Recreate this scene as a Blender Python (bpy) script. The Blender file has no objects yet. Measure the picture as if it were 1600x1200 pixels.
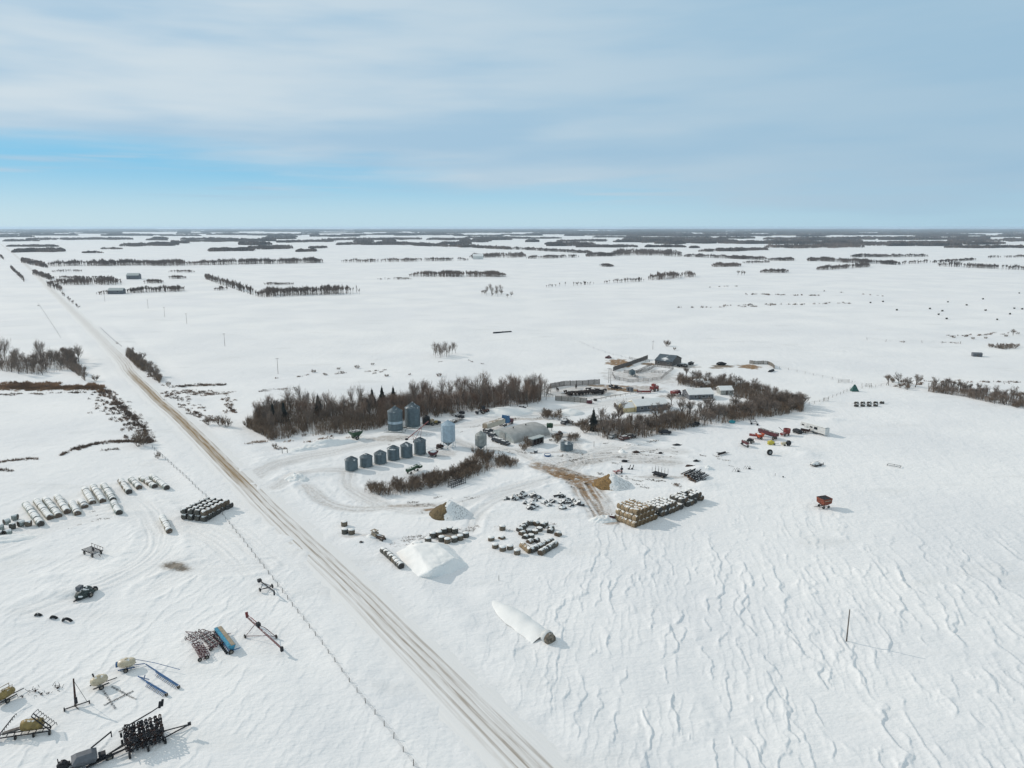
import bpy, math, random
import numpy as np
from mathutils import Vector, Matrix, Euler
S = bpy.context.scene
COL = S.collection
R = math.radians
rnd = random.Random(7)
# ---------------------------------------------------------------- camera
F, PITCH, H = 1148.0, R(12.05), 80.0
CP, SP = math.cos(PITCH), math.sin(PITCH)
def P(px, py, z=0.0):
    """ground point under a place of the photograph (metres)"""
    x = (px - 800) / F; u = -(py - 600) / F
    dy = CP + u * SP; dz = -SP + u * CP
    t = (z - H) / dz
    return Vector((x * t, dy * t, z))
def mpp(py):
    u = -(py - 600) / F
    return (-H / (-SP + u * CP)) / F
def ang(a, b):
    A, B = P(*a), P(*b); return math.atan2(B.y - A.y, B.x - A.x)
def dist(a, b): return (P(*a) - P(*b)).length
cd = bpy.data.cameras.new('camera'); cam = bpy.data.objects.new('camera', cd); COL.objects.link(cam)
cam.location = (0, 0, H); cam.rotation_euler = (R(90) - PITCH, 0, 0)
cd.sensor_width = 36; cd.lens = 36 * F / 1600; cd.clip_start = 1; cd.clip_end = 120000
S.camera = cam
# ---------------------------------------------------------------- mesh builder
class MB:
    def __init__(s): s.v = []; s.f = []; s.m = []; s.mi = 0
    def poly(s, vs, fs):
        b = len(s.v); s.v += [tuple(v) for v in vs]
        for f in fs: s.f.append([b + i for i in f]); s.m.append(s.mi)
        return s
    def box(s, c, d, rz=0, M=None):
        x, y, z = d[0] / 2, d[1] / 2, d[2] / 2
        vs = [Vector((i * x, j * y, k * z)) for k in (-1, 1) for j in (-1, 1) for i in (-1, 1)]
        m = M if M is not None else Matrix.Rotation(rz, 3, 'Z')
        return s.poly([m @ v + Vector(c) for v in vs], [(0, 2, 3, 1), (4, 5, 7, 6), (0, 1, 5, 4), (1, 3, 7, 5), (3, 2, 6, 7), (2, 0, 4, 6)])
    def bar(s, a, b, w=.1, h=None):
        a, b = Vector(a), Vector(b); d = b - a
        if d.length < 1e-5: return s
        q = d.to_track_quat('X', 'Z').to_matrix()
        return s.box((a + b) / 2, (d.length, w, h or w), M=q)
    def tube(s, a, b, r0, r1=None, n=8, cap=True):
        a, b = Vector(a), Vector(b); r1 = r0 if r1 is None else r1; d = b - a
        if d.length < 1e-6: return s
        q = d.to_track_quat('Z', 'Y').to_matrix(); vs = []
        for c, r in ((a, r0), (b, r1)):
            for i in range(n):
                t = 2 * math.pi * i / n; vs.append(c + q @ Vector((math.cos(t) * r, math.sin(t) * r, 0)))
        fs = [(i, (i + 1) % n, n + (i + 1) % n, n + i) for i in range(n)]
        if cap: fs += [tuple(range(n - 1, -1, -1)), tuple(range(n, 2 * n))]
        return s.poly(vs, fs)
    def lathe(s, prof, n=24, c=(0, 0, 0), axis='Z', arc=(0, 2 * math.pi)):
        full = abs(arc[1] - arc[0] - 2 * math.pi) < 1e-6; k = n if full else n + 1; vs = []
        for r, z in prof:
            for i in range(k):
                t = arc[0] + (arc[1] - arc[0]) * i / n; x, y = math.cos(t) * r, math.sin(t) * r
                p = (x, y, z) if axis == 'Z' else ((z, x, y) if axis == 'X' else (x, z, y))
                vs.append((p[0] + c[0], p[1] + c[1], p[2] + c[2]))
        fs = []
        for j in range(len(prof) - 1):
            for i in range(n if full else n):
                a = j * k + i; b = j * k + (i + 1) % k
                fs.append((a, b, b + k, a + k) if axis != 'Y' else (a, a + k, b + k, b))
        return s.poly(vs, fs)
    def blob(s, c, r, nz=6, n=10, amp=.15, rg=rnd, half=False):
        vs = []; ph = [rg.random() * 6.28 for _ in range(4)]
        for j in range(nz + 1):
            el = (math.pi / 2) * j / nz if half else -math.pi / 2 + math.pi * j / nz
            for i in range(n):
                t = 2 * math.pi * i / n
                k = 1 + amp * (math.sin(2 * t + ph[0] + 3 * el) * .5 + math.sin(3 * t + ph[1] - 2 * el) * .3 + rg.uniform(-.4, .4))
                vs.append((c[0] + r[0] * k * math.cos(el) * math.cos(t), c[1] + r[1] * k * math.cos(el) * math.sin(t), c[2] + r[2] * k * math.sin(el)))
        fs = [(j * n + i, j * n + (i + 1) % n, (j + 1) * n + (i + 1) % n, (j + 1) * n + i) for j in range(nz) for i in range(n)]
        return s.poly(vs, fs)
    def mesh(s, name, mats, smooth=False):
        me = bpy.data.meshes.new(name); me.from_pydata(s.v, [], s.f)
        for m in (mats if isinstance(mats, (list, tuple)) else [mats]): me.materials.append(m)
        me.polygons.foreach_set('material_index', s.m)
        if smooth: me.polygons.foreach_set('use_smooth', [True] * len(me.polygons))
        me.update(); return me
    def build(s, name, mats, parent=None, smooth=False, loc=None, rz=None, label=None):
        o = bpy.data.objects.new(name, s.mesh(name, mats, smooth)); COL.objects.link(o)
        if parent: o.parent = parent
        if loc is not None: o.location = loc
        if rz is not None: o.rotation_euler = (0, 0, rz)
        if label: o['label'] = label
        return o
def tag(o, label, cat=None, group=None, kind=None):
    if label: o['label'] = label
    if cat: o['category'] = cat
    if group: o['group'] = group
    if kind: o['kind'] = kind
    return o
def thing(name, label, cat, loc=(0, 0, 0), rz=0, group=None):
    o = bpy.data.objects.new(name, None); COL.objects.link(o); o.empty_display_size = .5
    o.location = loc; o.rotation_euler = (0, 0, rz); return tag(o, label, cat, group)
def tree_copy(o, loc=None, rz=None, sc=None, label=None, parent=None, kids=None):
    c = o.copy(); COL.objects.link(c); c.parent = parent
    if loc is not None: c.location = loc
    if rz is not None: c.rotation_euler = (0, 0, rz)
    if sc is not None: c.scale = sc
    if label: c['label'] = label
    for k in (o.children if kids is None else kids): tree_copy(k, parent=c)
    return c
# ---------------------------------------------------------------- materials
SNOW = (.84, .84, .82)
def nodes(name):
    m = bpy.data.materials.new(name); m.use_nodes = True; nt = m.node_tree
    return m, nt, nt.nodes['Principled BSDF']
def N(nt, t, **k):
    n = nt.nodes.new(t)
    for a, b in k.items():
        if a.startswith('i_'):
            n.inputs[a[2:].replace('_', ' ')].default_value = b
        else: setattr(n, a, b)
    return n
def mathn(nt, op, a, b=None, c=None):
    n = nt.nodes.new('ShaderNodeMath'); n.operation = op
    for i, x in enumerate((a, b, c)):
        if x is None: continue
        if isinstance(x, (int, float)): n.inputs[i].default_value = x
        else: nt.links.new(x, n.inputs[i])
    return n.outputs[0]
def mixc(nt, f, a, b):
    n = nt.nodes.new('ShaderNodeMix'); n.data_type = 'RGBA'
    for i, x in ((0, f), (6, a), (7, b)):
        if isinstance(x, (int, float)): n.inputs[i].default_value = x
        elif isinstance(x, tuple): n.inputs[i].default_value = (*x[:3], 1)
        else: nt.links.new(x, n.inputs[i])
    return n.outputs[2]
def ramp(nt, x, lo, hi):
    n = nt.nodes.new('ShaderNodeMapRange'); n.interpolation_type = 'SMOOTHSTEP'
    n.inputs[1].default_value = lo; n.inputs[2].default_value = hi
    nt.links.new(x, n.inputs[0]); return n.outputs[0]
MATS = {}
def M(name, col, rough=.7, metal=0., snow=0., var=.25, sc=1.5, col2=None, bump=0., end=None, edge=.12, nsc=1.6):
    if name in MATS: return MATS[name]
    m, nt, b = nodes(name); L = nt.links
    tc = N(nt, 'ShaderNodeTexCoord'); oi = N(nt, 'ShaderNodeObjectInfo')
    off = N(nt, 'ShaderNodeVectorMath', operation='MULTIPLY_ADD'); L.new(oi.outputs['Random'], off.inputs[0]); off.inputs[1].default_value = (37, 53, 71)
    L.new(tc.outputs['Object'], off.inputs[2]); vec = off.outputs[0]
    n1 = N(nt, 'ShaderNodeTexNoise', i_Scale=sc, i_Detail=4.0); L.new(vec, n1.inputs['Vector'])
    c2 = col2 or tuple(min(1, c * (1 + var)) for c in col); c1 = tuple(c * (1 - var) for c in col) if not col2 else col
    c = mixc(nt, ramp(nt, n1.outputs['Fac'], .35, .65), c1, c2)
    c = mixc(nt, mathn(nt, 'MULTIPLY', oi.outputs['Random'], var * .9), c, tuple(x * .55 for x in col))
    if end:
        sx = N(nt, 'ShaderNodeSeparateXYZ'); L.new(tc.outputs['Normal'], sx.inputs[0])
        c = mixc(nt, ramp(nt, mathn(nt, 'ABSOLUTE', sx.outputs[0]), .75, .9), c, end)
    if snow > 0:
        g = N(nt, 'ShaderNodeNewGeometry'); sx = N(nt, 'ShaderNodeSeparateXYZ'); L.new(g.outputs['Normal'], sx.inputs[0])
        n2 = N(nt, 'ShaderNodeTexNoise', i_Scale=nsc, i_Detail=3.0); L.new(vec, n2.inputs['Vector'])
        t = mathn(nt, 'ADD', sx.outputs[2], mathn(nt, 'MULTIPLY', mathn(nt, 'SUBTRACT', n2.outputs['Fac'], .5), 1.6))
        c = mixc(nt, ramp(nt, t, 1.15 - snow - edge, 1.15 - snow + edge), c, SNOW)
    L.new(c, b.inputs['Base Color']); b.inputs['Roughness'].default_value = rough; b.inputs['Metallic'].default_value = metal
    if bump:
        bp = N(nt, 'ShaderNodeBump', i_Strength=.6, i_Distance=bump); L.new(n1.outputs['Fac'], bp.inputs['Height']); L.new(bp.outputs[0], b.inputs['Normal'])
    MATS[name] = m; return m
m_steel = M('galvanised_steel', (.12, .16, .18), .5, .35, .0, .12, 1.2)
m_steelroof = M('galvanised_roof', (.11, .145, .165), .5, .3, .10, .15, 1.0, nsc=.8)
m_bright = M('bright_steel', (.40, .50, .57), .4, .45, 0, .1)
m_pale = M('pale_weathered_steel', (.36, .37, .35), .6, .2, 0, .2)
m_conc = M('concrete', (.25, .24, .22), .9, 0, .25)
m_wood = M('weathered_boards', (.13, .115, .105), .9, 0, .05, .35, 2)
m_woodl = M('pale_boards', (.19, .17, .145), .9, 0, .08, .3, 2)
m_log = M('dark_timber', (.035, .032, .034), .9, 0, .10, .3, 3, nsc=1.2)
m_logend = M('sawn_ends', (.16, .08, .035), .9, 0, .1, .4, 3)
m_dark = M('dark_iron', (.02, .021, .026), .7, .2, .0, .4)
m_darksnow = M('dark_iron_snowy', (.022, .022, .026), .7, .1, .13, .4, nsc=2.5)
m_rust = M('rusty_iron', (.05, .022, .015), .85, 0, .03, .6, 3)
m_red = M('faded_red_paint', (.22, .03, .025), .6, 0, .06, .35)
m_maroon = M('maroon_paint', (.10, .018, .025), .6, 0, .03, .35, 3)
m_orange = M('orange_paint', (.50, .075, .02), .6, 0, .08, .25)
m_yellow = M('yellow_paint', (.55, .46, .06), .6, 0, .1, .2)
m_ochre = M('ochre_plastic', (.27, .19, .06), .6, 0, .08, .25)
m_cream = M('cream_plastic', (.55, .47, .33), .45, 0, .06, .12)
m_blue = M('blue_paint', (.02, .10, .25), .55, 0, 0, .3)
m_ltblue = M('light_blue_paint', (.04, .25, .38), .5, 0, 0, .2)
m_cab = M('cab_blue_paint', (.03, .13, .27), .5, 0, .05, .2)
m_green = M('green_paint', (.018, .06, .025), .6, 0, .08, .3)
m_greentarp = M('green_tarpaulin', (.03, .10, .085), .8, 0, .1, .3)
m_tan = M('tan_boards', (.30, .24, .17), .8, 0, .06, .2)
m_tantr = M('cream_trailer_side', (.55, .50, .41), .6, 0, .1, .1)
m_tyre = M('tyre_rubber', (.014, .014, .015), .9, 0, .1, .3, 3)
m_rim = M('wheel_rim', (.25, .22, .18), .6, .2, 0)
m_white = M('white_siding', (.62, .62, .60), .6, 0, 0, .08)
m_cremew = M('yellow_siding', (.62, .52, .30), .7, 0, 0, .08)
m_greyw = M('blue_grey_siding', (.12, .13, .145), .7, 0, 0, .1)
m_glass = M('dark_window', (.02, .025, .03), .2, 0, 0, .1)
m_barnroof = M('slate_blue_roof', (.075, .10, .12), .55, .1, .03, .2, .3, nsc=.25)
m_snow = M('packed_snow', SNOW, .75, 0, 0, .02, .6, bump=.12)
m_snowroof = M('snow_covered_roof', (.83, .83, .81), .75, 0, 0, .02, .6, bump=.05)
m_greyroof = M('grey_box_top', (.42, .46, .45), .7, 0, 0, .1)
m_black = M('black_panel', (.012, .012, .014), .8, 0, 0, .3)
m_quon = M('quonset_steel', (.38, .375, .355), .6, .15, 0, .12, .5)
m_stone = M('dark_stone', (.06, .058, .06), .85, 0, .58, .4, 1.2, nsc=1.2)
BK = {
 'tan': M('tan_straw', (.32, .235, .14), .95, 0, .26, .35, 4, end=(.12, .075, .035), nsc=1.3, bump=.05),
 'grey': M('grey_straw', (.16, .13, .095), .95, 0, .46, .35, 4, end=(.10, .07, .045), nsc=1.3, bump=.05),
 'dark': M('dark_wrapped_straw', (.10, .095, .08), .9, 0, .40, .4, 4, end=(.05, .045, .04), nsc=1.3, bump=.05),
 'wrap': M('pale_net_wrap', (.44, .42, .35), .85, 0, .74, .25, 3, end=(.12, .085, .06), nsc=1.6, edge=.3),
 'gwrap': M('greenish_net_wrap', (.27, .31, .29), .85, 0, .50, .3, 3, end=(.07, .06, .05), nsc=1.6, edge=.3)}
m_bark = M('grey_bark', (.15, .125, .105), .95, 0, .10, .3, 2, edge=.4)
m_twig = M('grey_brown_twigs', (.22, .17, .135), .95, 0, .02, .3, 1, edge=.4)
m_twigr = M('reddish_twigs', (.24, .165, .12), .95, 0, .02, .3, 1, edge=.4)
m_brush = M('dark_brush', (.19, .135, .092), .95, 0, .02, .35, 1, edge=.4)
m_needle = M('spruce_needles', (.008, .013, .011), .95, 0, 0, .4, 2)
m_reed = M('dry_reeds', (.30, .185, .11), .95, 0, 0, .4, .1)
m_sedge = M('dark_sedge', (.19, .13, .095), .95, 0, 0, .4, .1)
m_farw = M('far_bare_wood', (.15, .112, .092), .95, 0, .02, .35, .01)
m_cow = M('black_and_brown_hide', (.008, .007, .007), .85, 0, 0, .5, .4, col2=(.028, .010, .006))
# ---------------------------------------------------------------- numpy noise
_rs = np.random.RandomState(3); _T = _rs.rand(512, 512)
def vn(x, y):
    xi = np.floor(x).astype(int); yi = np.floor(y).astype(int); fx = x - xi; fy = y - yi
    fx = fx * fx * (3 - 2 * fx); fy = fy * fy * (3 - 2 * fy)
    a = _T[xi % 512, yi % 512]; b = _T[(xi + 1) % 512, yi % 512]; c = _T[xi % 512, (yi + 1) % 512]; d = _T[(xi + 1) % 512, (yi + 1) % 512]
    return (a * (1 - fx) + b * fx) * (1 - fy) + (c * (1 - fx) + d * fx) * fy
def fbm(x, y, o=4):
    r = 0; a = .5; t = 0
    for i in range(o): r = r + a * vn(x + 17.3 * i, y + 9.1 * i); t += a; a *= .5; x = x * 2.03; y = y * 2.03
    return r / t
def sstep(a, b, x): t = np.clip((x - a) / (b - a), 0, 1); return t * t * (3 - 2 * t)
def polydist(X, Y, pts):
    """distance, along and signed across to a polyline of world points"""
    best = np.full(X.shape, 1e9); al = np.zeros_like(X); sd = np.zeros_like(X); acc = 0
    for a, b in zip(pts[:-1], pts[1:]):
        dx, dy = b[0] - a[0], b[1] - a[1]; L = math.hypot(dx, dy)
        t = np.clip(((X - a[0]) * dx + (Y - a[1]) * dy) / (L * L), 0, 1)
        qx, qy = X - a[0] - t * dx, Y - a[1] - t * dy; d = np.hypot(qx, qy); k = d < best
        best = np.where(k, d, best); al = np.where(k, acc + t * L, al); sd = np.where(k, (dx * qy - dy * qx) / L, sd); acc += L
    return best, al, sd
def smooth_line(pts, n=8):
    W = [Vector(p) for p in pts]; W = [2 * W[0] - W[1]] + W + [2 * W[-1] - W[-2]]; out = []
    for i in range(1, len(W) - 2):
        for k in range(n):
            t = k / n; p0, p1, p2, p3 = W[i - 1], W[i], W[i + 1], W[i + 2]
            out.append(.5 * ((2 * p1) + (p2 - p0) * t + (2 * p0 - 5 * p1 + 4 * p2 - p3) * t * t + (3 * p1 - p0 - 3 * p2 + p3) * t ** 3))
    out.append(W[-2]); return out
ROADPX = [(1040, 1420), (821, 1190), (742, 1110), (678, 1044), (614, 980), (552, 918), (488, 857), (416, 789), (345, 718), (282, 655), (210, 588), (110, 482), (10, 388), (-22, 366)]
ROAD = smooth_line([P(*p) for p in ROADPX], 10)
# ---------------------------------------------------------------- ground: one sheet, polar grid round the nadir, real drifts
def grid_mesh(name, X, Y, Z, mat, attrs={}):
    n, m = X.shape; me = bpy.data.meshes.new(name)
    me.vertices.add(n * m); co = np.stack([X, Y, Z], -1).astype(np.float32).reshape(-1); me.vertices.foreach_set('co', co)
    i = np.arange(n * m).reshape(n, m); q = np.stack([i[:-1, :-1], i[:-1, 1:], i[1:, 1:], i[1:, :-1]], -1).reshape(-1).astype(np.int32); k = len(q) // 4
    me.loops.add(len(q)); me.loops.foreach_set('vertex_index', q); me.polygons.add(k)
    me.polygons.foreach_set('loop_start', np.arange(0, 4 * k, 4, dtype=np.int32))
    me.polygons.foreach_set('use_smooth', np.ones(k, dtype=bool))
    for a, v in attrs.items():
        t = me.attributes.new(a, 'FLOAT', 'POINT'); t.data.foreach_set('value', v.astype(np.float32).reshape(-1))
    me.update(calc_edges=True); me.materials.append(mat)
    o = bpy.data.objects.new(name, me); COL.objects.link(o); return o
def wl(*pp): return [tuple(P(*p)[:2]) for p in pp]
def ground():
    A = np.concatenate([np.linspace(-180, -43, 28)[:-1], np.linspace(-43, 43, 1250), np.linspace(43, 180, 28)[1:]]) * math.pi / 180
    Rr = [0.01, 8, 20, 35, 50, 62, 72]; r = 80.
    while r < 700: Rr.append(r); r *= 1.0026
    while r < 48000: Rr.append(r); r *= 1.045
    Rr.append(50000); Rr = np.array(Rr)
    G, T = np.meshgrid(Rr, A, indexing='ij'); X = G * np.sin(T); Y = G * np.cos(T)
    near = 1 - sstep(500, 900, G); Z = np.zeros_like(X); straw = np.zeros_like(X); dirt = np.zeros_like(X)
    def seg(c, rg=None): return c
    # broad drifts and fine grain
    Z += near * ((fbm(X / 44, Y / 40, 3) - .5) * .6 + (fbm(X / 5.5 + 9, Y / 4.2, 4) - .5) * .2)
    # sastrugi: contour-shaped scarps, strongest in the open field on the right
    field = sstep(-4, 22, X - (Y - 95) * .06 + (fbm(X / 30, Y / 30) - .5) * 30) * (1 - sstep(150, 215, Y + (fbm(X / 25, Y / 25) - .5) * 60))
    left = (1 - sstep(-60, -30, X)) * (1 - sstep(165, 230, Y))
    # scarps always drop on the lee side, away from the low sun; the warp makes them zigzag
    u = X * .98 - Y * .20; wx = fbm(X / 8 + 7, Y / 13 + 3, 4); wy = fbm(X / 3.2 + 40, Y / 5 + 11, 3)
    def lee(L, A, B, off, w):
        s = u / L + A * fbm(X / (L * 1.25) + off, Y / (L * 1.9) + off, 4) + B * wy; s = s - np.floor(s); return np.where(s < 1 - w, (s / (1 - w)) ** 3.2, (1 - s) / w)
    g1 = sstep(.47, .60, fbm(X / 5 + 50, Y / 11, 3)); g2 = sstep(.44, .60, fbm(X / 3.4 + 90, Y / 7, 3)); g3 = sstep(.4, .6, fbm(X / 9 + 13, Y / 12, 3))
    Z += near * (lee(7.5, 1.8, .30, 3, .045) * g1 * (.21 * field + .045 + .05 * left) + lee(3.6, 1.6, .25, 31, .08) * g2 * (.13 * field + .05 + .07 * left) + lee(1.9, 1.2, .2, 61, .15) * g3 * (.05 * field + .025 + .02 * left))
    # road bed
    rp = [(p.x, p.y) for p in ROAD]; I = np.nonzero(X < 60); d = np.full(X.shape, 1e6); dd_, al, sd = polydist(X[I], Y[I], rp[::2] + rp[-1:]); d[I] = dd_; inroad = 1 - sstep(5, 12, d)
    Z = Z * (1 - inroad * .85) + inroad * (-.04 + (fbm(X / 3, Y / 3, 3) - .5) * .25)
    bank = np.exp(-((d - 13) / 3) ** 2) * near; Z += bank * (.05 + .35 * (fbm(X / 4, Y / 4, 3) - .2)); Z -= np.exp(-((d - 19) / 4) ** 2) * .25 * near
    dirt = np.maximum(dirt, .06 * (1 - sstep(5, 9, d)) * near)
    # lanes: packed snow ruts
    def lane(pp, w, amt, st=0., rut=.12):
        nonlocal Z, dirt, straw
        ln = [tuple(p[:2]) for p in smooth_line([P(*q) for q in pp], 4)]; xs = [p[0] for p in ln]; ys = [p[1] for p in ln]; e = w * 2.2
        I = np.nonzero((X > min(xs) - e) & (X < max(xs) + e) & (Y > min(ys) - e) & (Y < max(ys) + e))
        d, al, sd = polydist(X[I], Y[I], ln); z = Z[I]
        w2 = w * (.7 + .6 * fbm(al / 9, al * 0 + w)); m = (1 - sstep(w2 * .35, w2, d))
        st_ = fbm(sd * 1.35 + al / 60, al / 14, 4); k = sstep(.42, .62, st_)
        Z[I] = z * (1 - m * .75) - m * rut * .6 * (k - .3) + np.exp(-((d - w2 * 1.15) / (w * .18 + .3)) ** 2) * .18 * sstep(.3, .6, fbm(al / 3, sd / 3, 2))
        dirt[I] = np.maximum(dirt[I], m * (amt * (.45 + .55 * k))); straw[I] = np.maximum(straw[I], m * st * (.25 + .75 * k))
    lane([(395, 745), (440, 722), (520, 705), (590, 690), (680, 668), (745, 662), (800, 650), (900, 638), (1000, 622)], 7, .30, .03)
    lane([(430, 760), (470, 740), (540, 735), (545, 760), (600, 790), (680, 797), (760, 775), (830, 755), (880, 742)], 4, .28, .03)
    lane([(480, 760), (510, 785), (560, 795), (640, 790), (700, 790)], 3.5, .30, .12)
    lane([(835, 757), (795, 772), (750, 800), (735, 830)], 3, .18)
    lane([(700, 683), (745, 700), (800, 703), (850, 728), (880, 745)], 4, .35, .06)
    lane([(850, 728), (900, 745), (920, 768), (945, 806)], 6.5, .60, .40, .25)
    lane([(845, 728), (880, 742), (905, 752), (925, 775)], 5, .3, .8, .2)
    lane([(860, 735), (900, 722), (960, 712), (1040, 720)], 8, .42, .12, .2)
    lane([(860, 718), (910, 712), (960, 700), (1060, 705)], 6, .3, .05, .15)
    lane([(860, 735), (885, 742), (930, 748), (955, 752)], 2.6, .45, .75)
    lane([(895, 690), (905, 720), (890, 740)], 4, .35, .04)
    lane([(0, 850), (100, 815), (200, 800), (330, 830), (400, 880)], 9, .10, 0, .22)
    lane([(190, 770), (230, 800), (250, 850), (190, 900), (60, 950)], 6, .07, 0, .22)
    lane([(240, 920), (300, 890), (360, 888), (405, 884)], 4, .07, 0, .15)
    # stains with a shape of their own
    def spot(px, py, rx, ry, st, dk, a=0):
        nonlocal straw, dirt
        c = P(px, py); ca, sa = math.cos(a), math.sin(a); e = max(rx, ry) * 1.6
        I = np.nonzero((abs(X - c.x) < e) & (abs(Y - c.y) < e)); x, y = X[I], Y[I]; dx, dy = x - c.x, y - c.y
        q = np.hypot((dx * ca + dy * sa) / rx, (-dx * sa + dy * ca) / ry) + (fbm(x / 2.2, y / 2.2, 4) - .5) * 1.0
        m = 1 - sstep(.75, 1.15, q); straw[I] = np.maximum(straw[I], m * st); dirt[I] = np.maximum(dirt[I], m * dk)
    for k_, (px, py, rx, ry) in enumerate([(272, 885, 3.4, 2.2), (282, 888, 3.0, 1.5)]):
        c = P(px, py); q = np.hypot((X - c.x) / rx, (Y - c.y + .25 * (X - c.x)) / ry); m_ = np.exp(-q ** 2.5) * (.75 + .5 * fbm(X / 1.5, Y / .8, 3)); dirt = np.maximum(dirt, m_); dirt = np.maximum(dirt, .12 * np.exp(-(q / 3) ** 2))
    spot(968, 568, 7.5, 15, .95, .2); spot(952, 603, 12, 3.5, .8, .2, -.1); spot(975, 609, 9, 4, .95, .3, -.3); spot(1012, 569, 5, 5, .5, .9)
    spot(1172, 573, 7.5, 8, .95, .3, .1); spot(1131, 572, 6.5, 5, .3, 1.0, .1); spot(1120, 575, 5, 3, .5, .6)
    spot(905, 616, 11, 6, .15, .35, .1); spot(935, 612, 5, 3, .4, .7); spot(868, 664, 9, 2, .2, .3); spot(820, 655, 12, 2, .25, .35)
    spot(688, 797, 5, 1.6, .8, .4); spot(640, 790, 9, 1.2, .35, .35); spot(935, 752, 7, 2.4, .85, .3); spot(885, 744, 6, 3, .9, .2, -.5); spot(868, 732, 5, 2.5, .6, .2, -.4)
    spot(905, 612, 24, 16, .15, .3, .1); spot(1000, 588, 20, 22, .2, .25); spot(985, 607, 16, 8, .35, .35); spot(1058, 620, 9, 6, .2, .4); spot(1070, 573, 9, 6, .2, .45); spot(870, 680, 7, 4, .2, .4); spot(670, 664, 9, 5, .1, .35); spot(690, 708, 6, 4, .1, .3)
    spot(610, 685, 9, 4, .2, .4); spot(1040, 745, 9, 1.5, .15, .3); spot(1010, 722, 12, 1.6, .15, .3); spot(872, 706, 9, 1.5, .1, .3)
    spot(700, 838, 4, 3, .5, .5); spot(965, 812, 6, 2.5, .5, .3, .6); spot(560, 838, 5, 2, .1, .25)
    # banks of snow round the sunk machines
    for px, py, rx, ry, h in [(470, 742, 5, 4, .9), (455, 748, 5, 3, .8), (500, 740, 4, 3, .5), (160, 900, 9, 5, .5), (105, 925, 10, 4, .9), (135, 935, 6, 2, -.4), (70, 905, 8, 4, .6),
                          (770, 930, 5, 4, .4), (865, 1005, 5, 4, .5), (700, 905, 9, 4, .35), (560, 845, 6, 4, .4), (605, 842, 7, 4, .6), (1240, 705, 9, 6, .8), (1262, 712, 5, 4, .8), (1100, 757, 5, 4, .7),
                          (640, 860, 9, 5, .6), (790, 850, 7, 6, .5), (820, 790, 14, 6, .45), (1300, 656, 6, 4, .7), (200, 800, 8, 3, .4), (985, 700, 3, 3, .6), (1095, 732, 4, 3, .9)]:
        c = P(px, py); e = max(rx, ry) * 2.4; I = np.nonzero((abs(X - c.x) < e) & (abs(Y - c.y) < e)); x, y = X[I], Y[I]
        q = ((x - c.x) / rx) ** 2 + ((y - c.y) / ry) ** 2; Z[I] += h * np.exp(-q * 1.6) * (.7 + .6 * fbm(x / 3, y / 3, 3))
    # --- material
    m, nt, b = nodes('snow_ground'); L = nt.links
    at = lambda n: N(nt, 'ShaderNodeAttribute', attribute_name=n).outputs['Fac']
    geo = N(nt, 'ShaderNodeNewGeometry'); pos = geo.outputs['Position']
    def nz(s, d=4, x=(1, 1, 1)):
        mp = N(nt, 'ShaderNodeMapping'); mp.inputs['Scale'].default_value = x; L.new(pos, mp.inputs[0])
        n = N(nt, 'ShaderNodeTexNoise', i_Scale=s, i_Detail=float(d)); L.new(mp.outputs[0], n.inputs['Vector']); return n.outputs['Fac']
    base = mixc(nt, ramp(nt, nz(.02, 3), .3, .7), (.79, .795, .795), (.87, .865, .85))
    base = mixc(nt, mathn(nt, 'MULTIPLY', ramp(nt, nz(.004, 5, (1, 2.5, 1)), .45, .7), .35), base, (.77, .775, .79))
    stub = mathn(nt, 'MULTIPLY', ramp(nt, nz(.05, 6, (.6, 1.6, 1)), .57, .72), .16)
    base = mixc(nt, stub, base, (.50, .50, .47))
    dk = mathn(nt, 'MULTIPLY', at('dirt'), mathn(nt, 'ADD', ramp(nt, nz(1.6, 5), .15, .75), mathn(nt, 'MULTIPLY', at('dirt'), .5)))
    dirtc = mixc(nt, nz(.5), (.10, .082, .065), (.34, .30, .25))
    c = mixc(nt, mathn(nt, 'MINIMUM', mathn(nt, 'MULTIPLY', dk, 1.25), 1.0), base, dirtc)
    sk = mathn(nt, 'MULTIPLY', at('straw'), ramp(nt, mathn(nt, 'ADD', nz(.55, 6), mathn(nt, 'MULTIPLY', at('straw'), .12)), .42, .58))
    strawc = mixc(nt, nz(.7), (.13, .062, .016), (.33, .19, .07))
    c = mixc(nt, sk, c, strawc)
    L.new(c, b.inputs['Base Color']); b.inputs['Roughness'].default_value = .8; b.inputs['Specular IOR Level'].default_value = .2
    bp = N(nt, 'ShaderNodeBump', i_Strength=.6, i_Distance=.24)
    L.new(mathn(nt, 'ADD', nz(.9, 6, (1, 1.6, 1)), mathn(nt, 'MULTIPLY', nz(.22, 5, (1, 1.8, 1)), 2.2)), bp.inputs['Height']); L.new(bp.outputs[0], b.inputs['Normal'])
    g = grid_mesh('ground', X, Y, Z, m, {'dirt': dirt, 'straw': straw}); g['kind'] = 'structure'; tag(g, 'snow covered prairie fields with wind carved drifts')
ground()
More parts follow.
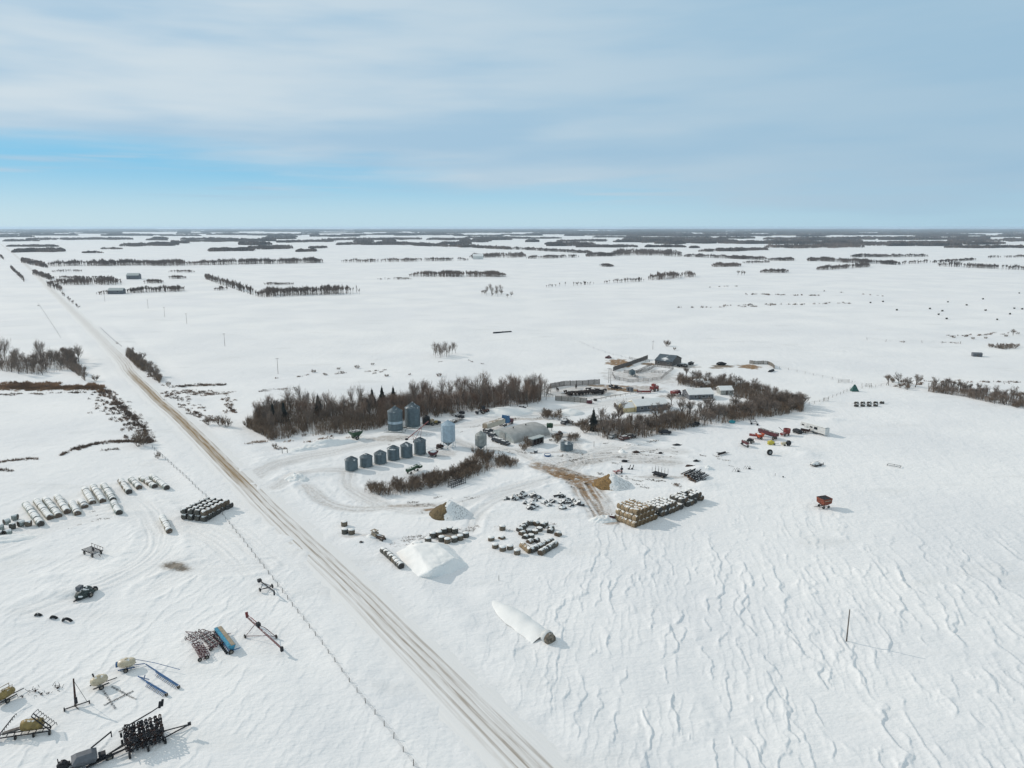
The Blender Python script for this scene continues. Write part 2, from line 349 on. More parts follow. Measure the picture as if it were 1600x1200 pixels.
# road: crowned sheet of packed snow with wheel tracks
def road():
    rows = 33; W = 7.; pts = smooth_line(ROAD, 1); X = []; Y = []; Z = []; U = []; V = []; acc = 0; dense = []
    for a, b2 in zip(ROAD[:-1], ROAD[1:]):
        n = max(1, int((b2 - a).length / 3)); dense += [a.lerp(b2, k / n) for k in range(n)]
    dense.append(ROAD[-1])
    for i, p in enumerate(dense):
        t = (dense[min(i + 1, len(dense) - 1)] - dense[max(i - 1, 0)]); t.z = 0; t.normalize(); nrm = Vector((t.y, -t.x, 0))
        if i: acc += (p - dense[i - 1]).length
        us = np.linspace(-1, 1, rows); q = np.array([[p.x + nrm.x * u * W, p.y + nrm.y * u * W] for u in us]); X.append(q[:, 0]); Y.append(q[:, 1])
        Z.append(.15 - .34 * np.abs(us) ** 2.2); U.append(us * W); V.append(np.full(rows, acc))
    X, Y, Z, U, V = map(np.array, (X, Y, Z, U, V)); Z = Z + (fbm(U * 1.2, V / 12) - .5) * .05
    m, nt, b = nodes('packed_snow_road'); L = nt.links
    a1 = N(nt, 'ShaderNodeAttribute', attribute_name='across').outputs['Fac']; a2 = N(nt, 'ShaderNodeAttribute', attribute_name='along').outputs['Fac']
    cm = N(nt, 'ShaderNodeCombineXYZ'); L.new(a1, cm.inputs[0]); L.new(mathn(nt, 'MULTIPLY', a2, .035), cm.inputs[1])
    wn = N(nt, 'ShaderNodeTexNoise', i_Scale=1.0, i_Detail=2.0); cw = N(nt, 'ShaderNodeCombineXYZ'); L.new(mathn(nt, 'MULTIPLY', a2, .012), cw.inputs[1]); L.new(cw.outputs[0], wn.inputs['Vector'])
    wob = mathn(nt, 'MULTIPLY', mathn(nt, 'SUBTRACT', wn.outputs['Fac'], .5), 1.6); x = mathn(nt, 'ADD', a1, wob)
    n = N(nt, 'ShaderNodeTexNoise', i_Scale=2.3, i_Detail=5.0, i_Roughness=.6); L.new(cm.outputs[0], n.inputs['Vector'])
    def track(c, w, amt):
        d = mathn(nt, 'ABSOLUTE', mathn(nt, 'SUBTRACT', x, c)); k = mathn(nt, 'SUBTRACT', 1.0, ramp(nt, d, w * .3, w))
        return mathn(nt, 'MULTIPLY', k, amt)
    tr = track(-2.1, .45, .8)
    for c, w, a in ((-.45, .5, 1.0), (.9, .45, .85), (2.3, .5, .7), (-3.3, .6, .35), (.1, 3.0, .30)): tr = mathn(nt, 'MAXIMUM', tr, track(c, w, a))
    # the strip where sand was spread on the ice
    sand = mathn(nt, 'MULTIPLY', ramp(nt, a2, 165, 190), mathn(nt, 'SUBTRACT', 1.0, ramp(nt, a2, 380, 430)))
    far = mathn(nt, 'SUBTRACT', 1.0, mathn(nt, 'MULTIPLY', ramp(nt, a2, 420, 520), .35))
    fac = mathn(nt, 'MULTIPLY', mathn(nt, 'MULTIPLY', tr, far), ramp(nt, n.outputs['Fac'], .3, .62))
    c = mixc(nt, mathn(nt, 'MULTIPLY', fac, .85), (.79, .785, .77), (.27, .215, .155))
    c = mixc(nt, mathn(nt, 'MULTIPLY', mathn(nt, 'MULTIPLY', sand, track(-.3, 2.6, 1.0)), mathn(nt, 'ADD', mathn(nt, 'MULTIPLY', fac, .85), .5)), c, (.24, .155, .06))
    L.new(c, b.inputs['Base Color']); b.inputs['Roughness'].default_value = .8
    bp = N(nt, 'ShaderNodeBump', i_Strength=.6, i_Distance=.12); L.new(n.outputs['Fac'], bp.inputs['Height']); L.new(bp.outputs[0], b.inputs['Normal'])
    o = grid_mesh('road', X, Y, Z, m, {'across': U, 'along': V}); o['kind'] = 'structure'; tag(o, 'packed snow grid road with brown wheel tracks running to the horizon')
road()
# ---------------------------------------------------------------- light and sky
SUN_AZ = math.atan2(.43, -.9); SUN_EL = R(27)
sd_ = Vector((math.cos(SUN_EL) * math.cos(SUN_AZ), math.cos(SUN_EL) * math.sin(SUN_AZ), math.sin(SUN_EL)))
sl = bpy.data.lights.new('sun', 'SUN'); sl.energy = 2.35; sl.angle = R(.6); sl.color = (1, .90, .80)
so = bpy.data.objects.new('sun', sl); COL.objects.link(so); so.rotation_euler = sd_.to_track_quat('Z', 'Y').to_euler()
w = bpy.data.worlds.new('World'); S.world = w; w.use_nodes = True; nt = w.node_tree; L = nt.links
bg = nt.nodes['Background']; sky = N(nt, 'ShaderNodeTexSky', sky_type='NISHITA'); sky.sun_disc = False; sky.sun_elevation = SUN_EL
sky.sun_rotation = math.atan2(sd_.x, sd_.y); sky.altitude = 500
tc = N(nt, 'ShaderNodeTexCoord'); sx = N(nt, 'ShaderNodeSeparateXYZ'); L.new(tc.outputs['Generated'], sx.inputs[0]); gx, gy, gz = sx.outputs
az = mathn(nt, 'ARCTAN2', gx, gy); el = mathn(nt, 'ARCSINE', gz)
def wnoise(sa, se, off, det=5.0):
    c = N(nt, 'ShaderNodeCombineXYZ'); L.new(mathn(nt, 'ADD', mathn(nt, 'MULTIPLY', az, sa), mathn(nt, 'MULTIPLY', el, -sa * .9)), c.inputs[0]); L.new(mathn(nt, 'MULTIPLY', el, se), c.inputs[1]); c.inputs[2].default_value = off
    n = N(nt, 'ShaderNodeTexNoise', i_Scale=1.0, i_Detail=det, i_Roughness=.5); L.new(c.outputs[0], n.inputs['Vector']); return n.outputs['Fac']
# lower edge of the cloud sheet slopes down from left to right
edge = mathn(nt, 'SUBTRACT', el, mathn(nt, 'SUBTRACT', .052, mathn(nt, 'MULTIPLY', az, .064)))
edge = mathn(nt, 'ADD', edge, mathn(nt, 'MULTIPLY', mathn(nt, 'SUBTRACT', wnoise(2.6, 26, 3.), .5), .12))
cover = ramp(nt, edge, -.02, .028)
streak = mathn(nt, 'MULTIPLY', ramp(nt, wnoise(2.2, 62, 9.), .52, .66), mathn(nt, 'MULTIPLY', ramp(nt, el, .022, .04), .7))
cover = mathn(nt, 'MINIMUM', mathn(nt, 'MAXIMUM', mathn(nt, 'MULTIPLY', cover, .93), streak), 1.0)
tone = ramp(nt, mathn(nt, 'ADD', mathn(nt, 'MULTIPLY', wnoise(1.6, 9, 21., 4.), .6), mathn(nt, 'MULTIPLY', wnoise(3.2, 24, 5., 4.), .4)), .38, .62)
lr = ramp(nt, az, -.55, .6)
cl = mixc(nt, tone, (.41, .58, .73), (.65, .735, .79)); cl = mixc(nt, mathn(nt, 'MULTIPLY', lr, .8), cl, (.33, .51, .66))
cl = mixc(nt, mathn(nt, 'MULTIPLY', ramp(nt, el, .3, .7), .8), cl, (.58, .60, .60))
clear = mixc(nt, ramp(nt, el, .0, .085), (.50, .72, .84), (.20, .55, .82))
skyc = N(nt, 'ShaderNodeVectorMath', operation='SCALE'); L.new(sky.outputs[0], skyc.inputs[0]); skyc.inputs[3].default_value = .085
clear = mixc(nt, .9, skyc.outputs[0], clear)
clear = mixc(nt, mathn(nt, 'MULTIPLY', ramp(nt, az, .0, .65), .6), clear, (.36, .56, .70))
col = mixc(nt, cover, clear, cl)
L.new(col, bg.inputs[0]); bg.inputs[1].default_value = 1.0
S.view_settings.view_transform = 'Standard'; S.view_settings.look = 'None'; S.view_settings.exposure = 0; S.view_settings.gamma = 1
S.render.engine = 'CYCLES'
S.cycles.max_bounces = 6; S.cycles.transparent_max_bounces = 4; S.cycles.volume_bounces = 1
# haze
hz = MB(); hz.box((0, 5000, 42.5), (104000, 104000, 91)); 
m, nt, b = nodes('air_haze'); nt.nodes.remove(b); pv = N(nt, 'ShaderNodeVolumePrincipled'); pv.inputs['Color'].default_value = (.62, .78, .92, 1); pv.inputs['Density'].default_value = HAZE if 'HAZE' in globals() else 4.5e-5
pv.inputs['Anisotropy'].default_value = .2
nt.links.new(pv.outputs[0], nt.nodes['Material Output'].inputs['Volume'])
ho = hz.build('haze', m); tag(ho, 'thin winter haze over the distant fields', None, None, 'stuff')
# ---------------------------------------------------------------- generators
def wheel(parent, c, r=.5, w=.3, axis='Y', name='wheel'):
    mb = MB(); mb.lathe([(r * .55, -w * .45), (r * .8, -w / 2), (r, -w * .32), (r * 1.0, w * .32), (r * .8, w / 2), (r * .55, w * .45)], 16, c, axis)
    o = mb.build(name, m_tyre, parent)
    mb = MB(); mb.lathe([(.01, -w * .2), (r * .5, -w * .3), (r * .56, -w * .44), (r * .56, w * .44), (r * .5, w * .3), (.01, w * .2)], 12, c, axis)
    mb.build('rim', m_rim, o); return o
def grain_bin(px, py, r, h, rh, label, group=None, steel=m_steel, roof=m_steelroof, stand=False, lid=True, ladder=0.):
    t = thing('grain_bin', label, 'grain bin', P(px, py), 0, group)
    mb = MB(); prof = []; n = max(6, int(h / .42))
    for i in range(n):
        z = h * i / n; prof += [(r, z + .03), (r, z + h / n - .05), (r + .035, z + h / n - .03), (r + .035, z + h / n)]
    prof.append((r, h)); mb.lathe(prof, 36); mb.build('wall', steel, t, True)
    mb = MB(); pr = [(r + .14, h - .06), (r + .14, h + .02), (r * .14, h + rh), (r * .14, h + rh + .18), (.02, h + rh + .26)]; mb.lathe(pr, 36)
    for k in range(18):
        a = k * math.pi / 9; mb.bar((math.cos(a) * (r + .12), math.sin(a) * (r + .12), h + .05), (math.cos(a) * r * .16, math.sin(a) * r * .16, h + rh + .03), .07, .07)
    mb.build('roof', roof, t)
    if lid:
        mb = MB(); mb.box((.45 * r, -.45 * r, h + rh * .42), (.7, .6, .3), .7); mb.build('hatch', steel, t)
    a = -1.9 + ladder; mb = MB()
    for s in (-.22, .22): mb.tube(((r + .12) * math.cos(a + s / r), (r + .12) * math.sin(a + s / r), .2), ((r + .12) * math.cos(a + s / r), (r + .12) * math.sin(a + s / r), h), .03, n=4)
    for k in range(int(h / .35)):
        z = .3 + k * .35; mb.tube(((r + .12) * math.cos(a - .22 / r), (r + .12) * math.sin(a - .22 / r), z), ((r + .12) * math.cos(a + .22 / r), (r + .12) * math.sin(a + .22 / r), z), .02, n=4)
    mb.build('ladder', steel, t)
    mb = MB(); mb.lathe([(0.01, .0), (r + .3, .0), (r + .3, .16), (r - .1, .18)], 32); mb.build('base', m_conc, t, loc=(0, 0, -.02))
    if stand:
        mb = MB(); mb.box((0, 0, .12), (2 * r + 2.4, 2 * r + 1.4, .3)); mb.build('plinth', m_conc, t)
    return t
def hopper_bin(px, py, r, hh, h, rh, label, mat, legs=8):
    t = thing('hopper_bin', label, 'hopper bin', P(px, py))
    mb = MB(); prof = []; n = 12
    for i in range(n):
        z = hh + h * i / n; prof += [(r, z), (r, z + h / n - .04), (r + .04, z + h / n - .02)]
    mb.lathe(prof + [(r, hh + h)], 32)
    mb.build('wall', mat, t, True)
    mb = MB(); mb.lathe([(.3, .45), (.35, .6), (r * .99, hh + .02)], 28); mb.build('hopper', m_steel, t, True)
    mb = MB(); mb.lathe([(r + .12, hh + h - .05), (r + .12, hh + h + .03), (.3, hh + h + rh), (.3, hh + h + rh + .2), (.02, hh + h + rh + .25)], 28)
    for k in range(14):
        a = k * math.pi / 7; mb.bar((math.cos(a) * (r + .1), math.sin(a) * (r + .1), hh + h + .05), (math.cos(a) * .3, math.sin(a) * .3, hh + h + rh + .02), .08, .07)
    mb.build('roof', mat, t)
    for k in range(legs):
        a = 2 * math.pi * k / legs; x, y = math.cos(a) * (r + .06), math.sin(a) * (r + .06)
        mb = MB(); mb.bar((x, y, 0), (x, y, hh + h * .97), .12, .12); mb.box((x, y, .06), (.4, .4, .12)); mb.build('leg', mat, t)
    mb = MB(); a = -2.2
    for s in (-.05, .05): mb.tube(((r + .2) * math.cos(a + s), (r + .2) * math.sin(a + s), .4), ((r + .2) * math.cos(a + s), (r + .2) * math.sin(a + s), hh + h), .03, n=4)
    for k in range(int((hh + h) / .4)): mb.tube(((r + .2) * math.cos(a - .05), (r + .2) * math.sin(a - .05), .4 + k * .4), ((r + .2) * math.cos(a + .05), (r + .2) * math.sin(a + .05), .4 + k * .4), .02, n=4)
    mb.build('ladder', mat, t); return t
# --- bales
_bm = {}
def bale_mesh(kind, up):
    key = (kind, up)
    if key not in _bm:
        rg = random.Random(len(_bm)); mb = MB(); r, w = .86, 1.42; n = 20
        prof = [(.01, -w / 2), (r * .55, -w / 2 - .02), (r * .93, -w / 2 + .01), (r, -w / 2 + .10), (r * 1.015, 0), (r, w / 2 - .10), (r * .93, w / 2 - .01), (r * .55, w / 2 + .02), (.01, w / 2)]
        mb.lathe(prof, n, (0, 0, 0), 'X')
        v = []
        for (x, y, z) in mb.v:
            k = 1 + rg.uniform(-.025, .025); z2 = max(z * k, -r * .93); v.append((x + rg.uniform(-.02, .02), y * k, z2))
        if up: v = [(z, y, x + w / 2) for x, y, z in v]
        else: v = [(x, y, z + r * .93) for x, y, z in v]
        mb.v = v
        if up: mb.f = [f[::-1] for f in mb.f]
        _bm[key] = mb.mesh('bale_' + kind, BK[kind], True)
    return _bm[key]
BL = {}
def bale(kind, up, loc, rz, label, group, snow=False):
    o = bpy.data.objects.new('round_bale', bale_mesh(kind, up)); COL.objects.link(o); o.location = loc; o.rotation_euler = (0, 0, rz)
    if up and snow:
        mb = MB(); mb.lathe([(.80, 1.40), (.78, 1.48), (.5, 1.57), (.01, 1.60)], 16); mb.build('snow_cap', m_snow, o, True)
    return tag(o, label, 'bale', group)
def bale_row(a, b, kinds, label, group, sp=1.48, z=0., n=None, jit=.05):
    A, B = P(*a), P(*b); d = B - A; n = n or max(1, round(d.length / sp)); u = d.normalized(); az = math.atan2(u.y, u.x)
    for k in range(n):
        p = B - u * sp * (k + .5) * 1.0
        p += Vector((rnd.uniform(-jit, jit), rnd.uniform(-jit, jit), z + rnd.uniform(-.05, .0)))
        kk = kinds[0] if (k == 0 and len(kinds) > 1 and rnd.random() < .5) else rnd.choice(kinds)
        bale(kk, False, p, az + rnd.uniform(-.06, .06), label, group)
# --- trees (each: trunk + crown), several seeds shared by copies
def branch_mesh(kind, seed):
    rg = random.Random(seed); tr = MB(); cr = MB()
    def limb(mb, p, d, L, r, depth, spread, up, kids, crown_from):
        seg = 2 if depth < 3 else 1; q = Vector(p); dd = Vector(d).normalized(); pts = [(q.copy(), r)]
        for s in range(seg):
            dd = (dd + Vector((rg.uniform(-.18, .18), rg.uniform(-.18, .18), rg.uniform(-.05, .14) * up))).normalized()
            q = q + dd * L / seg; pts.append((q.copy(), r * (1 - .38 * (s + 1) / seg)))
        m = tr if depth < crown_from else cr
        for (a, ra), (b, rb) in zip(pts[:-1], pts[1:]): m.tube(a, b, ra, rb, 5 if depth == 0 else 3, False)
        if depth >= len(kids): return
        for k in range(kids[depth]):
            t = rg.uniform(.35, 1.) if depth else rg.uniform(.28, 1.); j = min(int(t * seg), seg - 1); f = t * seg - j
            s = pts[j][0].lerp(pts[j + 1][0], f); az = rg.uniform(0, 6.28); sp_ = spread[depth] * rg.uniform(.6, 1.25)
            side = dd.orthogonal().normalized(); side.rotate(Matrix.Rotation(az, 3, dd)); nd = (dd * math.cos(sp_) + side * math.sin(sp_)); nd.z += .22 * up; nd.normalize()
            limb(mb, s, nd, L * rg.uniform(.42, .68) * (1.15 - .4 * t if depth == 0 else 1), max(pts[j][1] * .5, TW), depth + 1, spread, up, kids, crown_from)
    global TW
    if kind == 'poplar':
        TW = .022; limb(tr, (0, 0, -.2), (rg.uniform(-.06, .06), rg.uniform(-.06, .06), 1), rg.uniform(6.6, 8.2), .17, 0, [.55, .55, .6], 1.2, [15, 6, 4], 2)
    elif kind == 'spread':
        TW = .024; limb(tr, (0, 0, -.2), (rg.uniform(-.1, .1), rg.uniform(-.1, .1), 1), rg.uniform(3.4, 4.4), .2, 0, [.85, .7, .7, .7], .9, [12, 5, 4, 2], 2)
    elif kind == 'bush':
        TW = .022
        for k in range(11):
            a = k * .571 + rg.uniform(-.3, .3); limb(tr, (.25 * math.cos(a), .25 * math.sin(a), -.1), (math.cos(a) * rg.uniform(.1, .95), math.sin(a) * rg.uniform(.1, .95), 1), rg.uniform(1.5, 2.5), .045, 0, [.6, .6], .8, [8, 5], 1)
    elif kind == 'scrub':
        TW = .03
        for k in range(12):
            a = k * .53; limb(tr, (.3 * math.cos(a), .3 * math.sin(a), -.1), (math.cos(a) * rg.uniform(.3, 1.2), math.sin(a) * rg.uniform(.3, 1.2), 1), rg.uniform(.6, .95), .03, 0, [.6, .6], .7, [5, 3], 1)
    return tr, cr
def proto(kind, seed, twig):
    tr, cr = branch_mesh(kind, seed); o = bpy.data.objects.new('x', None)
    return (tr.mesh(kind + '_trunk', m_bark), cr.mesh(kind + '_crown', twig))
PR = {}
for k, (kind, nv, tw) in {'poplar': ('poplar', 6, m_twigr), 'poplarg': ('poplar', 4, m_twig), 'spread': ('spread', 6, m_twig), 'bush': ('bush', 5, m_brush), 'scrub': ('scrub', 4, m_twig)}.items():
    PR[k] = [proto(kind, 100 + 7 * i, tw) for i in range(nv)]
def tree(k, loc, sc, label, group, name='bare_tree', cat='tree'):
    tm, cm = rnd.choice(PR[k]); t = thing(name, label, cat, loc, rnd.uniform(0, 6.28), group); s = sc * rnd.uniform(.85, 1.15); t.scale = (s * rnd.uniform(.9, 1.1), s, s * rnd.uniform(.9, 1.12))
    for nm, me in (('trunk', tm), ('crown', cm)):
        o = bpy.data.objects.new(nm if cat != 'bush' or nm == 'crown' else 'stem', me); COL.objects.link(o); o.parent = t
    return t
def fill(front, back, n, kinds, sc, label, group, name='bare_tree', cat='tree', mind=1.6, z=0):
    """n trees between two pixel polylines, evenly in world space"""
    def at(pl, t):
        L = [(P(*a) - P(*b)).length for a, b in zip(pl[:-1], pl[1:])]; s = t * sum(L)
        for (a, b), l in zip(zip(pl[:-1], pl[1:]), L):
            if s <= l: return P(*a).lerp(P(*b), s / l)
            s -= l
        return P(*pl[-1])
    got = []; tries = 0
    while len(got) < n and tries < n * 40:
        tries += 1; t = rnd.random(); p = at(front, t).lerp(at(back, t), rnd.random())
        if all((p - q).length > mind for q in got): got.append(p)
    for p in got: tree(rnd.choice(kinds), (p.x, p.y, z - .05), sc(p) if callable(sc) else sc, label, group, name, cat)
def spruce_mesh(seed):
    rg = random.Random(seed); mb = MB(); n = 16
    for k in range(n):
        z = .8 + 5.4 * k / n; r = (1.75 * (1 - k / n) ** .9 + .16) * rg.uniform(.8, 1.15); m = 9 if k < 10 else 6
        for j in range(m):
            a = 2 * math.pi * j / m + rg.uniform(-.3, .3); rr = r * rg.uniform(.7, 1.2); w = .30 + .13 * rr
            e = Vector((math.cos(a) * rr, math.sin(a) * rr, z - .34 * rr + rg.uniform(-.1, .1))); s = Vector((-math.sin(a), math.cos(a), 0)) * w; c = Vector((0, 0, z + .25))
            mid = e * .55 + c * .45
            mb.poly([c, mid + s + Vector((0, 0, -.1)), e, mid - s + Vector((0, 0, -.1)), mid + Vector((0, 0, .18))], [(0, 1, 4), (1, 2, 4), (2, 3, 4), (3, 0, 4)])
    mb.tube((0, 0, 5.9), (0, 0, 6.9), .16, .01, 5); t = MB(); t.tube((0, 0, -.1), (0, 0, 6), .16, .04, 6); return t.mesh('spruce_trunk', m_bark), mb.mesh('spruce_crown', m_needle)
SPR = [spruce_mesh(i) for i in range(3)]
def spruce(px, py, h, label):
    a, b = SPR[int(px) % 3]; t = thing('spruce_tree', label, 'spruce', P(px, py), px); s = h / 6.9; t.scale = (s * 1.05, s * 1.05, s)
    for nm, me in (('trunk', a), ('crown', b)):
        o = bpy.data.objects.new(nm, me); COL.objects.link(o); o.parent = t
# --- woods seen as one mass, and tufts
def wood_geo(mb, quad, h, dens, rg, wpx=.5):
    A, B, C_, D_ = quad; area = ((B - A).cross(D_ - A)).length; dc = ((A + C_) / 2).length; w = max(.8, wpx * dc / F * 1.6); LL = (B - A).length
    n = int(min(2600 if dc < 2600 else 3000, max(6, area * dens / (w * w * 1.5 + 4)))); per = 3; sd = rg.random() * 90; hw = 5 + w * 3.2
    def nz_(q):
        i = math.floor(q); f = q - i; f = f * f * (3 - 2 * f); a = math.sin(i * 12.9898 + sd) * 43758.5453; b = math.sin((i + 1) * 12.9898 + sd) * 43758.5453; return (a - math.floor(a)) * (1 - f) + (b - math.floor(b)) * f
    for _ in range(n):
        s, t = rg.random(), rg.random(); e = min(s, 1 - s) * LL; fall = min(1, .25 + e / (LL * .06 + 10)); k2 = nz_(s * LL / hw)
        if rg.random() > fall * (.12 + 1.25 * nz_(s * LL / (hw * 1.9) + 40)) or t < .35 * nz_(s * LL / 60 + 9) or t > 1 - .55 * nz_(s * LL / 70 + 70) * (1.2 - fall * .7): continue
        p = A.lerp(B, s).lerp(D_.lerp(C_, s), t); hh = 1.22 * h * rg.uniform(.78, 1.06) * (.72 + .36 * k2) * (.55 + .45 * fall)
        if dc < 2600:
            ww = .15 + dc * .00012; x, y = p.x, p.y; z0 = hh * .22; sp = rg.uniform(1.0, 2.1)
            mb.poly([(x - ww * .6, y, 0), (x + ww * .6, y, 0), (x, y, hh * .8)], [(0, 1, 2)])
            for k in range(7):
                a = rg.uniform(0, 6.28); zz = hh * rg.uniform(.68, 1.05); r_ = sp * rg.uniform(.3, 1); zb = z0 + hh * rg.uniform(0, .35); b = rg.uniform(0, 3.14); bx, by = math.cos(b) * ww, math.sin(b) * ww * .5
                mb.poly([(x - bx * .4, y - by * .4, zb), (x + math.cos(a) * r_ * .7 + bx, y + math.sin(a) * r_ * .7 + by, zb + (zz - zb) * .6), (x + math.cos(a) * r_, y + math.sin(a) * r_, zz), (x + math.cos(a) * r_ * .5 - bx, y + math.sin(a) * r_ * .5 - by, zb + (zz - zb) * .6)], [(0, 1, 2, 3)])
            continue
        for k in range(per):
            a = rg.uniform(0, 3.14); dx, dy = math.cos(a) * w * .5, math.sin(a) * w * .5; ox, oy = rg.uniform(-.8, .8) * w, rg.uniform(-.8, .8) * w; z1 = hh * rg.uniform(.72, 1.04)
            x, y = p.x + ox, p.y + oy
            mb.poly([(x - dx * .15, y - dy * .15, 0), (x + dx * .15, y + dy * .15, 0), (x + dx, y + dy, z1 * .6), (x + dx * .7, y + dy * .7, z1 * .94), (x, y, z1), (x - dx * .8, y - dy * .8, z1 * .9), (x - dx, y - dy, z1 * .5)], [(0, 1, 2, 3, 4, 5, 6)])
def thicket(name, label, front, back, n, h0, h1, mat, seed=1, w=.07, lean=.5):
    """brush too dense to count: thin stems"""
    rg = random.Random(seed); mb = MB()
    def at(pl, t):
        L = [(P(*a) - P(*b)).length for a, b in zip(pl[:-1], pl[1:])]; s = t * sum(L)
        for (a, b), l in zip(zip(pl[:-1], pl[1:]), L):
            if s <= l: return P(*a).lerp(P(*b), s / l)
            s -= l
        return P(*pl[-1])
    ts = np.linspace(0, 1, 60); FR = [at(front, t) for t in ts]; BA = [at(back, t) for t in ts]
    for _ in range(n):
        t = rg.random() * 58.999; i = int(t); f = t - i; u = rg.random(); p = FR[i].lerp(FR[i + 1], f).lerp(BA[i].lerp(BA[i + 1], f), u)
        k = float(vn(np.array([p.x / 5.]), np.array([p.y / 5.]))[0])
        if k < .33 and rg.random() < .8: continue
        hh = (h0 + (h1 - h0) * k) * rg.uniform(.6, 1.1); a = rg.uniform(0, 6.28); l = hh * lean * rg.uniform(.1, .5); c, s_ = math.cos(a), math.sin(a); b = rg.uniform(0, 6.28); wx, wy = math.cos(b) * w, math.sin(b) * w
        e = (p.x + c * l, p.y + s_ * l, hh); m_ = (p.x + c * l * .3, p.y + s_ * l * .3, hh * .5); e2 = (m_[0] + math.cos(b) * hh * .22, m_[1] + math.sin(b) * hh * .22, hh * .82); e3 = (m_[0] - math.cos(b + .6) * hh * .2, m_[1] - math.sin(b + .6) * hh * .2, hh * .78)
        mb.poly([(p.x - wx, p.y - wy, -.1), (p.x + wx, p.y + wy, -.1), e], [(0, 1, 2)])
        for q in (e2, e3): mb.poly([(m_[0] - wx * .6, m_[1] - wy * .6, m_[2]), (m_[0] + wx * .6, m_[1] + wy * .6, m_[2]), q], [(0, 1, 2)])
    o = mb.build(name, mat); return tag(o, label, 'brush', None, 'stuff')
def wood(x0, y0, x1, y1, rows, h, dens, label=None, group=None, mb=None, name='tree_belt'):
    rg = random.Random(int(x0 * 7 + y0)); new = mb is None; mb = mb or MB()
    wood_geo(mb, (P(x0, y0), P(x1, y1), P(x1, y1 - rows), P(x0, y0 - rows)), h, dens, rg)
    if new: o = mb.build(name, m_farw); tag(o, label, 'woodland', group, 'stuff'); return o
def tufts(name, label, patches, mat, h=.7, seed=1, cat='dry grass'):
    rg = random.Random(seed); mb = MB()
    for px0, py0, px1, py1, wid, n in patches:
        A, B = P(px0, py0), P(px1, py1); nrm = (B - A).normalized(); nrm = Vector((-nrm.y, nrm.x, 0)); cl = [(rg.random(), rg.gauss(0, .35)) for _ in range(max(4, n // 9))]
        for _ in range(n):
            cs, ct = rg.choice(cl); s = cs + rg.gauss(0, .9) / max((B - A).length, 1); p = A.lerp(B, min(max(s, 0), 1)) + nrm * (ct * wid + rg.gauss(0, .35)); hh = h * rg.uniform(.5, 1.3)
            for k in range(4):
                a = rg.uniform(0, 6.28); w = rg.uniform(.05, .13); l = rg.uniform(.1, .5); ox, oy = rg.uniform(-.3, .3), rg.uniform(-.3, .3)
                mb.poly([(p.x + ox - w * math.sin(a), p.y + oy + w * math.cos(a), -.1), (p.x + ox + w * math.sin(a), p.y + oy - w * math.cos(a), -.1), (p.x + ox + math.cos(a) * l, p.y + oy + math.sin(a) * l, hh)], [(0, 1, 2)])
    o = mb.build(name, mat); return tag(o, label, cat, None, 'stuff')
# --- heaps
def heap(name, label, cat, px, py, rx, ry, h, rz=0., mat=None, amp=.12, power=1.6, flat=0., seed=0, n=44, parent=None, sq=2.):
    mb = MB(); vs = []; sx, sy = seed * 3.7 + 5, seed * 1.9 + 8
    xs = np.linspace(-1.25, 1.25, n); Xg, Yg = np.meshgrid(xs, xs, indexing='ij')
    q = (np.abs(Xg) ** sq + np.abs(Yg) ** sq) ** (1 / sq); q = q + (fbm(Xg * 2 + sx, Yg * 2 + sy, 3) - .5) * amp * 1.6
    z = h * np.clip((1 - q) / (1 - flat), 0, 1) ** (1 / power if flat == 0 else .9); z = np.where(q < 1, z * (1 + (fbm(Xg * 5 + sx, Yg * 5 + sy, 4) - .5) * amp * 2.2), -.6 * np.clip(q - .95, 0, 1)) - .05
    for i in range(n):
        for j in range(n): vs.append((Xg[i, j] * rx, Yg[i, j] * ry, z[i, j]))
    fs = [(i * n + j, (i + 1) * n + j, (i + 1) * n + j + 1, i * n + j + 1) for i in range(n - 1) for j in range(n - 1)]
    mb.poly(vs, fs); o = mb.build(name, mat or m_snow, parent, True)
    if parent is None: o.location = P(px, py); o.rotation_euler = (0, 0, rz); tag(o, label, cat)
    return o
def pile_mat(name, brown, side):
    """straw showing on the dug face, crusted snow on the other"""
    m, nt, b = nodes(name); L = nt.links; tc = N(nt, 'ShaderNodeTexCoord'); sx = N(nt, 'ShaderNodeSeparateXYZ'); L.new(tc.outputs['Object'], sx.inputs[0])
    n = N(nt, 'ShaderNodeTexNoise', i_Scale=.45, i_Detail=6.0); L.new(tc.outputs['Object'], n.inputs['Vector']); n2 = N(nt, 'ShaderNodeTexNoise', i_Scale=2.2, i_Detail=5.0); L.new(tc.outputs['Object'], n2.inputs['Vector'])
    t = mathn(nt, 'ADD', mathn(nt, 'MULTIPLY', sx.outputs[0], side), mathn(nt, 'MULTIPLY', mathn(nt, 'SUBTRACT', n.outputs['Fac'], .5), 7.5))
    c = mixc(nt, ramp(nt, n2.outputs['Fac'], .35, .6), tuple(x * .4 for x in brown), brown)
    sn = mixc(nt, ramp(nt, n2.outputs['Fac'], .50, .60), SNOW, (.47, .47, .46)); far = ramp(nt, mathn(nt, 'MULTIPLY', sx.outputs[0], side), -1.8, .3)
    sn = mixc(nt, far, sn, SNOW); c = mixc(nt, ramp(nt, t, .5, .8), sn, c); L.new(c, b.inputs['Base Color']); b.inputs['Roughness'].default_value = .95
    bp = N(nt, 'ShaderNodeBump', i_Strength=.9, i_Distance=.3); L.new(n2.outputs['Fac'], bp.inputs['Height']); L.new(bp.outputs[0], b.inputs['Normal']); return m
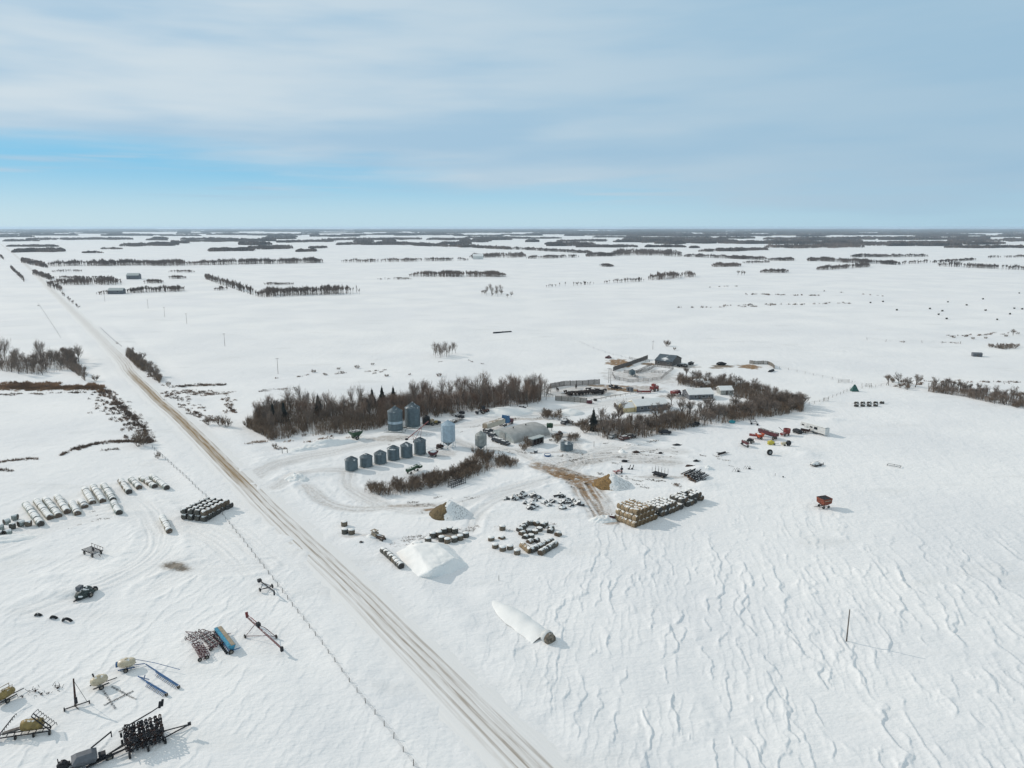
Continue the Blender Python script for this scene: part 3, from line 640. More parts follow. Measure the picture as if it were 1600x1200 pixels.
# --- fences
def fence(name, label, pts, cat='fence', h=1.3, sp=4., wire=True, rails=0, post_r=.07, mat=m_wood, boards=False, lean=.04, group=None):
    W = [P(*p) for p in pts]; t = thing(name, label, cat, W[0], 0, group); O = W[0]
    L = [(b - a).length for a, b in zip(W[:-1], W[1:])]; tot = sum(L); n = max(2, int(tot / sp) + 1); n = min(n, 100)
    def at(s):
        for a, b, l in zip(W[:-1], W[1:], L):
            if s <= l + 1e-6: return a.lerp(b, s / l) - O
            s -= l
        return W[-1] - O
    tops = []
    for k in range(n):
        p = at(tot * k / (n - 1)); q = p + Vector((rnd.gauss(0, lean), rnd.gauss(0, lean), h * rnd.uniform(.88, 1.1)))
        mb = MB(); mb.tube(p - Vector((0, 0, .3)), q, post_r, post_r * .85, 6); mb.build('post', mat, t); tops.append((p, q))
    if wire:
        mb = MB()
        for (p, q), (p2, q2) in zip(tops[:-1], tops[1:]):
            for f in (.4, .68, .95): mb.tube(p.lerp(q, f), p2.lerp(q2, f), .012, n=3, cap=False)
        mb.build('wire', m_dark, t)
    for r in range(rails):
        f = (r + .8) / (rails + .0) if rails > 1 else .8; f = min(f, .97); mb = MB()
        for (p, q), (p2, q2) in zip(tops[:-1], tops[1:]): mb.bar(p.lerp(q, f), p2.lerp(q2, f), .06, .18)
        mb.build('rail', mat, t)
    if boards:
        for (p, q), (p2, q2) in zip(tops[:-1], tops[1:]):
            mb = MB(); d = (p2 - p); m_ = max(2, int(d.length / .34)); u = d.normalized()
            for k in range(m_):
                c = p + d * ((k + .5) / m_); hh = h * rnd.uniform(.92, 1.03); mb.box((c.x, c.y, hh / 2), (.27, .04, hh), math.atan2(u.y, u.x))
            mb.build('board_panel', mat, t)
    return t
def pole(px, py, h, label, group=None, arm=True, r=.13):
    t = thing('utility_pole', label, 'utility pole', P(px, py), .3, group)
    mb = MB(); mb.tube((0, 0, -.5), (0, 0, h), r, r * .7, 8); mb.build('shaft', m_bark, t)
    if arm:
        mb = MB(); mb.bar((-.9, 0, h - .5), (.9, 0, h - .5), .1, .12); mb.build('crossarm', m_bark, t)
        for x in (-.8, 0, .8):
            mb = MB(); mb.tube((x, 0, h - .44), (x, 0, h - .25), .05, n=5); mb.build('insulator', m_dark, t)
    return t
# ================================================================ PLACEMENT
def mpx(px, py): return mpp(py)
# ---- grain bins
binG = 'small galvanised bins in a diagonal row beside the brush hedge'
for i, (px, py, h, lab) in enumerate([
    (549.5, 734, 3.6, 'small galvanised grain bin nearest the road, at the lower left end of the row'),
    (572.5, 728.5, 3.4, 'second small grain bin from the road end with a snowy cap'),
    (594.5, 723.5, 3.5, 'third small grain bin from the road end of the row'),
    (615, 718, 4.1, 'fourth small grain bin from the road with tall walls'),
    (635.5, 714, 4.3, 'fifth small grain bin, next to the slender tallest one of its row'),
    (656.5, 709, 5.0, 'tallest and last small grain bin of the row, beside the red auger')]):
    grain_bin(px, py, 2.12, h, 1.15, lab, binG, ladder=i * .3)
grain_bin(618, 672, 2.95, 7.9, 1.9, 'large ribbed grain bin with a pale band, left of the pair before the trees', stand=True)
mb = MB(); mb.lathe([(3.0, 3.1), (3.0, 4.1)], 36); mb.build('pale_band', m_bright, [o for o in COL.objects if o.name.startswith('grain_bin')][-1] if False else bpy.data.objects['grain_bin.006'])
grain_bin(645, 666, 3.05, 8.0, 2.0, 'large ribbed grain bin, right of the pair before the trees', stand=True, ladder=.6)
grain_bin(885.5, 703, 2.35, 2.7, .45, 'squat roofless looking grain bin standing alone right of the quonset', lid=False)
hopper_bin(700.5, 698, 2.5, 2.3, 6.3, 1.5, 'tall bright steel hopper bin on legs beside the red machine', m_bright)
hopper_bin(751.5, 703, 2.0, 1.9, 3.9, 1.3, 'pale weathered hopper bin standing by the end of the brush', m_pale, 6)
# ---- quonset
A, B, C_ = P(771, 680), P(799, 694), P(855.5, 680)
ux = (B - A); wq = ux.length; ux.normalize(); ln = (C_ - B); lq = ln.length; azq = math.atan2(ln.y, ln.x)
q = thing('quonset_shed', 'curved steel quonset shed with drifted snow along its side', 'shed', (A + B) / 2, azq)
uy = Vector((-math.sin(azq), math.cos(azq), 0)); wq = abs((B - A).dot(uy)); hq = 3.5
def arc(k, n, r0=1.): a = math.pi * k / n; return (-math.cos(a) * wq / 2 * r0, math.sin(a) ** .8 * hq * r0)
mb = MB(); n = 18; nl = 24; vs = []
for j in range(nl + 1):
    for k in range(n + 1): y, z = arc(k, n, 1 + .012 * (j % 2)); vs.append((lq * j / nl, y, z))
mb.poly(vs, [(j * (n + 1) + k, (j + 1) * (n + 1) + k, (j + 1) * (n + 1) + k + 1, j * (n + 1) + k + 1) for j in range(nl) for k in range(n)]); mb.build('shell', m_quon, q, True)
for x0, nm in ((.12, 'front_wall'), (lq - .12, 'rear_wall')):
    mb = MB(); vs = [(x0, 0, 0)] + [(x0, *arc(k, n, .985)) for k in range(n + 1)]; mb.poly(vs, [(0, k, k + 1) for k in range(1, n + 1)]); mb.build(nm, m_greyroof if x0 < 1 else m_pale, q)
mb = MB(); mb.box((.02, 0, 1.5), (.08, 3.4, 3.0)); mb.build('door', m_pale, q)
for x in (lq * .3, lq * .65):
    mb = MB(); mb.tube((x, 0, hq - .1), (x, 0, hq + .6), .2, n=8); mb.build('vent', m_dark, q)
# ---- lean shed beside the quonset
c = P(838, 694); a_ = ang((826, 697), (853, 689)); t = thing('storage_shed', 'low flat topped shed with cluttered open side below the quonset', 'shed', c, a_)
mb = MB(); mb.box((0, 0, 2.75), (6.6, 2.6, .28)); mb.build('roof', m_greyroof, t)
mb = MB(); mb.box((0, .9, 1.3), (6.0, .15, 2.6)); mb.box((-3, 0, 1.3), (.15, 1.9, 2.6)); mb.box((3, 0, 1.3), (.15, 1.9, 2.6)); mb.build('wall', m_wood, t)
for k in range(4): mb = MB(); mb.box((-2.6 + k * 1.7, -1.0, 1.3), (.18, .18, 2.6)); mb.build('post', m_wood, t)
mb = MB()
for k in range(7): mb.blob((-2.4 + k * .8, .1, .7), (.5, .6, .9), 4, 7, .4)
mb.build('stored_clutter', m_rust, t)
# ---- houses
def house(name, label, cat, loc, az, Lx, Wy, eh, rh, wm, rm, over=.4, windows=(), door=None, chim=None):
    t = thing(name, label, cat, loc, az); x, y = Lx / 2, Wy / 2
    mb = MB(); mb.poly([(-x, -y, 0), (x, -y, 0), (x, y, 0), (-x, y, 0), (-x, -y, eh), (x, -y, eh), (x, y, eh), (-x, y, eh), (-x, 0, eh + rh), (x, 0, eh + rh)],
            [(0, 1, 5, 4), (1, 2, 6, 9, 5), (2, 3, 7, 6), (3, 0, 4, 8, 7)]); mb.build('wall', wm, t)
    X, Yo = x + over, y + over; k = rh / y; e0 = eh - over * k; th = .28; mb = MB()
    for s in (-1, 1):
        mb.poly([(-X, s * Yo, e0), (X, s * Yo, e0), (X, 0, eh + rh), (-X, 0, eh + rh), (-X, s * Yo, e0 + th), (X, s * Yo, e0 + th), (X, 0, eh + rh + th), (-X, 0, eh + rh + th)],
                [(0, 1, 2, 3), (4, 5, 6, 7), (0, 1, 5, 4), (1, 2, 6, 5), (3, 0, 4, 7)])
    r = mb.build('roof', rm, t)
    if chim: mb = MB(); mb.box((chim[0], chim[1], eh + rh * .8 + .5), (.7, .7, 1.6)); mb.build('chimney', m_dark, r)
    for (side, u, z, w_, h_) in windows:
        mb = MB(); mf = MB()
        p, d = {'f': ((u, -y - .03, z), (w_, .06, h_)), 'b': ((u, y + .03, z), (w_, .06, h_)), 'l': ((-x - .03, u, z), (.06, w_, h_)), 'r': ((x + .03, u, z), (.06, w_, h_))}[side]
        mf.box(p, tuple(v + .16 if v > .07 else v for v in d)); o = mf.build('window', m_white, t)
        d2 = tuple(v if v > .07 else .09 for v in d); mb.box(p, d2); mb.build('pane', m_glass, o)
    if door:
        side, u = door; p, d = {'f': ((u, -y - .04, 1.05), (1., .08, 2.1)), 'l': ((-x - .04, u, 1.05), (.08, 1., 2.1)), 'r': ((x + .04, u, 1.05), (.08, 1., 2.1))}[side]
        mb = MB(); mb.box(p, d); mb.build('door', m_wood, t)
    return t
az1 = ang((985, 645), (1040, 638)) * .55
t = house('farmhouse', 'long farmhouse with snowy roof and cream gable behind the trees', 'house', P(1012, 639), .30, 15.5, 8.5, 2.9, 1.7, m_greyw, m_snowroof, windows=[('f', -5, 1.7, 1.3, 1.), ('f', -1.5, 1.7, 1.6, 1.1), ('f', 3, 1.7, 1.3, 1.), ('l', -1.6, 1.7, 1.2, 1.), ('r', 0, 1.7, 1.2, 1.)], door=('f', 5.5), chim=(-2, 1.2))
mb = MB(); mb.poly([(-7.8, -4.26, 0.1), (-7.8, 4.26, .1), (-7.8, 4.26, 2.95), (-7.8, 0, 4.55), (-7.8, -4.26, 2.95)], [(0, 4, 3, 2, 1)]); mb.build('gable_wall', m_cremew, t)
house('garage', 'small cream gabled wing in front of the long farmhouse', 'garage', P(979, 642), .30, 5.2, 5.2, 2.3, 1.5, m_cremew, m_snowroof, windows=[('l', .9, 1.5, 1., .8)], door=('l', -1.2))
house('shed', 'low snow roofed porch shed at the left of the cream garage', 'shed', P(968, 636), .30, 3.5, 4, 1.5, .6, m_wood, m_snowroof)
house('cottage', 'second house with broad snow covered roof inside the grove', 'house', P(1090, 621), .15, 12, 9, 2.6, 1.8, m_greyw, m_snowroof, windows=[('f', -3, 1.5, 1.2, 1.), ('f', 1, 1.5, 1.6, 1.), ('f', 4, 1.5, 1., 1.), ('l', 0, 1.5, 1.2, 1.)], door=('f', -1), chim=(2, 1))
house('shed', 'small snow capped shed behind the second house', 'shed', P(1091, 602), .2, 4, 3.4, 2.2, 1., m_greyw, m_snowroof, door=('f', 0))
house('shed', 'round shouldered small shed further right behind the second house', 'shed', P(1103, 605), .6, 3.6, 3.2, 2.0, .9, m_wood, m_snowroof, door=('l', 0))
house('garage', 'snow roofed garage among the right grove trees', 'garage', P(1132, 615), .1, 6, 5.5, 2.4, 1.3, m_pale, m_snowroof, door=('f', 0), windows=[('f', 2, 1.4, .8, .7)])
# ---- barn
t = house('barn', 'barn with slate blue metal roof at the head of the corrals', 'barn', P(1044, 568.5), ang((1027, 571), (1054, 574)), 10.5, 15, 2.8, 2.6, m_wood, m_barnroof, over=.3, windows=[('f', -3, 1.7, 1.2, .9), ('f', 3, 1.7, 1.2, .9)], door=('f', 0))
house('farm_shed', 'grey shed in the far farmyard with bushes around it', 'shed', P(209.5, 436), .1, 18, 12, 6, 3, m_greyw, m_greyroof, windows=[('f', -4, 3, 2, 2)], door=('f', 3))
house('farm_shed', 'grey long shed at the front edge of the far farmyard', 'shed', P(183, 459), .1, 17, 10, 4.5, 2.5, m_greyw, m_greyroof, windows=[('f', 3, 3, 2, 2)], door=('f', -3))
house('livestock_shelter', 'small blue grey shelter alone in the right hand pasture', 'shelter', P(1526, 557), -.25, 5.2, 3.6, 1.8, .6, m_greyw, m_greyw, over=.15, door=('f', 0))
house('farm_shed', 'tiny white building in the distant belt of trees', 'shed', P(747, 405), 0, 26, 16, 8, 5, m_white, m_snowroof, door=('f', 3))
# feed bin by the corral
hopper_bin(987.5, 588, 1.6, 1.3, 1.8, .8, 'small grey feed bin among the corral rails', m_steel, 4)
# ---- windbreaks and corrals
fence('windbreak_fence', 'long dark board windbreak slanting away beside the straw patch', [(958, 580), (985, 571), (1012, 561)], 'windbreak', 2.6, 3, False, 0, .09, m_wood, True)
fence('windbreak_fence', 'dark board windbreak along the far side of the cattle pen', [(860, 607), (880, 603), (910, 602), (937, 600)], 'windbreak', 2.7, 3, False, 0, .09, m_wood, True)
fence('windbreak_fence', 'pale slatted windbreak along the near side of the cattle pen', [(867.5, 626), (890, 627.5), (917, 630)], 'windbreak', 2.5, 3, False, 0, .09, m_woodl, True)
fence('windbreak_fence', 'curved board windbreak beside the straw heap in the right paddock', [(1171, 568), (1180, 569.5), (1198, 569), (1207, 573), (1210, 577)], 'windbreak', 2.2, 3, False, 0, .09, m_woodl, True)
fence('corral_fence', 'dark rail fence from the barn down to the lane', [(1052, 578), (1040, 587), (1033, 593)], 'fence', 1.7, 2.5, False, 3, .09, m_wood)
fence('corral_fence', 'low dark rail fence closing the bottom of the corral', [(1033, 593), (1012, 596), (985, 598), (961, 593), (957, 586)], 'fence', 1.7, 3, False, 3, .09, m_wood)
fence('corral_fence', 'rail alley leading from the barn past the feed bin', [(1052, 577), (1025, 573), (1012, 580), (994, 584), (975, 583)], 'fence', 1.7, 2.5, False, 4, .1, m_wood)
fence('corral_fence', 'short rail fence beside the rail alley and straw', [(1018, 571), (1003, 579), (994, 583)], 'fence', 1.7, 2.5, False, 4, .1, m_wood)
fence('corral_fence', 'broken rail row inside the corral before the barn', [(1017, 583), (1041, 583)], 'fence', 1.4, 2, False, 2, .1, m_wood)
fence('corral_fence', 'leaning rail gate hanging off the feed bin', [(990, 587), (997, 592)], 'fence', 1.5, 1.5, False, 3, .1, m_wood)
fence('corral_fence', 'snowy rail fence along the lane in front of the cattle', [(917, 630), (945, 624), (975, 618.5), (1002, 615)], 'fence', 1.4, 3, True, 1, .08, m_woodl)
fence('corral_fence', 'low rail fence at the left end of the cattle pen', [(838, 612), (850, 616), (864, 621)], 'fence', 1.5, 3, True, 1, .08, m_wood)
fence('corral_fence', 'rail fence running into the snow beyond the corral', [(983, 561), (1000, 565), (1015, 566)], 'fence', 1.5, 2.5, False, 2, .1, m_wood)
fence('wire_fence', 'row of thin posts crossing the snow behind the pens', [(905, 535), (940, 550), (985, 562)], 'fence', 1.2, 9, True, 0, .06, m_wood)
# roadside wire fence, lower left
fence('wire_fence', 'wire fence of leaning wooden posts along the left ditch', [(238, 700), (285, 742), (335, 790), (384, 851), (428, 908), (465, 958), (500, 1003), (550, 1073), (600, 1135), (648, 1200), (700, 1270)], 'fence', 1.15, 3.6, True, 0, .065, m_wood, lean=.07)
fence('wire_fence', 'dark wire fence line along the far left ditch', [(60, 475), (80, 505), (95, 528)], 'fence', 1.0, 8, True, 0, .05, m_wood)
fence('wire_fence', 'wire fence at the right ditch above the roadside hedge', [(157, 513), (175, 530), (190, 542)], 'fence', 1.2, 5, True, 0, .07, m_wood)
fence('pasture_fence', 'post fence curving through the right paddock to the tarp tent', [(1218, 576), (1240, 580), (1270, 587), (1300, 593), (1340, 601), (1362, 606)], 'fence', 1.5, 5.5, True, 0, .08, m_woodl)
fence('pasture_fence', 'post fence from the grove corner up to the tarp tent', [(1256, 635), (1285, 627), (1310, 618), (1332, 608), (1362, 606), (1385, 602)], 'fence', 1.4, 4.5, True, 0, .08, m_woodl)
for (x, y, w_, l) in [(1290, 627, 2.4, 'pale rail gate in the paddock fence nearest the grove'), (1318, 598, 6, 'long rail gate panel in the upper paddock fence'), (1357, 604, 3, 'rail gate at the right end of the upper paddock fence')]:
    t = thing('pipe_gate', l, 'gate', P(x, y), .1)
    mb = MB()
    for z in (.3, .75, 1.2, 1.6): mb.tube((-w_ / 2, 0, z), (w_ / 2, 0, z), .05, n=5)
    mb.build('rail', m_woodl, t)
    for x_ in (-w_ / 2, w_ / 2): mb = MB(); mb.tube((x_, 0, -.2), (x_, 0, 1.8), .09, n=6); mb.build('post', m_woodl, t)
fence('pasture_fence', 'straggling posts crossing the far right pasture', [(1355, 531), (1400, 536), (1435, 536), (1470, 537), (1500, 537)], 'fence', 1.8, 11, True, 0, .12, m_wood, lean=.4)
# ---- poles
pole(1322.5, 1003, 7.0, 'lone bare pole casting a long shadow in the right foreground field', arm=False, r=.14)
pg = 'distant power poles crossing the left pasture'
for x, y in [(434.5, 584), (351.5, 541), (292, 506), (257.5, 495), (231.5, 482), (164, 471)]: pole(x, y, 9, 'slim power pole in the line crossing the left pasture', pg, r=.13)
pole(878.5, 558, 0.1 + 8, 'isolated thin pole on the open snow above the corrals', r=.18) if False else None
pole(1020, 546, 6, 'thin pole with crossarm standing on snow left of the lone leafless tree', r=.14)
pole(954, 602, 9, 'tall thin pole at the near left corner of the corral', r=.13); pole(951, 598, 8, 'second thin pole close behind the corral corner pole', r=.12)
pole(1082, 622, 8, 'yard light pole in front of the second house', arm=False, r=.1)
pole(928, 698, 2.2, 'short stub post standing in the yard snow right of the squat bin', arm=False, r=.1)
pole(779.5, 908, 1.5, 'short dark stake alone on the snow right of the large mound', arm=False, r=.06)
# ---- snow heaps
heap('snow_pile', 'ploughed snow bank left of the green grain cart', 'snow pile', 514, 694, 9, 3.4, 2.0, .35, m_snow, .35, seed=1)
heap('snow_pile', 'low ploughed snow ridge trailing toward the road', 'snow pile', 474, 702, 6, 2.4, 1.0, .3, m_snow, .35, seed=2)
heap('snow_pile', 'round ploughed snow heap at the lane mouth', 'snow pile', 463, 748, 4.5, 3.5, 1.7, -.4, m_snow, .4, seed=3)
heap('snow_pile', 'large smooth snow bank behind the blue truck', 'snow pile', 793, 644, 11, 7, 2.6, .1, m_snow, .12, seed=4)
heap('snow_pile', 'shaded snow heap beside the round shrub', 'snow pile', 891, 645, 6, 5, 2.0, .1, m_snow, .15, seed=5)
mb = MB(); K = [(646, 852, 2.7), (681, 848, 2.3), (711, 871, 2.2), (673, 892, 2.6), (612, 866, -.15), (650, 903, -.15), (674, 905, -.15), (702, 900, -.15), (733, 884, -.15), (704, 851, -.15), (650, 843, -.15), (690, 869, 2.35)]
mb.poly([P(*k) for k in K], [(0, 3, 11, 1), (1, 11, 2), (11, 3, 2), (4, 5, 3, 0), (5, 6, 3), (6, 7, 2, 3), (7, 8, 2), (8, 9, 1, 2), (9, 10, 0, 1), (10, 4, 0)])
o = mb.build('covered_pile', m_snow, None, True); tag(o, 'big flat topped snow covered pile below the bales', 'snow covered pile'); md = o.modifiers.new('round', 'BEVEL'); md.width = .45; md.segments = 3
md = o.modifiers.new('fine', 'SUBSURF'); md.subdivision_type = 'SIMPLE'; md.levels = md.render_levels = 4
tx = bpy.data.textures.new('drift', 'CLOUDS'); tx.noise_scale = 2.2; tx.noise_depth = 3; md = o.modifiers.new('drifts', 'DISPLACE'); md.texture = tx; md.strength = .55; md.texture_coords = 'GLOBAL'
heap('snow_pile', 'small bright snow hump behind the timber stack', 'snow pile', 1106, 733, 1.9, 1.6, 1.3, 0, m_snow, .2, seed=7)
heap('snow_pile', 'small bright mound in the yard track', 'snow pile', 972, 706, 1.2, 1.6, 1.1, .5, m_snow, .25, seed=8)
heap('snow_pile', 'crusty snow heap at the foot of the straw track', 'snow pile', 943, 813, 4.2, 2.2, 1.3, .1, m_snow, .5, seed=9)
heap('snow_pile', 'dirty grey plough ridge in the far left yard', 'snow pile', 8, 842, 7, 3, 1.0, .2, m_snow, .3, seed=10)
heap('snow_pile', 'drifted snow hump behind the pale machine frame', 'snow pile', 1252, 709, 5.5, 2, 1.1, -.6, m_snow, .2, seed=11)
heap('straw_pile', 'cone of brown silage with a dug face above the bale ring', 'silage pile', 702, 803, 5.8, 5.4, 4.3, .15, pile_mat('silage_left', (.17, .12, .055), -1), .12, 1.15, seed=12, n=70)
heap('straw_pile', 'golden silage pile with a snowy back beside the straw track', 'silage pile', 956, 757, 6.2, 6.4, 3.7, .1, pile_mat('silage_right', (.27, .165, .06), -1), .16, 1.15, seed=13, n=70)
# ---- snow covered silage bag
A, B = P(770, 939), P(862, 1008); d = B - A; L_ = d.length; t = thing('silage_bag', 'long snow buried silage bag lying across the foreground field', 'silage bag', A, math.atan2(d.y, d.x))
mb = MB(); vs = []; nx, nk = 40, 16
for j in range(nx + 1):
    s = j / nx; f = min(1, s * 2.2 + .10) ** .6
    for k in range(nk + 1):
        a = math.pi * k / nk; w_ = 2.2 * f * (1 + .03 * math.sin(j * .7)); vs.append((s * (L_ - 2.6), -math.cos(a) * w_ * (1.0 + .25 * math.cos(a) ** 2), math.sin(a) ** 1.5 * 1.0 * f * (1 + .07 * math.sin(j * .55 + k * .2)) - .06))
mb.poly(vs, [(j * (nk + 1) + k, (j + 1) * (nk + 1) + k, (j + 1) * (nk + 1) + k + 1, j * (nk + 1) + k + 1) for j in range(nx) for k in range(nk)]); mb.build('snowy_cover', m_snow, t, True)
mb = MB(); mb.lathe([(.01, L_ - 1.9), (1.05, L_ - 1.8), (1.15, L_ - .9), (1.1, L_ - .1), (.6, L_ + .0), (.01, L_)], 18, (0, 0, 1.0), 'X'); mb.build('exposed_silage', M('silage_face', (.20, .165, .125), .9, 0, .12, .5, 2, bump=.1), t, True)
mb = MB(); mb.lathe([(1.1, L_ - 2.4), (1.3, L_ - 1.9), (1.28, L_ - 1.1), (1.2, L_ - 1.05)], 18, (0, .12, 1.0), 'X'); mb.build('bag_plastic', m_white, t, True)
# ---- bales, left yard
g = 'wrapped bale rows on the left side'
rows = [((40, 790), (64, 822), ['wrap', 'gwrap'], 'leftmost long row of pale wrapped bales'), ((57, 785), (79, 812), ['wrap'], 'second row of pale wrapped bales'), ((71, 782), (92, 809), ['gwrap', 'wrap', 'wrap'], 'third row with greenish wrap'),
        ((90, 779), (106, 803), ['wrap'], 'fourth row ending under drifted snow'), ((112, 788), (122, 805), ['wrap', 'gwrap'], 'short fifth row'), ((127, 786), (133, 794), ['wrap'], 'single wrapped bale stub'),
        ((133, 767), (145, 788), ['wrap'], 'sixth row with a brown end'), ((146, 763), (161, 786), ['wrap', 'gwrap'], 'seventh row with a brown end'), ((162, 760), (177, 784), ['gwrap', 'wrap'], 'eighth, streaky row'),
        ((178, 789), (187, 805), ['wrap', 'gwrap'], 'separate thick short row in front'), ((189, 754), (202, 772), ['gwrap', 'grey', 'wrap'], 'first row of the right four'), ((205, 751), (218, 765), ['gwrap', 'wrap'], 'second row of the right four'),
        ((221, 749), (242, 763), ['gwrap', 'grey', 'wrap'], 'third row of the right four'), ((236, 746), (261, 765), ['gwrap', 'wrap', 'gwrap'], 'last row of the right four, closest to the road')]
for a, b, k, l in rows:
    n0 = set(COL.objects); bale_row(a, b, k, 'snow crusted bale in the ' + l.replace('single wrapped bale stub', 'short stub between the fifth and sixth rows').replace(', closest', ' closest').replace(', streaky', ' streaky'), g + ', ' + l)
    for o in set(COL.objects) - n0: o.scale = (1.02, 1.14, 1.1); o.location.z -= rnd.uniform(.15, .4)
for i, (x, y, k) in enumerate([(2, 828, 'gwrap'), (11, 819, 'gwrap'), (24, 812, 'gwrap'), (20, 826, 'dark'), (33, 822, 'gwrap'), (45, 822, 'grey'), (0, 838, 'dark'), (13, 836, 'gwrap')]):
    bale(k, False, P(x, y), .6 + .5 * math.sin(i * 2), 'greenish tumbled bale in the cluster at the left photo edge', 'tumbled bales at the left edge')
bale_row((254, 812), (265, 834), ['wrap', 'grey', 'wrap'], 'bale in the short snowy row with a brown round end', 'short row before the dark stack')
A, B, Cc = P(281, 812), P(335, 818), P(308, 786); u = (B - A).normalized(); v = Vector((-u.y, u.x, 0)); az_ = math.atan2(v.y, v.x); nd = 7
for iu in range(4):
    for iv in range(nd):
        base = A + u * (1.0 + iu * 2.15) + v * (.8 + iv * 1.7) + Vector((iv * .15, 0, 0))
        for z in (0, 1.5):
            if (z and iv == nd - 1) or (not z and 0 < iv < nd - 1 and iu < 3): continue
            bale('grey' if (iu == 3 and z) else 'dark', False, base + Vector((rnd.uniform(-.12, .12), rnd.uniform(-.1, .1) + z * .2, z)), math.atan2(u.y, u.x) + rnd.uniform(-.08, .08), 'dark straw bale in the two tier stack left of the road', 'dark bale stack by the left fence')
# ---- bales, centre
for x, y, k, l, s in [(538, 822, 'grey', 'upright brown bale, rearmost of three by the road', 0), (539, 834, 'dark', 'upright bale with snow lid, left front of three by the road', 1), (549.5, 835, 'grey', 'upright bale with snow lid, right front of three by the road', 1)]:
    bale(k, True, P(x, y), 0, l, None, s)
bale_row((597, 862), (628, 890), ['dark', 'dark', 'grey'], 'snowy dark bale in the slanting row left of the covered pile', 'slanting row left of the covered pile', sp=1.62)
for i, (x, y) in enumerate([(690, 846), (699, 849), (710, 847), (719, 844), (728, 840), (686, 838), (711, 833), (703, 831), (694, 833)]):
    bale('grey' if i % 2 else 'dark', True, P(x, y), 0, 'snow lidded upright bale in the ring below the left silage cone', 'bale ring below the silage cone', i < 6)
for x, y, k, l in [(669, 848, 'dark', 'upright dark bale touching the covered pile, right one'), (650, 856, 'dark', 'wide dark bale half sunk in the covered pile top'), (676, 840, 'dark', 'upright dark bale between the pile and the ring'), (655, 855, 'grey', 'brownish bale snuggled against the half sunk wide bale')]:
    bale(k, True, P(x, y), 0, l, None, True)
for i, (x, y) in enumerate([(767.6, 847), (774, 858), (785.5, 862), (797, 860), (808, 867), (785, 829)]):
    bale('grey', True, P(x, y), 0, 'snow lidded upright bale on the left arc of the loose cluster', 'upright bales round the loose cluster', True)
gl = 'loose bale cluster in the centre foreground'
bale_row((841, 870), (869, 853), ['grey', 'dark'], 'bale in the lower slanting row of the loose cluster', gl + ', lower row'); bale_row((831, 864), (863, 848), ['dark', 'grey'], 'bale in the upper slanting row of the loose cluster', gl + ', upper row')
bale_row((816, 856), (829, 866), ['tan'], 'golden bale at the corner of the loose cluster', gl + ', golden corner')
for i, (x, y) in enumerate([(812, 831), (816, 837), (821, 843), (830, 841), (828, 850), (838, 848), (826, 834), (836, 834), (821, 823), (829, 820), (838, 821), (852, 821), (861, 829), (872, 838), (860, 833), (843, 830), (784, 845), (848, 824), (817, 827)]):
    bale(['dark', 'grey', 'dark'][i % 3], i % 4 == 3, P(x, y), .5 + (i % 3) * .3, 'snow flecked bale scattered over the middle of the loose cluster', gl + ', scattered', False); COL.objects[-1].location.z -= .3
# big stack on the right
A, B = P(990, 826), P(1100, 782); s_ = (B - A); SL = s_.length; s_.normalize(); f_ = Vector((s_.y, -s_.x, 0)); azf = math.atan2(f_.y, f_.x); r2 = 1.68
def stack(u0, cols, rws, tiers, kinds, label, group, miss=0.):
    for tz in range(tiers):
        for c_ in range(cols - tz):
            for w_ in range(rws):
                if tz < tiers - 1 and not (c_ == 0 or c_ == cols - tz - 1 or w_ == 0): continue
                if rnd.random() < miss: continue
                p = A + s_ * (u0 + (c_ + .5 + tz * .5) * r2) - f_ * ((w_ + .5) * 1.47 + tz * .35 + rnd.uniform(-.06, .06)); p.z = tz * 1.42 + rnd.uniform(-.16, .06)
                bale(rnd.choice(kinds), False, p, azf + rnd.uniform(-.05, .05), label, group)
stack(.3, 6, 5, 3, ['tan'], 'golden bale in the three tier end of the big right stack', 'golden end of the big right stack')
stack(10.4, 6, 4, 2, ['grey', 'dark', 'grey'], 'snow laden bale in the middle section of the big right stack', 'middle of the big right stack', .08)
stack(20.7, 7, 3, 2, ['grey', 'dark'], 'snow laden bale in the far section of the big right stack', 'far end of the big right stack', .15)
# far bales on the pasture
for x, y in [(805, 578), (1012, 570), (1089, 584), (1066, 606), (1116, 633), (1124, 527), (1241, 547), (1343, 509), (1359, 580), (1432, 638), (1512, 603), (1539, 568), (1588, 572), (1570, 472), (718, 525), (640, 532)]:
    bale('dark', False, P(1200 + x / 4, 340 + y / 4 + .6), x, 'tiny dark bale left lying on the far right pasture', 'bales scattered on the far right pasture')
for i in range(9):
    x = 1338 + (i % 5) * 10; y = 631 + (i // 5) * 4 - .15 * (i % 5); bale('dark', False, P(x, y), .7, 'snowed over bale in the long low heap below the tarp tent', 'snowed over bale heap below the tarp tent').location.z -= .45
# dark snow capped lumps
for i, (x, y) in enumerate([(320, 490), (390, 492), (450, 480), (470, 456), (580, 466), (622, 478), (500, 537), (566, 560), (592, 512), (700, 540), (762, 518), (850, 528), (850, 575), (940, 552), (1012, 537), (905, 515), (962, 500), (830, 465), (550, 580), (720, 552)]):
    mb = MB(); s = rnd.uniform(.75, 1.45); mb.blob((0, 0, .35 * s), (1.25 * s, .95 * s, .8 * s), 5, 8, .45)
    o = mb.build('boulder', m_stone); o.location = P(740 + x / 6.154, 700 + y / 6.154 + 2); o.rotation_euler = (0, 0, i * 1.3); tag(o, 'dark snow capped boulder in the scattered heap left of the straw track', 'boulder', 'boulders left of the straw track')
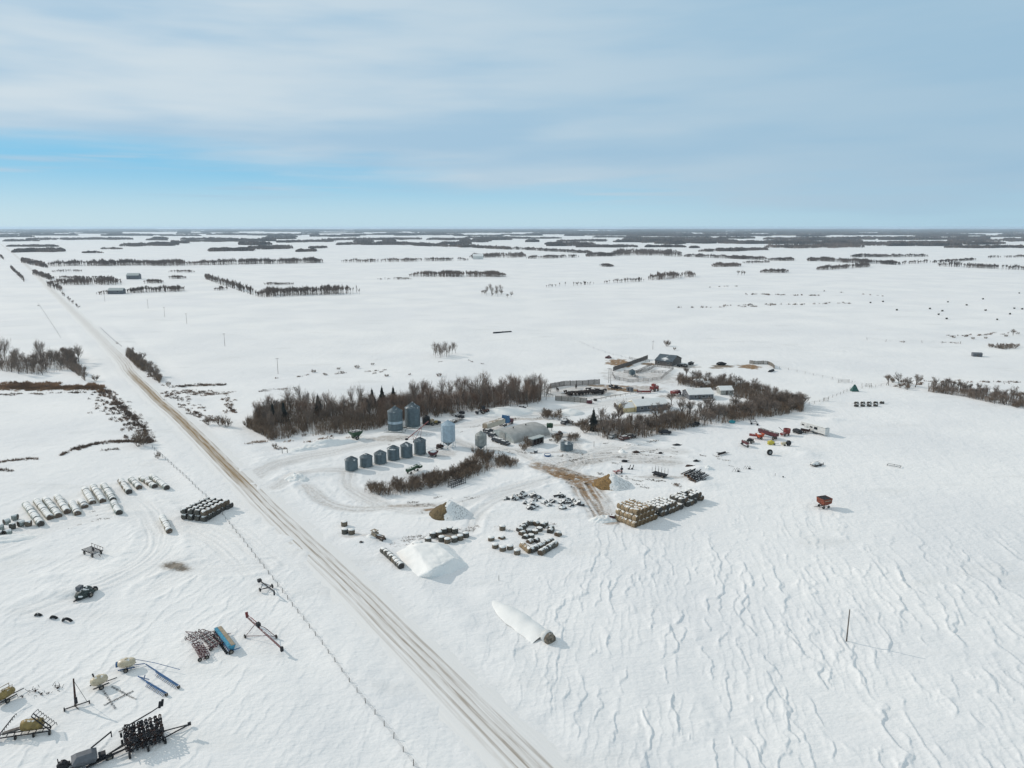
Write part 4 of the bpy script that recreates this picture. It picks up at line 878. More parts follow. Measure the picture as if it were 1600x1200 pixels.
# ---- timber stack
A, B, D_ = P(1066, 741), P(1088, 757), P(1106, 745); u = (A - B).normalized(); v = (P(1083, 733) - A); azt = math.atan2(v.y, v.x)
for i in range(26):
    lay = 0 if i < 11 else (1 if i < 20 else 2); k = i - (0, 11, 20)[lay]; L_ = rnd.uniform(6, 8.5); r = rnd.uniform(.16, .26)
    mb = MB(); mb.tube((0, 0, 0), (L_, 0, 0), r, r * .8, 8); mb.m = [1 if len(f) > 4 else 0 for f in mb.f]
    o = mb.build('timber', [m_log, m_logend]); o.location = B + u * (.4 + k * .95 + lay * .5) + Vector((rnd.uniform(-.5, .5), 0, .22 + lay * .42)); o.rotation_euler = (0, 0, azt + rnd.uniform(-.09, .09)); tag(o, 'old dark pole in the log stack above the big bale stack', 'log', 'poles in the log stack')
# ================================================================ MACHINES
def T(name, label, cat, a, b=None, group=None):
    """thing at pixel a, its x axis pointing to pixel b"""
    return thing(name, label, cat, P(*a), ang(a, b) if b else 0, group)
def auger(name, label, a, b, z0, z1, r, mat, wheels=True, cat='auger'):
    A_, B_ = P(*a), P(*b); d = B_ - A_; L_ = d.length; t = thing(name, label, cat, A_, math.atan2(d.y, d.x))
    mb = MB(); mb.tube((0, 0, z0), (L_, 0, z1), r, n=10); mb.build('tube', mat, t)
    mb = MB(); mb.box((-.1, 0, z0), (.9, .8, .6)); mb.build('intake', m_dark, t)
    mb = MB(); mb.tube((L_, 0, z1 + .1), (L_, 0, z1 - .9), r * 1.2, n=10); mb.build('spout', m_dark, t)
    mb = MB(); h = z0 + (z1 - z0) * .62; x = L_ * .45
    for s in (-1, 1):
        mb.bar((x, s * 1.3, .5), (L_ * .66, s * .15, h), .1); mb.bar((x, s * 1.3, .5), (L_ * .25, 0, z0 + (z1 - z0) * .25), .1)
    mb.bar((x, -1.3, .5), (x, 1.3, .5), .12); mb.build('undercarriage', mat, t)
    if wheels:
        for s in (-1, 1): wheel(t, (x, s * 1.4, .5), .5, .28)
    return t
# big maroon auger, near left
A_, B_ = P(387, 975), P(441, 1023); d = B_ - A_; t = thing('grain_auger', 'long maroon grain auger with folded intake arm left of the ditch fence', 'auger', A_, math.atan2(d.y, d.x)); Lg = d.length
mb = MB(); mb.tube((0, 0, 1.6), (Lg, 0, 1.3), .17, n=10); mb.build('tube', m_maroon, t)
mb = MB(); mb.bar((0, 0, 2.2), (Lg * .3, .3, 1.9), .12); mb.bar((Lg * .3, .3, 2.2), (Lg * .34, .1, 1.4), .35); mb.tube((-.2, 0, 2.6), (.1, 0, 1.5), .3, n=10); mb.build('intake_arm', m_red, t)
mb = MB(); x = Lg * .36
mb.bar((Lg * .25, 0, 1.6), (Lg * .32, -2.6, .45), .09); mb.bar((Lg * .62, 0, 1.5), (Lg * .32, -2.6, .45), .09); mb.bar((Lg * .25, 0, 1.6), (Lg * .30, 1.6, .5), .09); mb.bar((Lg * .62, 0, 1.5), (Lg * .60, 1.7, .45), .09); mb.bar((Lg * .30, 1.6, .5), (Lg * .6, 1.7, .45), .09); mb.build('frame', m_maroon, t)
for c_ in ((Lg * .32, -2.7, .42), (Lg * .60, 1.8, .42)): wheel(t, c_, .42, .25)
mb = MB(); mb.box((Lg, 0, 1.2), (.5, .5, .9)); mb.build('spout', m_dark, t)
mb = MB(); mb.box((Lg * .33, .1, 2.0), (.9, .7, .7)); mb.build('engine', m_dark, t)
auger('grain_auger', 'small black auger on two wheels beside the ditch fence', (406, 911), (429, 935), .6, 1.7, .14, m_dark)
auger('grain_auger', 'red auger laid over the roofs of the last two small bins', (636, 700), (670, 684), 3.4, 6.6, .17, m_red)
# A-frame swather/auger standing tall at lower left
t = T('upright_auger', 'tall upright narrow auger mast on a crossbar, casting a long shadow', 'auger', (119, 1106), (135, 1101))
mb = MB(); mb.tube((-.1, 0, .3), (.2, .5, 5.2), .13, n=8); mb.tube((.15, .1, .3), (.25, .5, 5.1), .05, n=6); mb.build('mast', m_rust, t)
mb = MB(); mb.bar((-1.6, 0, .4), (1.9, 0, .5), .14); mb.bar((-.2, .8, .2), (.3, -1., .2), .1); mb.bar((1.7, .0, .5), (.2, .45, 4.8), .05); mb.build('crossbar', m_dark, t)
mb = MB(); mb.box((.1, .1, 1.3), (.5, .4, 1.0)); mb.build('gearbox', m_dark, t)
wheel(t, (-1.7, 0, .35), .35, .22, 'X'); wheel(t, (2.0, 0, .35), .3, .2, 'X')
# gangs of tines
def cultivator(name, label, a, b, Wd, Dp, bars, n, col, fcol, hz=.7, wheels=((-.9, 0), (.9, 0)), up=0., cat='cultivator', rail=.1, tine_h=.75):
    t = T(name, label, cat, a, b); mb = MB(); y0 = -Dp / 2
    for k in range(bars): mb.bar((-Wd / 2, y0 + Dp * k / max(1, bars - 1), hz + up * k), (Wd / 2, y0 + Dp * k / max(1, bars - 1), hz + up * k), rail, rail)
    for k in range(5): x = -Wd / 2 + Wd * k / 4; mb.bar((x, y0, hz), (x, y0 + Dp, hz + up * (bars - 1)), rail, rail)
    mb.build('frame', fcol, t)
    for k in range(bars):
        for j in range(n):
            x = -Wd / 2 + Wd * (j + .5 + .5 * (k % 2) - .25) / n; y = y0 + Dp * k / max(1, bars - 1); z = hz + up * k; mb = MB(); pts = [(x, y, z), (x, y + .12, z + .28), (x, y + .45, z + .22), (x, y + .52, z - .2), (x, y + .3, z - tine_h)]
            for p_, q_ in zip(pts[:-1], pts[1:]): mb.bar(p_, q_, .08, .09)
            mb.bar((x, y + .22, z - tine_h), (x, y + .42, z - tine_h + .08), .2, .04); mb.build('tine', col, t)
    for wx, wy in wheels: wheel(t, (wx * Wd / 2, wy * Dp / 2, .4), .4, .25, 'X')
    mb = MB(); mb.bar((-.6, Dp / 2, hz), (0, Dp / 2 + 2.6, .4), .1); mb.bar((.6, Dp / 2, hz), (0, Dp / 2 + 2.6, .4), .1); mb.build('hitch', fcol, t); return t
cultivator('folded_cultivator', 'maroon tine cultivator with raised wing, left one of the tangled pair', (312, 1022), (322, 1038), 5.6, 1.3, 4, 7, m_maroon, m_maroon, .9, ((.95, -1.), (.95, 1)))
cultivator('folded_cultivator', 'snowy rust coloured cultivator wing beside the light blue seed drill', (331, 1004), (345, 1017), 5.4, 2.6, 4, 8, m_darksnow, m_maroon, .8, ((1., -1.), (1., 1)))
cultivator('harrow', 'short snowy harrow rack lying behind the maroon cultivator', (310, 997), (322, 990), 4.0, 2.2, 3, 5, m_darksnow, m_maroon, .6, ())
# light blue drill
t = T('seed_drill', 'light blue seed drill with tan lids beside the maroon cultivators', 'seed drill', (352, 1006), (364, 1022)); Ld = dist((344, 990), (366, 1019))
mb = MB(); mb.poly([(-Ld / 2, -.25, .7), (Ld / 2, -.25, .7), (Ld / 2, .35, .7), (-Ld / 2, .35, .7), (-Ld / 2, -.8, 1.65), (Ld / 2, -.8, 1.65), (Ld / 2, .75, 1.65), (-Ld / 2, .75, 1.65)], [(0, 1, 5, 4), (1, 2, 6, 5), (2, 3, 7, 6), (3, 0, 4, 7), (4, 5, 6, 7)]); mb.build('seed_box', m_ltblue, t)
for k in range(2): mb = MB(); mb.box(((k - .5) * Ld / 2, .3, 1.68), (Ld / 2 - .03, .75, .1)); mb.build('lid', M('tan_lid', (.33, .27, .19), .8, 0, 0, .15), t)
mb = MB(); mb.box((0, -.36, 1.68), (Ld, .5, .12)); mb.build('blue_lid', m_ltblue, t)
mb = MB(); mb.bar((-Ld / 2 - .2, -.5, .6), (Ld / 2 + .2, -.5, .6), .14); mb.bar((Ld / 2 + .1, -.6, .7), (Ld / 2 + .3, 1.5, .8), .12); mb.build('frame', m_blue, t)
for k in range(12): x = -Ld / 2 + (k + .5) * Ld / 12; mb = MB(); mb.tube((x, -.95, .3), (x + .04, -.95, .3), .28, n=10); mb.bar((x, -.5, .6), (x, -.95, .3), .05); mb.build('disc_opener', m_dark, t)
for s in (-1, 1): wheel(t, (s * (Ld / 2 + .25), -.3, .5), .5, .22, 'X')
# blue toolbars
for a, b, l in [((228, 1041), (281, 1075), 'long blue harrow bar lying from the cream tank'), ((216, 1060), (262, 1087), 'shorter blue toolbar with upright hitch in front')]:
    L_ = dist(a, b); t = T('harrow_bar', l, 'harrow', a, b); mb = MB(); mb.bar((0, 0, .45), (L_, 0, .45), .14); mb.bar((L_ * .35, -.3, .55), (L_ * .98, -.3, .55), .14); mb.bar((L_ * .35, .0, .45), (L_ * .35, -.3, .5), .1); mb.bar((L_ * .98, .0, .45), (L_ * .98, -.3, .5), .12); mb.build('beam', m_blue, t)
    for k in range(14): x = L_ * (.4 + .58 * k / 13); mb = MB(); mb.bar((x, -.3, .5), (x - .1, -.75, .1), .06); mb.build('tine', m_dark if k % 2 else m_blue, t)
    if 'shorter' in l: mb = MB(); mb.bar((L_ * .2, 0, .4), (L_ * .25, .1, 1.5), .12); mb.bar((L_ * .05, 0, .5), (L_ * .3, .5, .5), .1); mb.build('hitch', m_blue, t)
    wheel(t, (L_, -.2, .3), .3, .2, 'X')
# liquid tanks
def tank_cart(px, py, b, label, mat, frame, L_=2.6, W_=1.9, h=1.6):
    t = T('tank_trailer', label, 'tank trailer', (px, py), b); mb = MB(); pr = []
    for k in range(13):
        a = math.pi * k / 12; pr.append((max(.01, math.sin(a) ** .55 * .5), -math.cos(a) * L_ / 2))
    mb.lathe(pr, 20, (0, 0, 0), 'X'); mb.v = [(x, y * W_, .55 + (z + .5) * h) for x, y, z in mb.v]; tk = mb.build('tank', mat, t, True)
    mb = MB(); mb.lathe([(.3, h + .45), (.3, h + .68), (.01, h + .72)], 12, (0, 0, 0)); mb.build('manhole_lid', mat, tk)
    mb = MB(); mb.box((0, -W_ * .38, .5), (L_ * .95, .12, .16)); mb.box((0, W_ * .38, .5), (L_ * .95, .12, .16)); mb.bar((L_ * .4, 0, .5), (L_ * .5 + 1.5, 0, .4), .12); mb.box((0, 0, .45), (.15, W_ * 1.1, .15)); mb.build('frame', frame, t)
    for s in (-1, 1): wheel(t, (-.1, s * W_ * .58, .42), .42, .28)
    return t
t = tank_cart(199, 1045, (225, 1040), 'cream liquid tank on a blue frame with looping hose boom', m_cream, m_blue, 3.0, 2.2, 1.5)
mb = MB(); mb.bar((1.2, .4, 1.5), (4.8, -1.5, 1.0), .07); mb.bar((4.8, -1.5, 1.0), (9.2, -5.0, .7), .07); mb.build('boom', m_blue, t)
mb = MB(); mb.box((-1.5, .6, .9), (.8, .8, .7)); mb.build('pump', m_blue, t)
t = tank_cart(156, 1073, (168, 1068), 'cream liquid tank without boom nearest the upright mast', m_cream, m_dark, 2.8, 2.0, 1.6)
mb = MB(); mb.bar((-.6, .6, 2.0), (-.7, .7, 2.6), .2); mb.build('filler_pipe', m_dark, t)
t = tank_cart(7, 1095, (20, 1088), 'olive yellow tank with top rail cut by the left photo edge', m_ochre, m_dark, 3.6, 2.0, 1.5)
mb = MB()
for s in (-.5, .5): mb.bar((-1.4, s, 2.45), (1.4, s, 2.5), .09); mb.bar((-1.3, s, 1.6), (-1.3, s, 2.5), .07); mb.bar((1.3, s, 1.6), (1.3, s, 2.5), .07)
mb.build('top_rail', m_tan, t)
# yellow air seeder cultivator
t = T('winged_cultivator', 'cultivator with two raised lattice wings and an ochre tank, lower left', 'cultivator', (40, 1150), (68, 1146))
mb = MB()
for y in (-.5, .5): mb.bar((-3.6, y, .6), (3.6, y, .6), .14)
for k in range(8): mb.bar((-3.6 + k * 1.03, -.5, .6), (-3.6 + k * 1.03, .5, .6), .1)
mb.build('main_frame', m_dark, t)
for s, nm in ((-1, 'wing'), (1, 'wing')):
    mb = MB(); x0, x1 = (-3.8, -1.8) if s < 0 else (3.6, 1.0)
    for y in ((-.1, .25) if s < 0 else (-.3, .5)): mb.bar((x0, y, .7), (x1, y + .8, 3.0), .13)
    for k in range(7): f = k / 6; mb.bar((x0 + (x1 - x0) * f, -.3 + .8 * f, .7 + 2.3 * f), (x0 + (x1 - x0) * f, .5 + .8 * f, .7 + 2.3 * f), .09)
    wg = mb.build('wing', m_dark, t)
    for k in range(8):
        f = k / 7; x, z = x0 + (x1 - x0) * f, .7 + 2.3 * f; mb = MB(); e = .9 * (1 if s > 0 else .5); mb.bar((x, .5 + .8 * f, z), (x + e * .8, .7 + .8 * f, z + e * .6), .07); mb.bar((x + e * .8, .7 + .8 * f, z + e * .6), (x + e, .5 + .8 * f, z + e * .1), .07); mb.build('tine', m_dark, wg)
mb = MB(); mb.lathe([(.01, -1.6), (.8, -1.5), (.95, -.9), (.88, -.6), (.95, -.3), (.88, 0), (.95, .3), (.88, .6), (.95, .9), (.8, 1.5), (.01, 1.6)], 18, (.8, .9, 1.35), 'X'); mb.build('tank', m_ochre, t, True)
mb = MB(); mb.bar((-3.4, .6, .6), (-.8, .9, 1.), .6, .3); mb.build('hose_tray', m_wood, t)
for x in (-3.7, -1.2, 1.4, 3.7): wheel(t, (x, -.6, .4), .4, .25, 'X')
# big black folded implement
t = T('folded_cultivator', 'large black folded cultivator bristling with shanks at the lower left', 'cultivator', (225, 1163), (258, 1152))
mb = MB()
for k in range(5): mb.bar((-2.6, -1.8 + k * .9, 1.0), (2.6, -1.8 + k * .9, 1.0), .13); mb.bar((-2.6, -1.8 + k * .9, 2.5), (2.2, -1.8 + k * .9, 2.9), .11)
for k in range(8): mb.bar((-2.6 + k * .74, -1.8, 1.0), (-2.6 + k * .74, 1.8, 1.0), .11); mb.bar((-2.6 + k * .68, -1.8, 2.5), (-2.6 + k * .68, 1.8, 2.9), .1)
mb.build('frame', m_dark, t)
for lay in range(2):
    for k in range(5):
        for j in range(9):
            x = -2.5 + j * .62 + rnd.uniform(-.15, .15); y = -1.8 + k * .9; z = 1.0 + lay * 1.55; mb = MB(); s = rnd.uniform(.8, 1.2)
            pts = [(x, y, z), (x + .1, y + .15, z + .45 * s), (x + .35, y + .3, z + .3), (x + .3, y + .3, z - .45)]
            for p_, q_ in zip(pts[:-1], pts[1:]): mb.bar(p_, q_, .15, .16)
            mb.box((x + .3, y + .3, z - .45), (.35, .14, .3)); mb.build('shank', m_rust if (j + k) % 3 == 0 else m_dark, t)
rgc = random.Random(4); mb = MB()
for k in range(90): p = Vector((rgc.uniform(-2.7, 2.7), rgc.uniform(-1.9, 2.2), rgc.uniform(.3, 3.1))); mb.bar(p, p + Vector((rgc.uniform(-.7, .7), rgc.uniform(-.6, .6), rgc.uniform(-.6, .7))), .11)
mb.build('springs_and_hoses', m_rust, t)
for c_ in ((-2.9, 1.6, 1.9), (-2.9, .9, .9), (2.7, -.9, .6), (2.5, 1.8, 1.9), (.4, -2.3, .6), (-2.2, -2.4, .5), (2.9, -1.7, .5)): wheel(t, c_, .48, .34, 'X')
mb = MB(); mb.bar((-1.8, 1.9, 2.9), (1.6, 2.3, 3.7), .15); mb.bar((1.6, 2.3, 3.7), (3.2, 2.5, 4.2), .13); mb.tube((2.9, 2.5, 3.9), (3.1, 2.5, 4.9), .22, n=8); mb.tube((3.3, 2.6, 4.0), (3.5, 2.6, 5.1), .2, n=8); mb.build('wing_arm', m_dark, t)
mb = MB(); mb.bar((2.6, .6, .8), (6.8, .4, .6), .14); mb.bar((2.4, -1.4, .8), (6.8, .4, .6), .16); mb.box((6.8, .4, .7), (.5, .3, .5)); mb.build('hitch', m_dark, t)
mb = MB(); mb.bar((-2.4, -.8, .9), (-8.0, -1.9, .6), .2); mb.bar((-2.4, .2, .9), (-8.0, -1.7, .6), .14); mb.tube((-2.6, -.2, 1.4), (-6.0, -1.5, 1.0), .09, n=6); mb.build('rear_pole', m_dark, t)
# grey air cart at the bottom edge
t = T('air_cart', 'blue grey seed tank cart with loading arm at the bottom photo edge', 'air cart', (134, 1199), (160, 1190))
mb = MB(); mb.poly([(-1.3, -.6, .7), (1.3, -.6, .7), (1.3, .6, .7), (-1.3, .6, .7), (-1.7, -1.25, 1.9), (1.7, -1.25, 1.9), (1.7, 1.25, 1.9), (-1.7, 1.25, 1.9), (-1.0, -.6, 2.5), (1.0, -.6, 2.5), (1.0, .6, 2.5), (-1.0, .6, 2.5)], [(0, 1, 5, 4), (1, 2, 6, 5), (2, 3, 7, 6), (3, 0, 4, 7), (4, 5, 9, 8), (5, 6, 10, 9), (6, 7, 11, 10), (7, 4, 8, 11), (8, 9, 10, 11), (3, 2, 1, 0)]); mb.build('tank', m_greyw, t)
mb = MB(); mb.tube((1.0, .9, 2.3), (3.9, 2.0, 3.2), .12, n=8); mb.bar((3.9, 2.0, 3.3), (3.9, 2.0, 2.3), .16); mb.build('loading_arm', m_dark, t)
mb = MB(); mb.bar((-2.0, 0, .6), (2.4, 0, .6), .3); mb.bar((2.4, 0, .6), (5.0, .3, .6), .16); mb.box((2.3, .1, 1.0), (1., .9, .9)); mb.build('frame', m_dark, t)
for c_ in ((-1.2, -1.3, .6), (-1.2, 1.3, .6), (3.2, -.4, .6)): wheel(t, c_, .6, .4)
t = T('engine_block', 'dark snow dusted engine lump left of the blue grey tank cart', 'engine', (100, 1200), (112, 1199)); mb = MB(); mb.box((0, 0, .5), (1.6, .9, .7)); mb.blob((0, 0, .9), (.7, .5, .4), 4, 8, .3); mb.build('block', m_dark, t)
mb = MB(); mb.tube((.9, 0, .5), (1.9, .2, .4), .18, n=8); mb.build('shaft', m_dark, t); mb = MB(); mb.tube((-.8, .2, .8), (-.9, .3, 1.4), .08, n=6); mb.build('exhaust', m_dark, t)
# lattice bars lying on the snow
for a, b, l in [((160, 1078), (180, 1108), 'thin lattice bar lying left in the crossed pair'), ((163, 1103), (208, 1081), 'thin lattice bar crossing both others on the snow'), ((175, 1074), (212, 1094), 'thin lattice bar lying right in the crossed pair')]:
    L_ = dist(a, b); t = T('drag_harrow', l, 'harrow', a, b); mb = MB()
    for y in (-.08, .08): mb.bar((0, y, .18), (L_, y, .18), .05)
    mb.build('beam', m_darksnow, t); mb = MB()
    for k in range(10): mb.bar((L_ * k / 9, -.2, .1), (L_ * k / 9, .22, .2), .05)
    mb.build('crosspiece', m_darksnow, t)
# scrap on the snow, left
for x, y, s, l in [(33, 1090, .5, 'small dark scrap stub nearest the olive tank'), (53, 1081, .9, 'wiry scrap frame between the olive tank and the dark knot'), (62, 1086, .6, 'low rusty scrap strip beside the wiry frame'), (88, 1076, .9, 'dark tangled knot of scrap iron'), (74, 1084, .4, 'scattered scrap bits left of the dark knot')]:
    t = T('scrap_iron', l, 'scrap metal', (x, y)); rg = random.Random(x); mb = MB()
    for k in range(int(16 * s)): p = Vector((rg.gauss(0, .6 * s), rg.gauss(0, .5 * s), rg.uniform(0, .5 * s))); mb.bar(p, p + Vector((rg.uniform(-.8, .8), rg.uniform(-.5, .5), rg.uniform(-.1, .9))) * s, .05)
    mb.build('bent_bars', m_dark, t); mb = MB(); mb.tube((.2, 0, .05), (.3, .1, .3), .2 * s, n=8); mb.build('hub', m_rust, t)
# half buried tyres
for x, y, l in [(60, 962, 'half buried tyre arch, left of three'), (84, 966, 'half buried tyre arch, middle of three'), (105, 970, 'half buried tyre arch, right and largest of three')]:
    r = .85 if x < 100 else 1.1; mb = MB(); pr = [(r - .35, -.22), (r - .05, -.27), (r, -.12), (r, .12), (r - .05, .27), (r - .35, .22), (r - .35, -.22)]; mb.lathe(pr, 20, (0, 0, -.1), 'Y'); o = mb.build('half_buried_tyre', m_tyre, None, True); o.location = P(x, y); o.rotation_euler = (.5, 0, -.1); tag(o, l, 'tyre', 'half buried tyres')
# bale wagon
t = T('bale_wagon', 'black slatted bale wagon on four wheels in the left yard', 'wagon', (145, 866), (158, 871)); mb = MB()
for y in (-1.1, 1.1): mb.bar((-2.6, y, 1.0), (2.6, y, 1.0), .14)
for k in range(9): mb.bar((-2.5 + k * .62, -1.3, 1.1), (-2.5 + k * .62, 1.3, 1.1), .12)
mb.build('deck', m_dark, t); mb = MB()
for k in range(5): mb.bar((-2.4 + k * 1.2, 1.25, 1.1), (-2.4 + k * 1.2, 1.35, 1.9), .07)
mb.bar((-2.6, 1.3, 1.9), (2.6, 1.3, 1.9), .08); mb.build('side_rack', m_rust, t)
for x in (-1.7, 1.7):
    for y in (-1.1, 1.1): wheel(t, (x, y, .45), .45, .28)
mb = MB(); mb.bar((2.6, 0, .7), (4.2, -.4, .5), .1); mb.build('drawbar', m_dark, t)
# buried combine / tractor
t = T('old_combine', 'dark grey green old combine half buried in snow in the left yard', 'combine', (133, 931), (148, 923))
mb = MB(); mb.blob((0, 0, .7), (2.3, 1.5, 1.2), 6, 12, .22); mb.build('body', M('dark_grey_green', (.035, .05, .045), .7, 0, .2, .4, 2), t, True)
mb = MB(); mb.box((-.3, 1.0, 1.9), (1.3, 1.0, .9), .2); mb.build('cab', m_greyw, t)
mb = MB(); mb.tube((-1.5, -.6, .6), (-3.2, -.4, .3), .16, n=8); mb.build('unloading_pipe', m_dark, t)
wheel(t, (1.7, -.9, .75), .85, .5); wheel(t, (.1, -1.6, .5), .6, .4); mb = MB(); mb.blob((-1.2, -.3, .8), (.9, .8, .6), 5, 9, .2); mb.build('snow_cap', m_snow, t, True)
# small posts frame near the lane mouth
t = T('sign_frame', 'small wooden entrance frame beside the farm lane', 'gate', (445, 708)); mb = MB(); mb.bar((-.9, 0, 1.5), (.9, 0, 1.6), .12); mb.build('crossbar', m_wood, t)
for x in (-.9, 0.95): mb = MB(); mb.tube((x, 0, -.1), (x, 0, 1.9), .11, n=6); mb.build('post', m_wood, t)
# green grain cart
t = T('grain_cart', 'dark green grain cart parked on the lane before the trees', 'grain cart', (556, 686), (570, 683))
mb = MB(); mb.poly([(-1.1, -.7, 1.0), (1.1, -.7, 1.0), (1.1, .7, 1.0), (-1.1, .7, 1.0), (-2.2, -1.6, 2.6), (2.2, -1.6, 2.6), (2.2, 1.6, 2.6), (-2.2, 1.6, 2.6), (-2.2, -1.6, 3.2), (2.2, -1.6, 3.2), (2.2, 1.6, 3.2), (-2.2, 1.6, 3.2)], [(0, 1, 5, 4), (1, 2, 6, 5), (2, 3, 7, 6), (3, 0, 4, 7), (4, 5, 9, 8), (5, 6, 10, 9), (6, 7, 11, 10), (7, 4, 8, 11), (3, 2, 1, 0)]); mb.build('hopper', m_green, t)
mb = MB(); mb.box((0, 0, 3.15), (4.2, 3.0, .2)); mb.box((-.3, .2, 3.32), (2., 2., .2)); mb.build('tarp', m_darksnow, t)
mb = MB(); mb.bar((1.9, .6, 1.9), (3.4, .6, 2.9), .3); mb.build('unloading_auger', m_green, t); mb = MB(); mb.bar((-1, 0, .9), (1, 0, .9), .3); mb.bar((1, 0, .9), (2.6, 0, .7), .15); mb.build('frame', m_green, t)
for s in (-1, 1): wheel(t, (-.2, s * 1.5, .8), .8, .55)
# red grain cart
t = T('grain_cart', 'rusty orange gravity wagon standing alone in the big field', 'grain wagon', (1287, 793), (1300, 791))
mb = MB(); mb.poly([(-.7, -.6, .8), (.7, -.6, .8), (.7, .6, .8), (-.7, .6, .8), (-1.5, -1.4, 1.6), (1.5, -1.4, 1.6), (1.5, 1.4, 1.6), (-1.5, 1.4, 1.6), (-1.6, -1.5, 3.1), (1.6, -1.5, 3.1), (1.6, 1.5, 3.1), (-1.6, 1.5, 3.1), (-1.2, -1.1, 2.2), (1.2, -1.1, 2.2), (1.2, 1.1, 2.2), (-1.2, 1.1, 2.2)], [(0, 1, 5, 4), (1, 2, 6, 5), (2, 3, 7, 6), (3, 0, 4, 7), (4, 5, 9, 8), (5, 6, 10, 9), (6, 7, 11, 10), (7, 4, 8, 11)]); mb.build('hopper', M('rusty_orange', (.20, .045, .018), .7, 0, .02, .4, 2), t)
mb = MB(); mb.box((0, 0, 2.95), (3.0, 2.8, .12)); mb.build('dark_load', m_black, t); mb = MB(); mb.box((0, -1.5, 2.5), (2.2, .08, .22)); mb.build('trim_band', m_tan, t)
mb = MB(); mb.box((0, 0, .7), (2.6, .3, .2)); mb.bar((-1.2, 0, .7), (-3.4, .1, .6), .12); mb.build('frame', m_dark, t)
for x in (-.9, .9):
    for s in (-1, 1): wheel(t, (x, s * .95, .42), .42, .28)
# trucks by quonset
A_ = (759, 674.5); t = T('grain_truck', 'semi truck with blue cab and cream grain trailer behind the quonset', 'truck', A_, (794, 663)); L_ = dist(A_, (795, 663))
mb = MB(); mb.box((L_ * .36, 0, 2.3), (L_ * .78, 2.5, 1.9)); tb = mb.build('trailer_box', m_tantr, t)
for k in range(12): mb = MB(); mb.box((L_ * (.0 + .065 * k + .02), -1.28, 2.3), (.08, .05, 1.9)); mb.build('side_rib', m_tantr, tb)
mb = MB(); mb.box((L_ * .36, 0, 3.3), (L_ * .76, 2.3, .1)); mb.box((L_ * .45, .2, 3.42), (2.2, .5, .1)); mb.build('tarp', m_tan, tb); mb = MB(); mb.box((-.62, 0, 2.3), (.06, 2.4, 1.8)); mb.build('tail_gate', m_tan, tb)
mb = MB(); mb.box((L_ * .4, 0, 1.15), (L_ * .9, 1.0, .25)); mb.build('chassis', m_dark, t)
mb = MB(); mb.box((L_ * .88, 0, 2.5), (2.3, 2.4, 2.8)); mb.box((L_ * .88 + 1.2, 0, 2.2), (.9, 2.1, 1.5)); cb = mb.build('cab', m_cab, t); mb = MB(); mb.box((L_ * .88 + 1.2, -1.08, 2.7), (.8, .06, .6)); mb.build('window', m_glass, cb)
mb = MB(); mb.poly([(L_ * .88 - 1.1, -1.1, 3.9), (L_ * .88 + .9, -1.1, 3.9), (L_ * .88 - 1.1, -1.1, 4.5), (L_ * .88 - 1.1, 1.1, 3.9), (L_ * .88 + .9, 1.1, 3.9), (L_ * .88 - 1.1, 1.1, 4.5)], [(0, 1, 2), (3, 5, 4), (1, 4, 5, 2), (0, 2, 5, 3)]); mb.build('wind_deflector', m_cab, cb)
mb = MB(); mb.box((L_ * .88 + 2.7, 0, 1.7), (2.3, 1.9, 1.1)); mb.box((L_ * .88 + 2.5, 0, 1.1), (2.5, 2.3, .5)); mb.build('hood', m_maroon, t)
for x in (0, 1.3, L_ * .72, L_ * .8, L_ * .88 + 2.9):
    for s in (-1, 1): wheel(t, (x, s * 1.1, .52), .52, .4)
# black tank, tractor, flat trailers left of the lane
t = T('water_tank', 'black upright water tank beside the big ribbed bins', 'tank', (666, 663)); mb = MB(); mb.lathe([(1.6, 0), (1.62, 2.9), (1.45, 3.3), (.3, 3.75), (.01, 3.8)], 24); mb.build('shell', m_black, t, True); mb = MB(); mb.lathe([(.35, 3.65), (.35, 3.95), (.01, 3.97)], 12); mb.build('lid', m_dark, t)
t = T('old_tractor', 'rusty tan tractor parked right of the black water tank', 'tractor', (677, 664), (688, 662))
mb = MB(); mb.box((.9, 0, 1.3), (2.1, .8, .9)); mb.build('hood', m_ochre, t); mb = MB(); mb.box((-.6, 0, 1.9), (1.3, 1.3, 1.5)); mb.build('cab', m_tan, t); mb = MB(); mb.box((2.6, 0, .8), (1.2, 1.8, .7)); mb.build('loader_bucket', m_dark, t)
for s in (-1, 1): wheel(t, (-.7, s * .95, .75), .75, .4); wheel(t, (1.5, s * .7, .45), .45, .3)
for a, b, l in [((704, 662), (723, 655), 'grey flatbed trailer with snowy load left of the lane'), ((712, 652), (723, 649), 'slim dark trailer lying behind the grey flatbed')]:
    L_ = dist(a, b); t = T('flatbed_trailer', l, 'trailer', a, b); mb = MB(); mb.box((L_ / 2, 0, .9), (L_, 2.2, .22)); mb.build('deck', m_darksnow, t)
    mb = MB(); mb.box((L_ * .88, 0, 1.4), (1.6, 2.2, .9)); mb.build('headboard_box', m_dark, t)
    for x in (L_ * .2, L_ * .35):
        for s in (-1, 1): wheel(t, (x, s * .9, .42), .42, .28)
t = T('wheel_loader', 'orange brown loader tractor at the edge of the tall trees', 'loader', (757, 646), (768, 645)); mb = MB(); mb.box((.5, 0, 1.4), (3.0, 1.5, 1.1)); mb.build('body', M('loader_brown', (.11, .045, .025), .8, 0, .05, .4), t)
mb = MB(); mb.box((-.5, 0, 2.7), (1.3, 1.4, 1.5)); mb.build('cab', m_dark, t); mb = MB(); mb.bar((-1.2, .6, 1.5), (-3.2, .6, .8), .2); mb.bar((-1.2, -.6, 1.5), (-3.2, -.6, .8), .2); mb.box((-3.5, 0, .7), (.9, 2.2, .8)); mb.build('bucket_arm', m_dark, t)
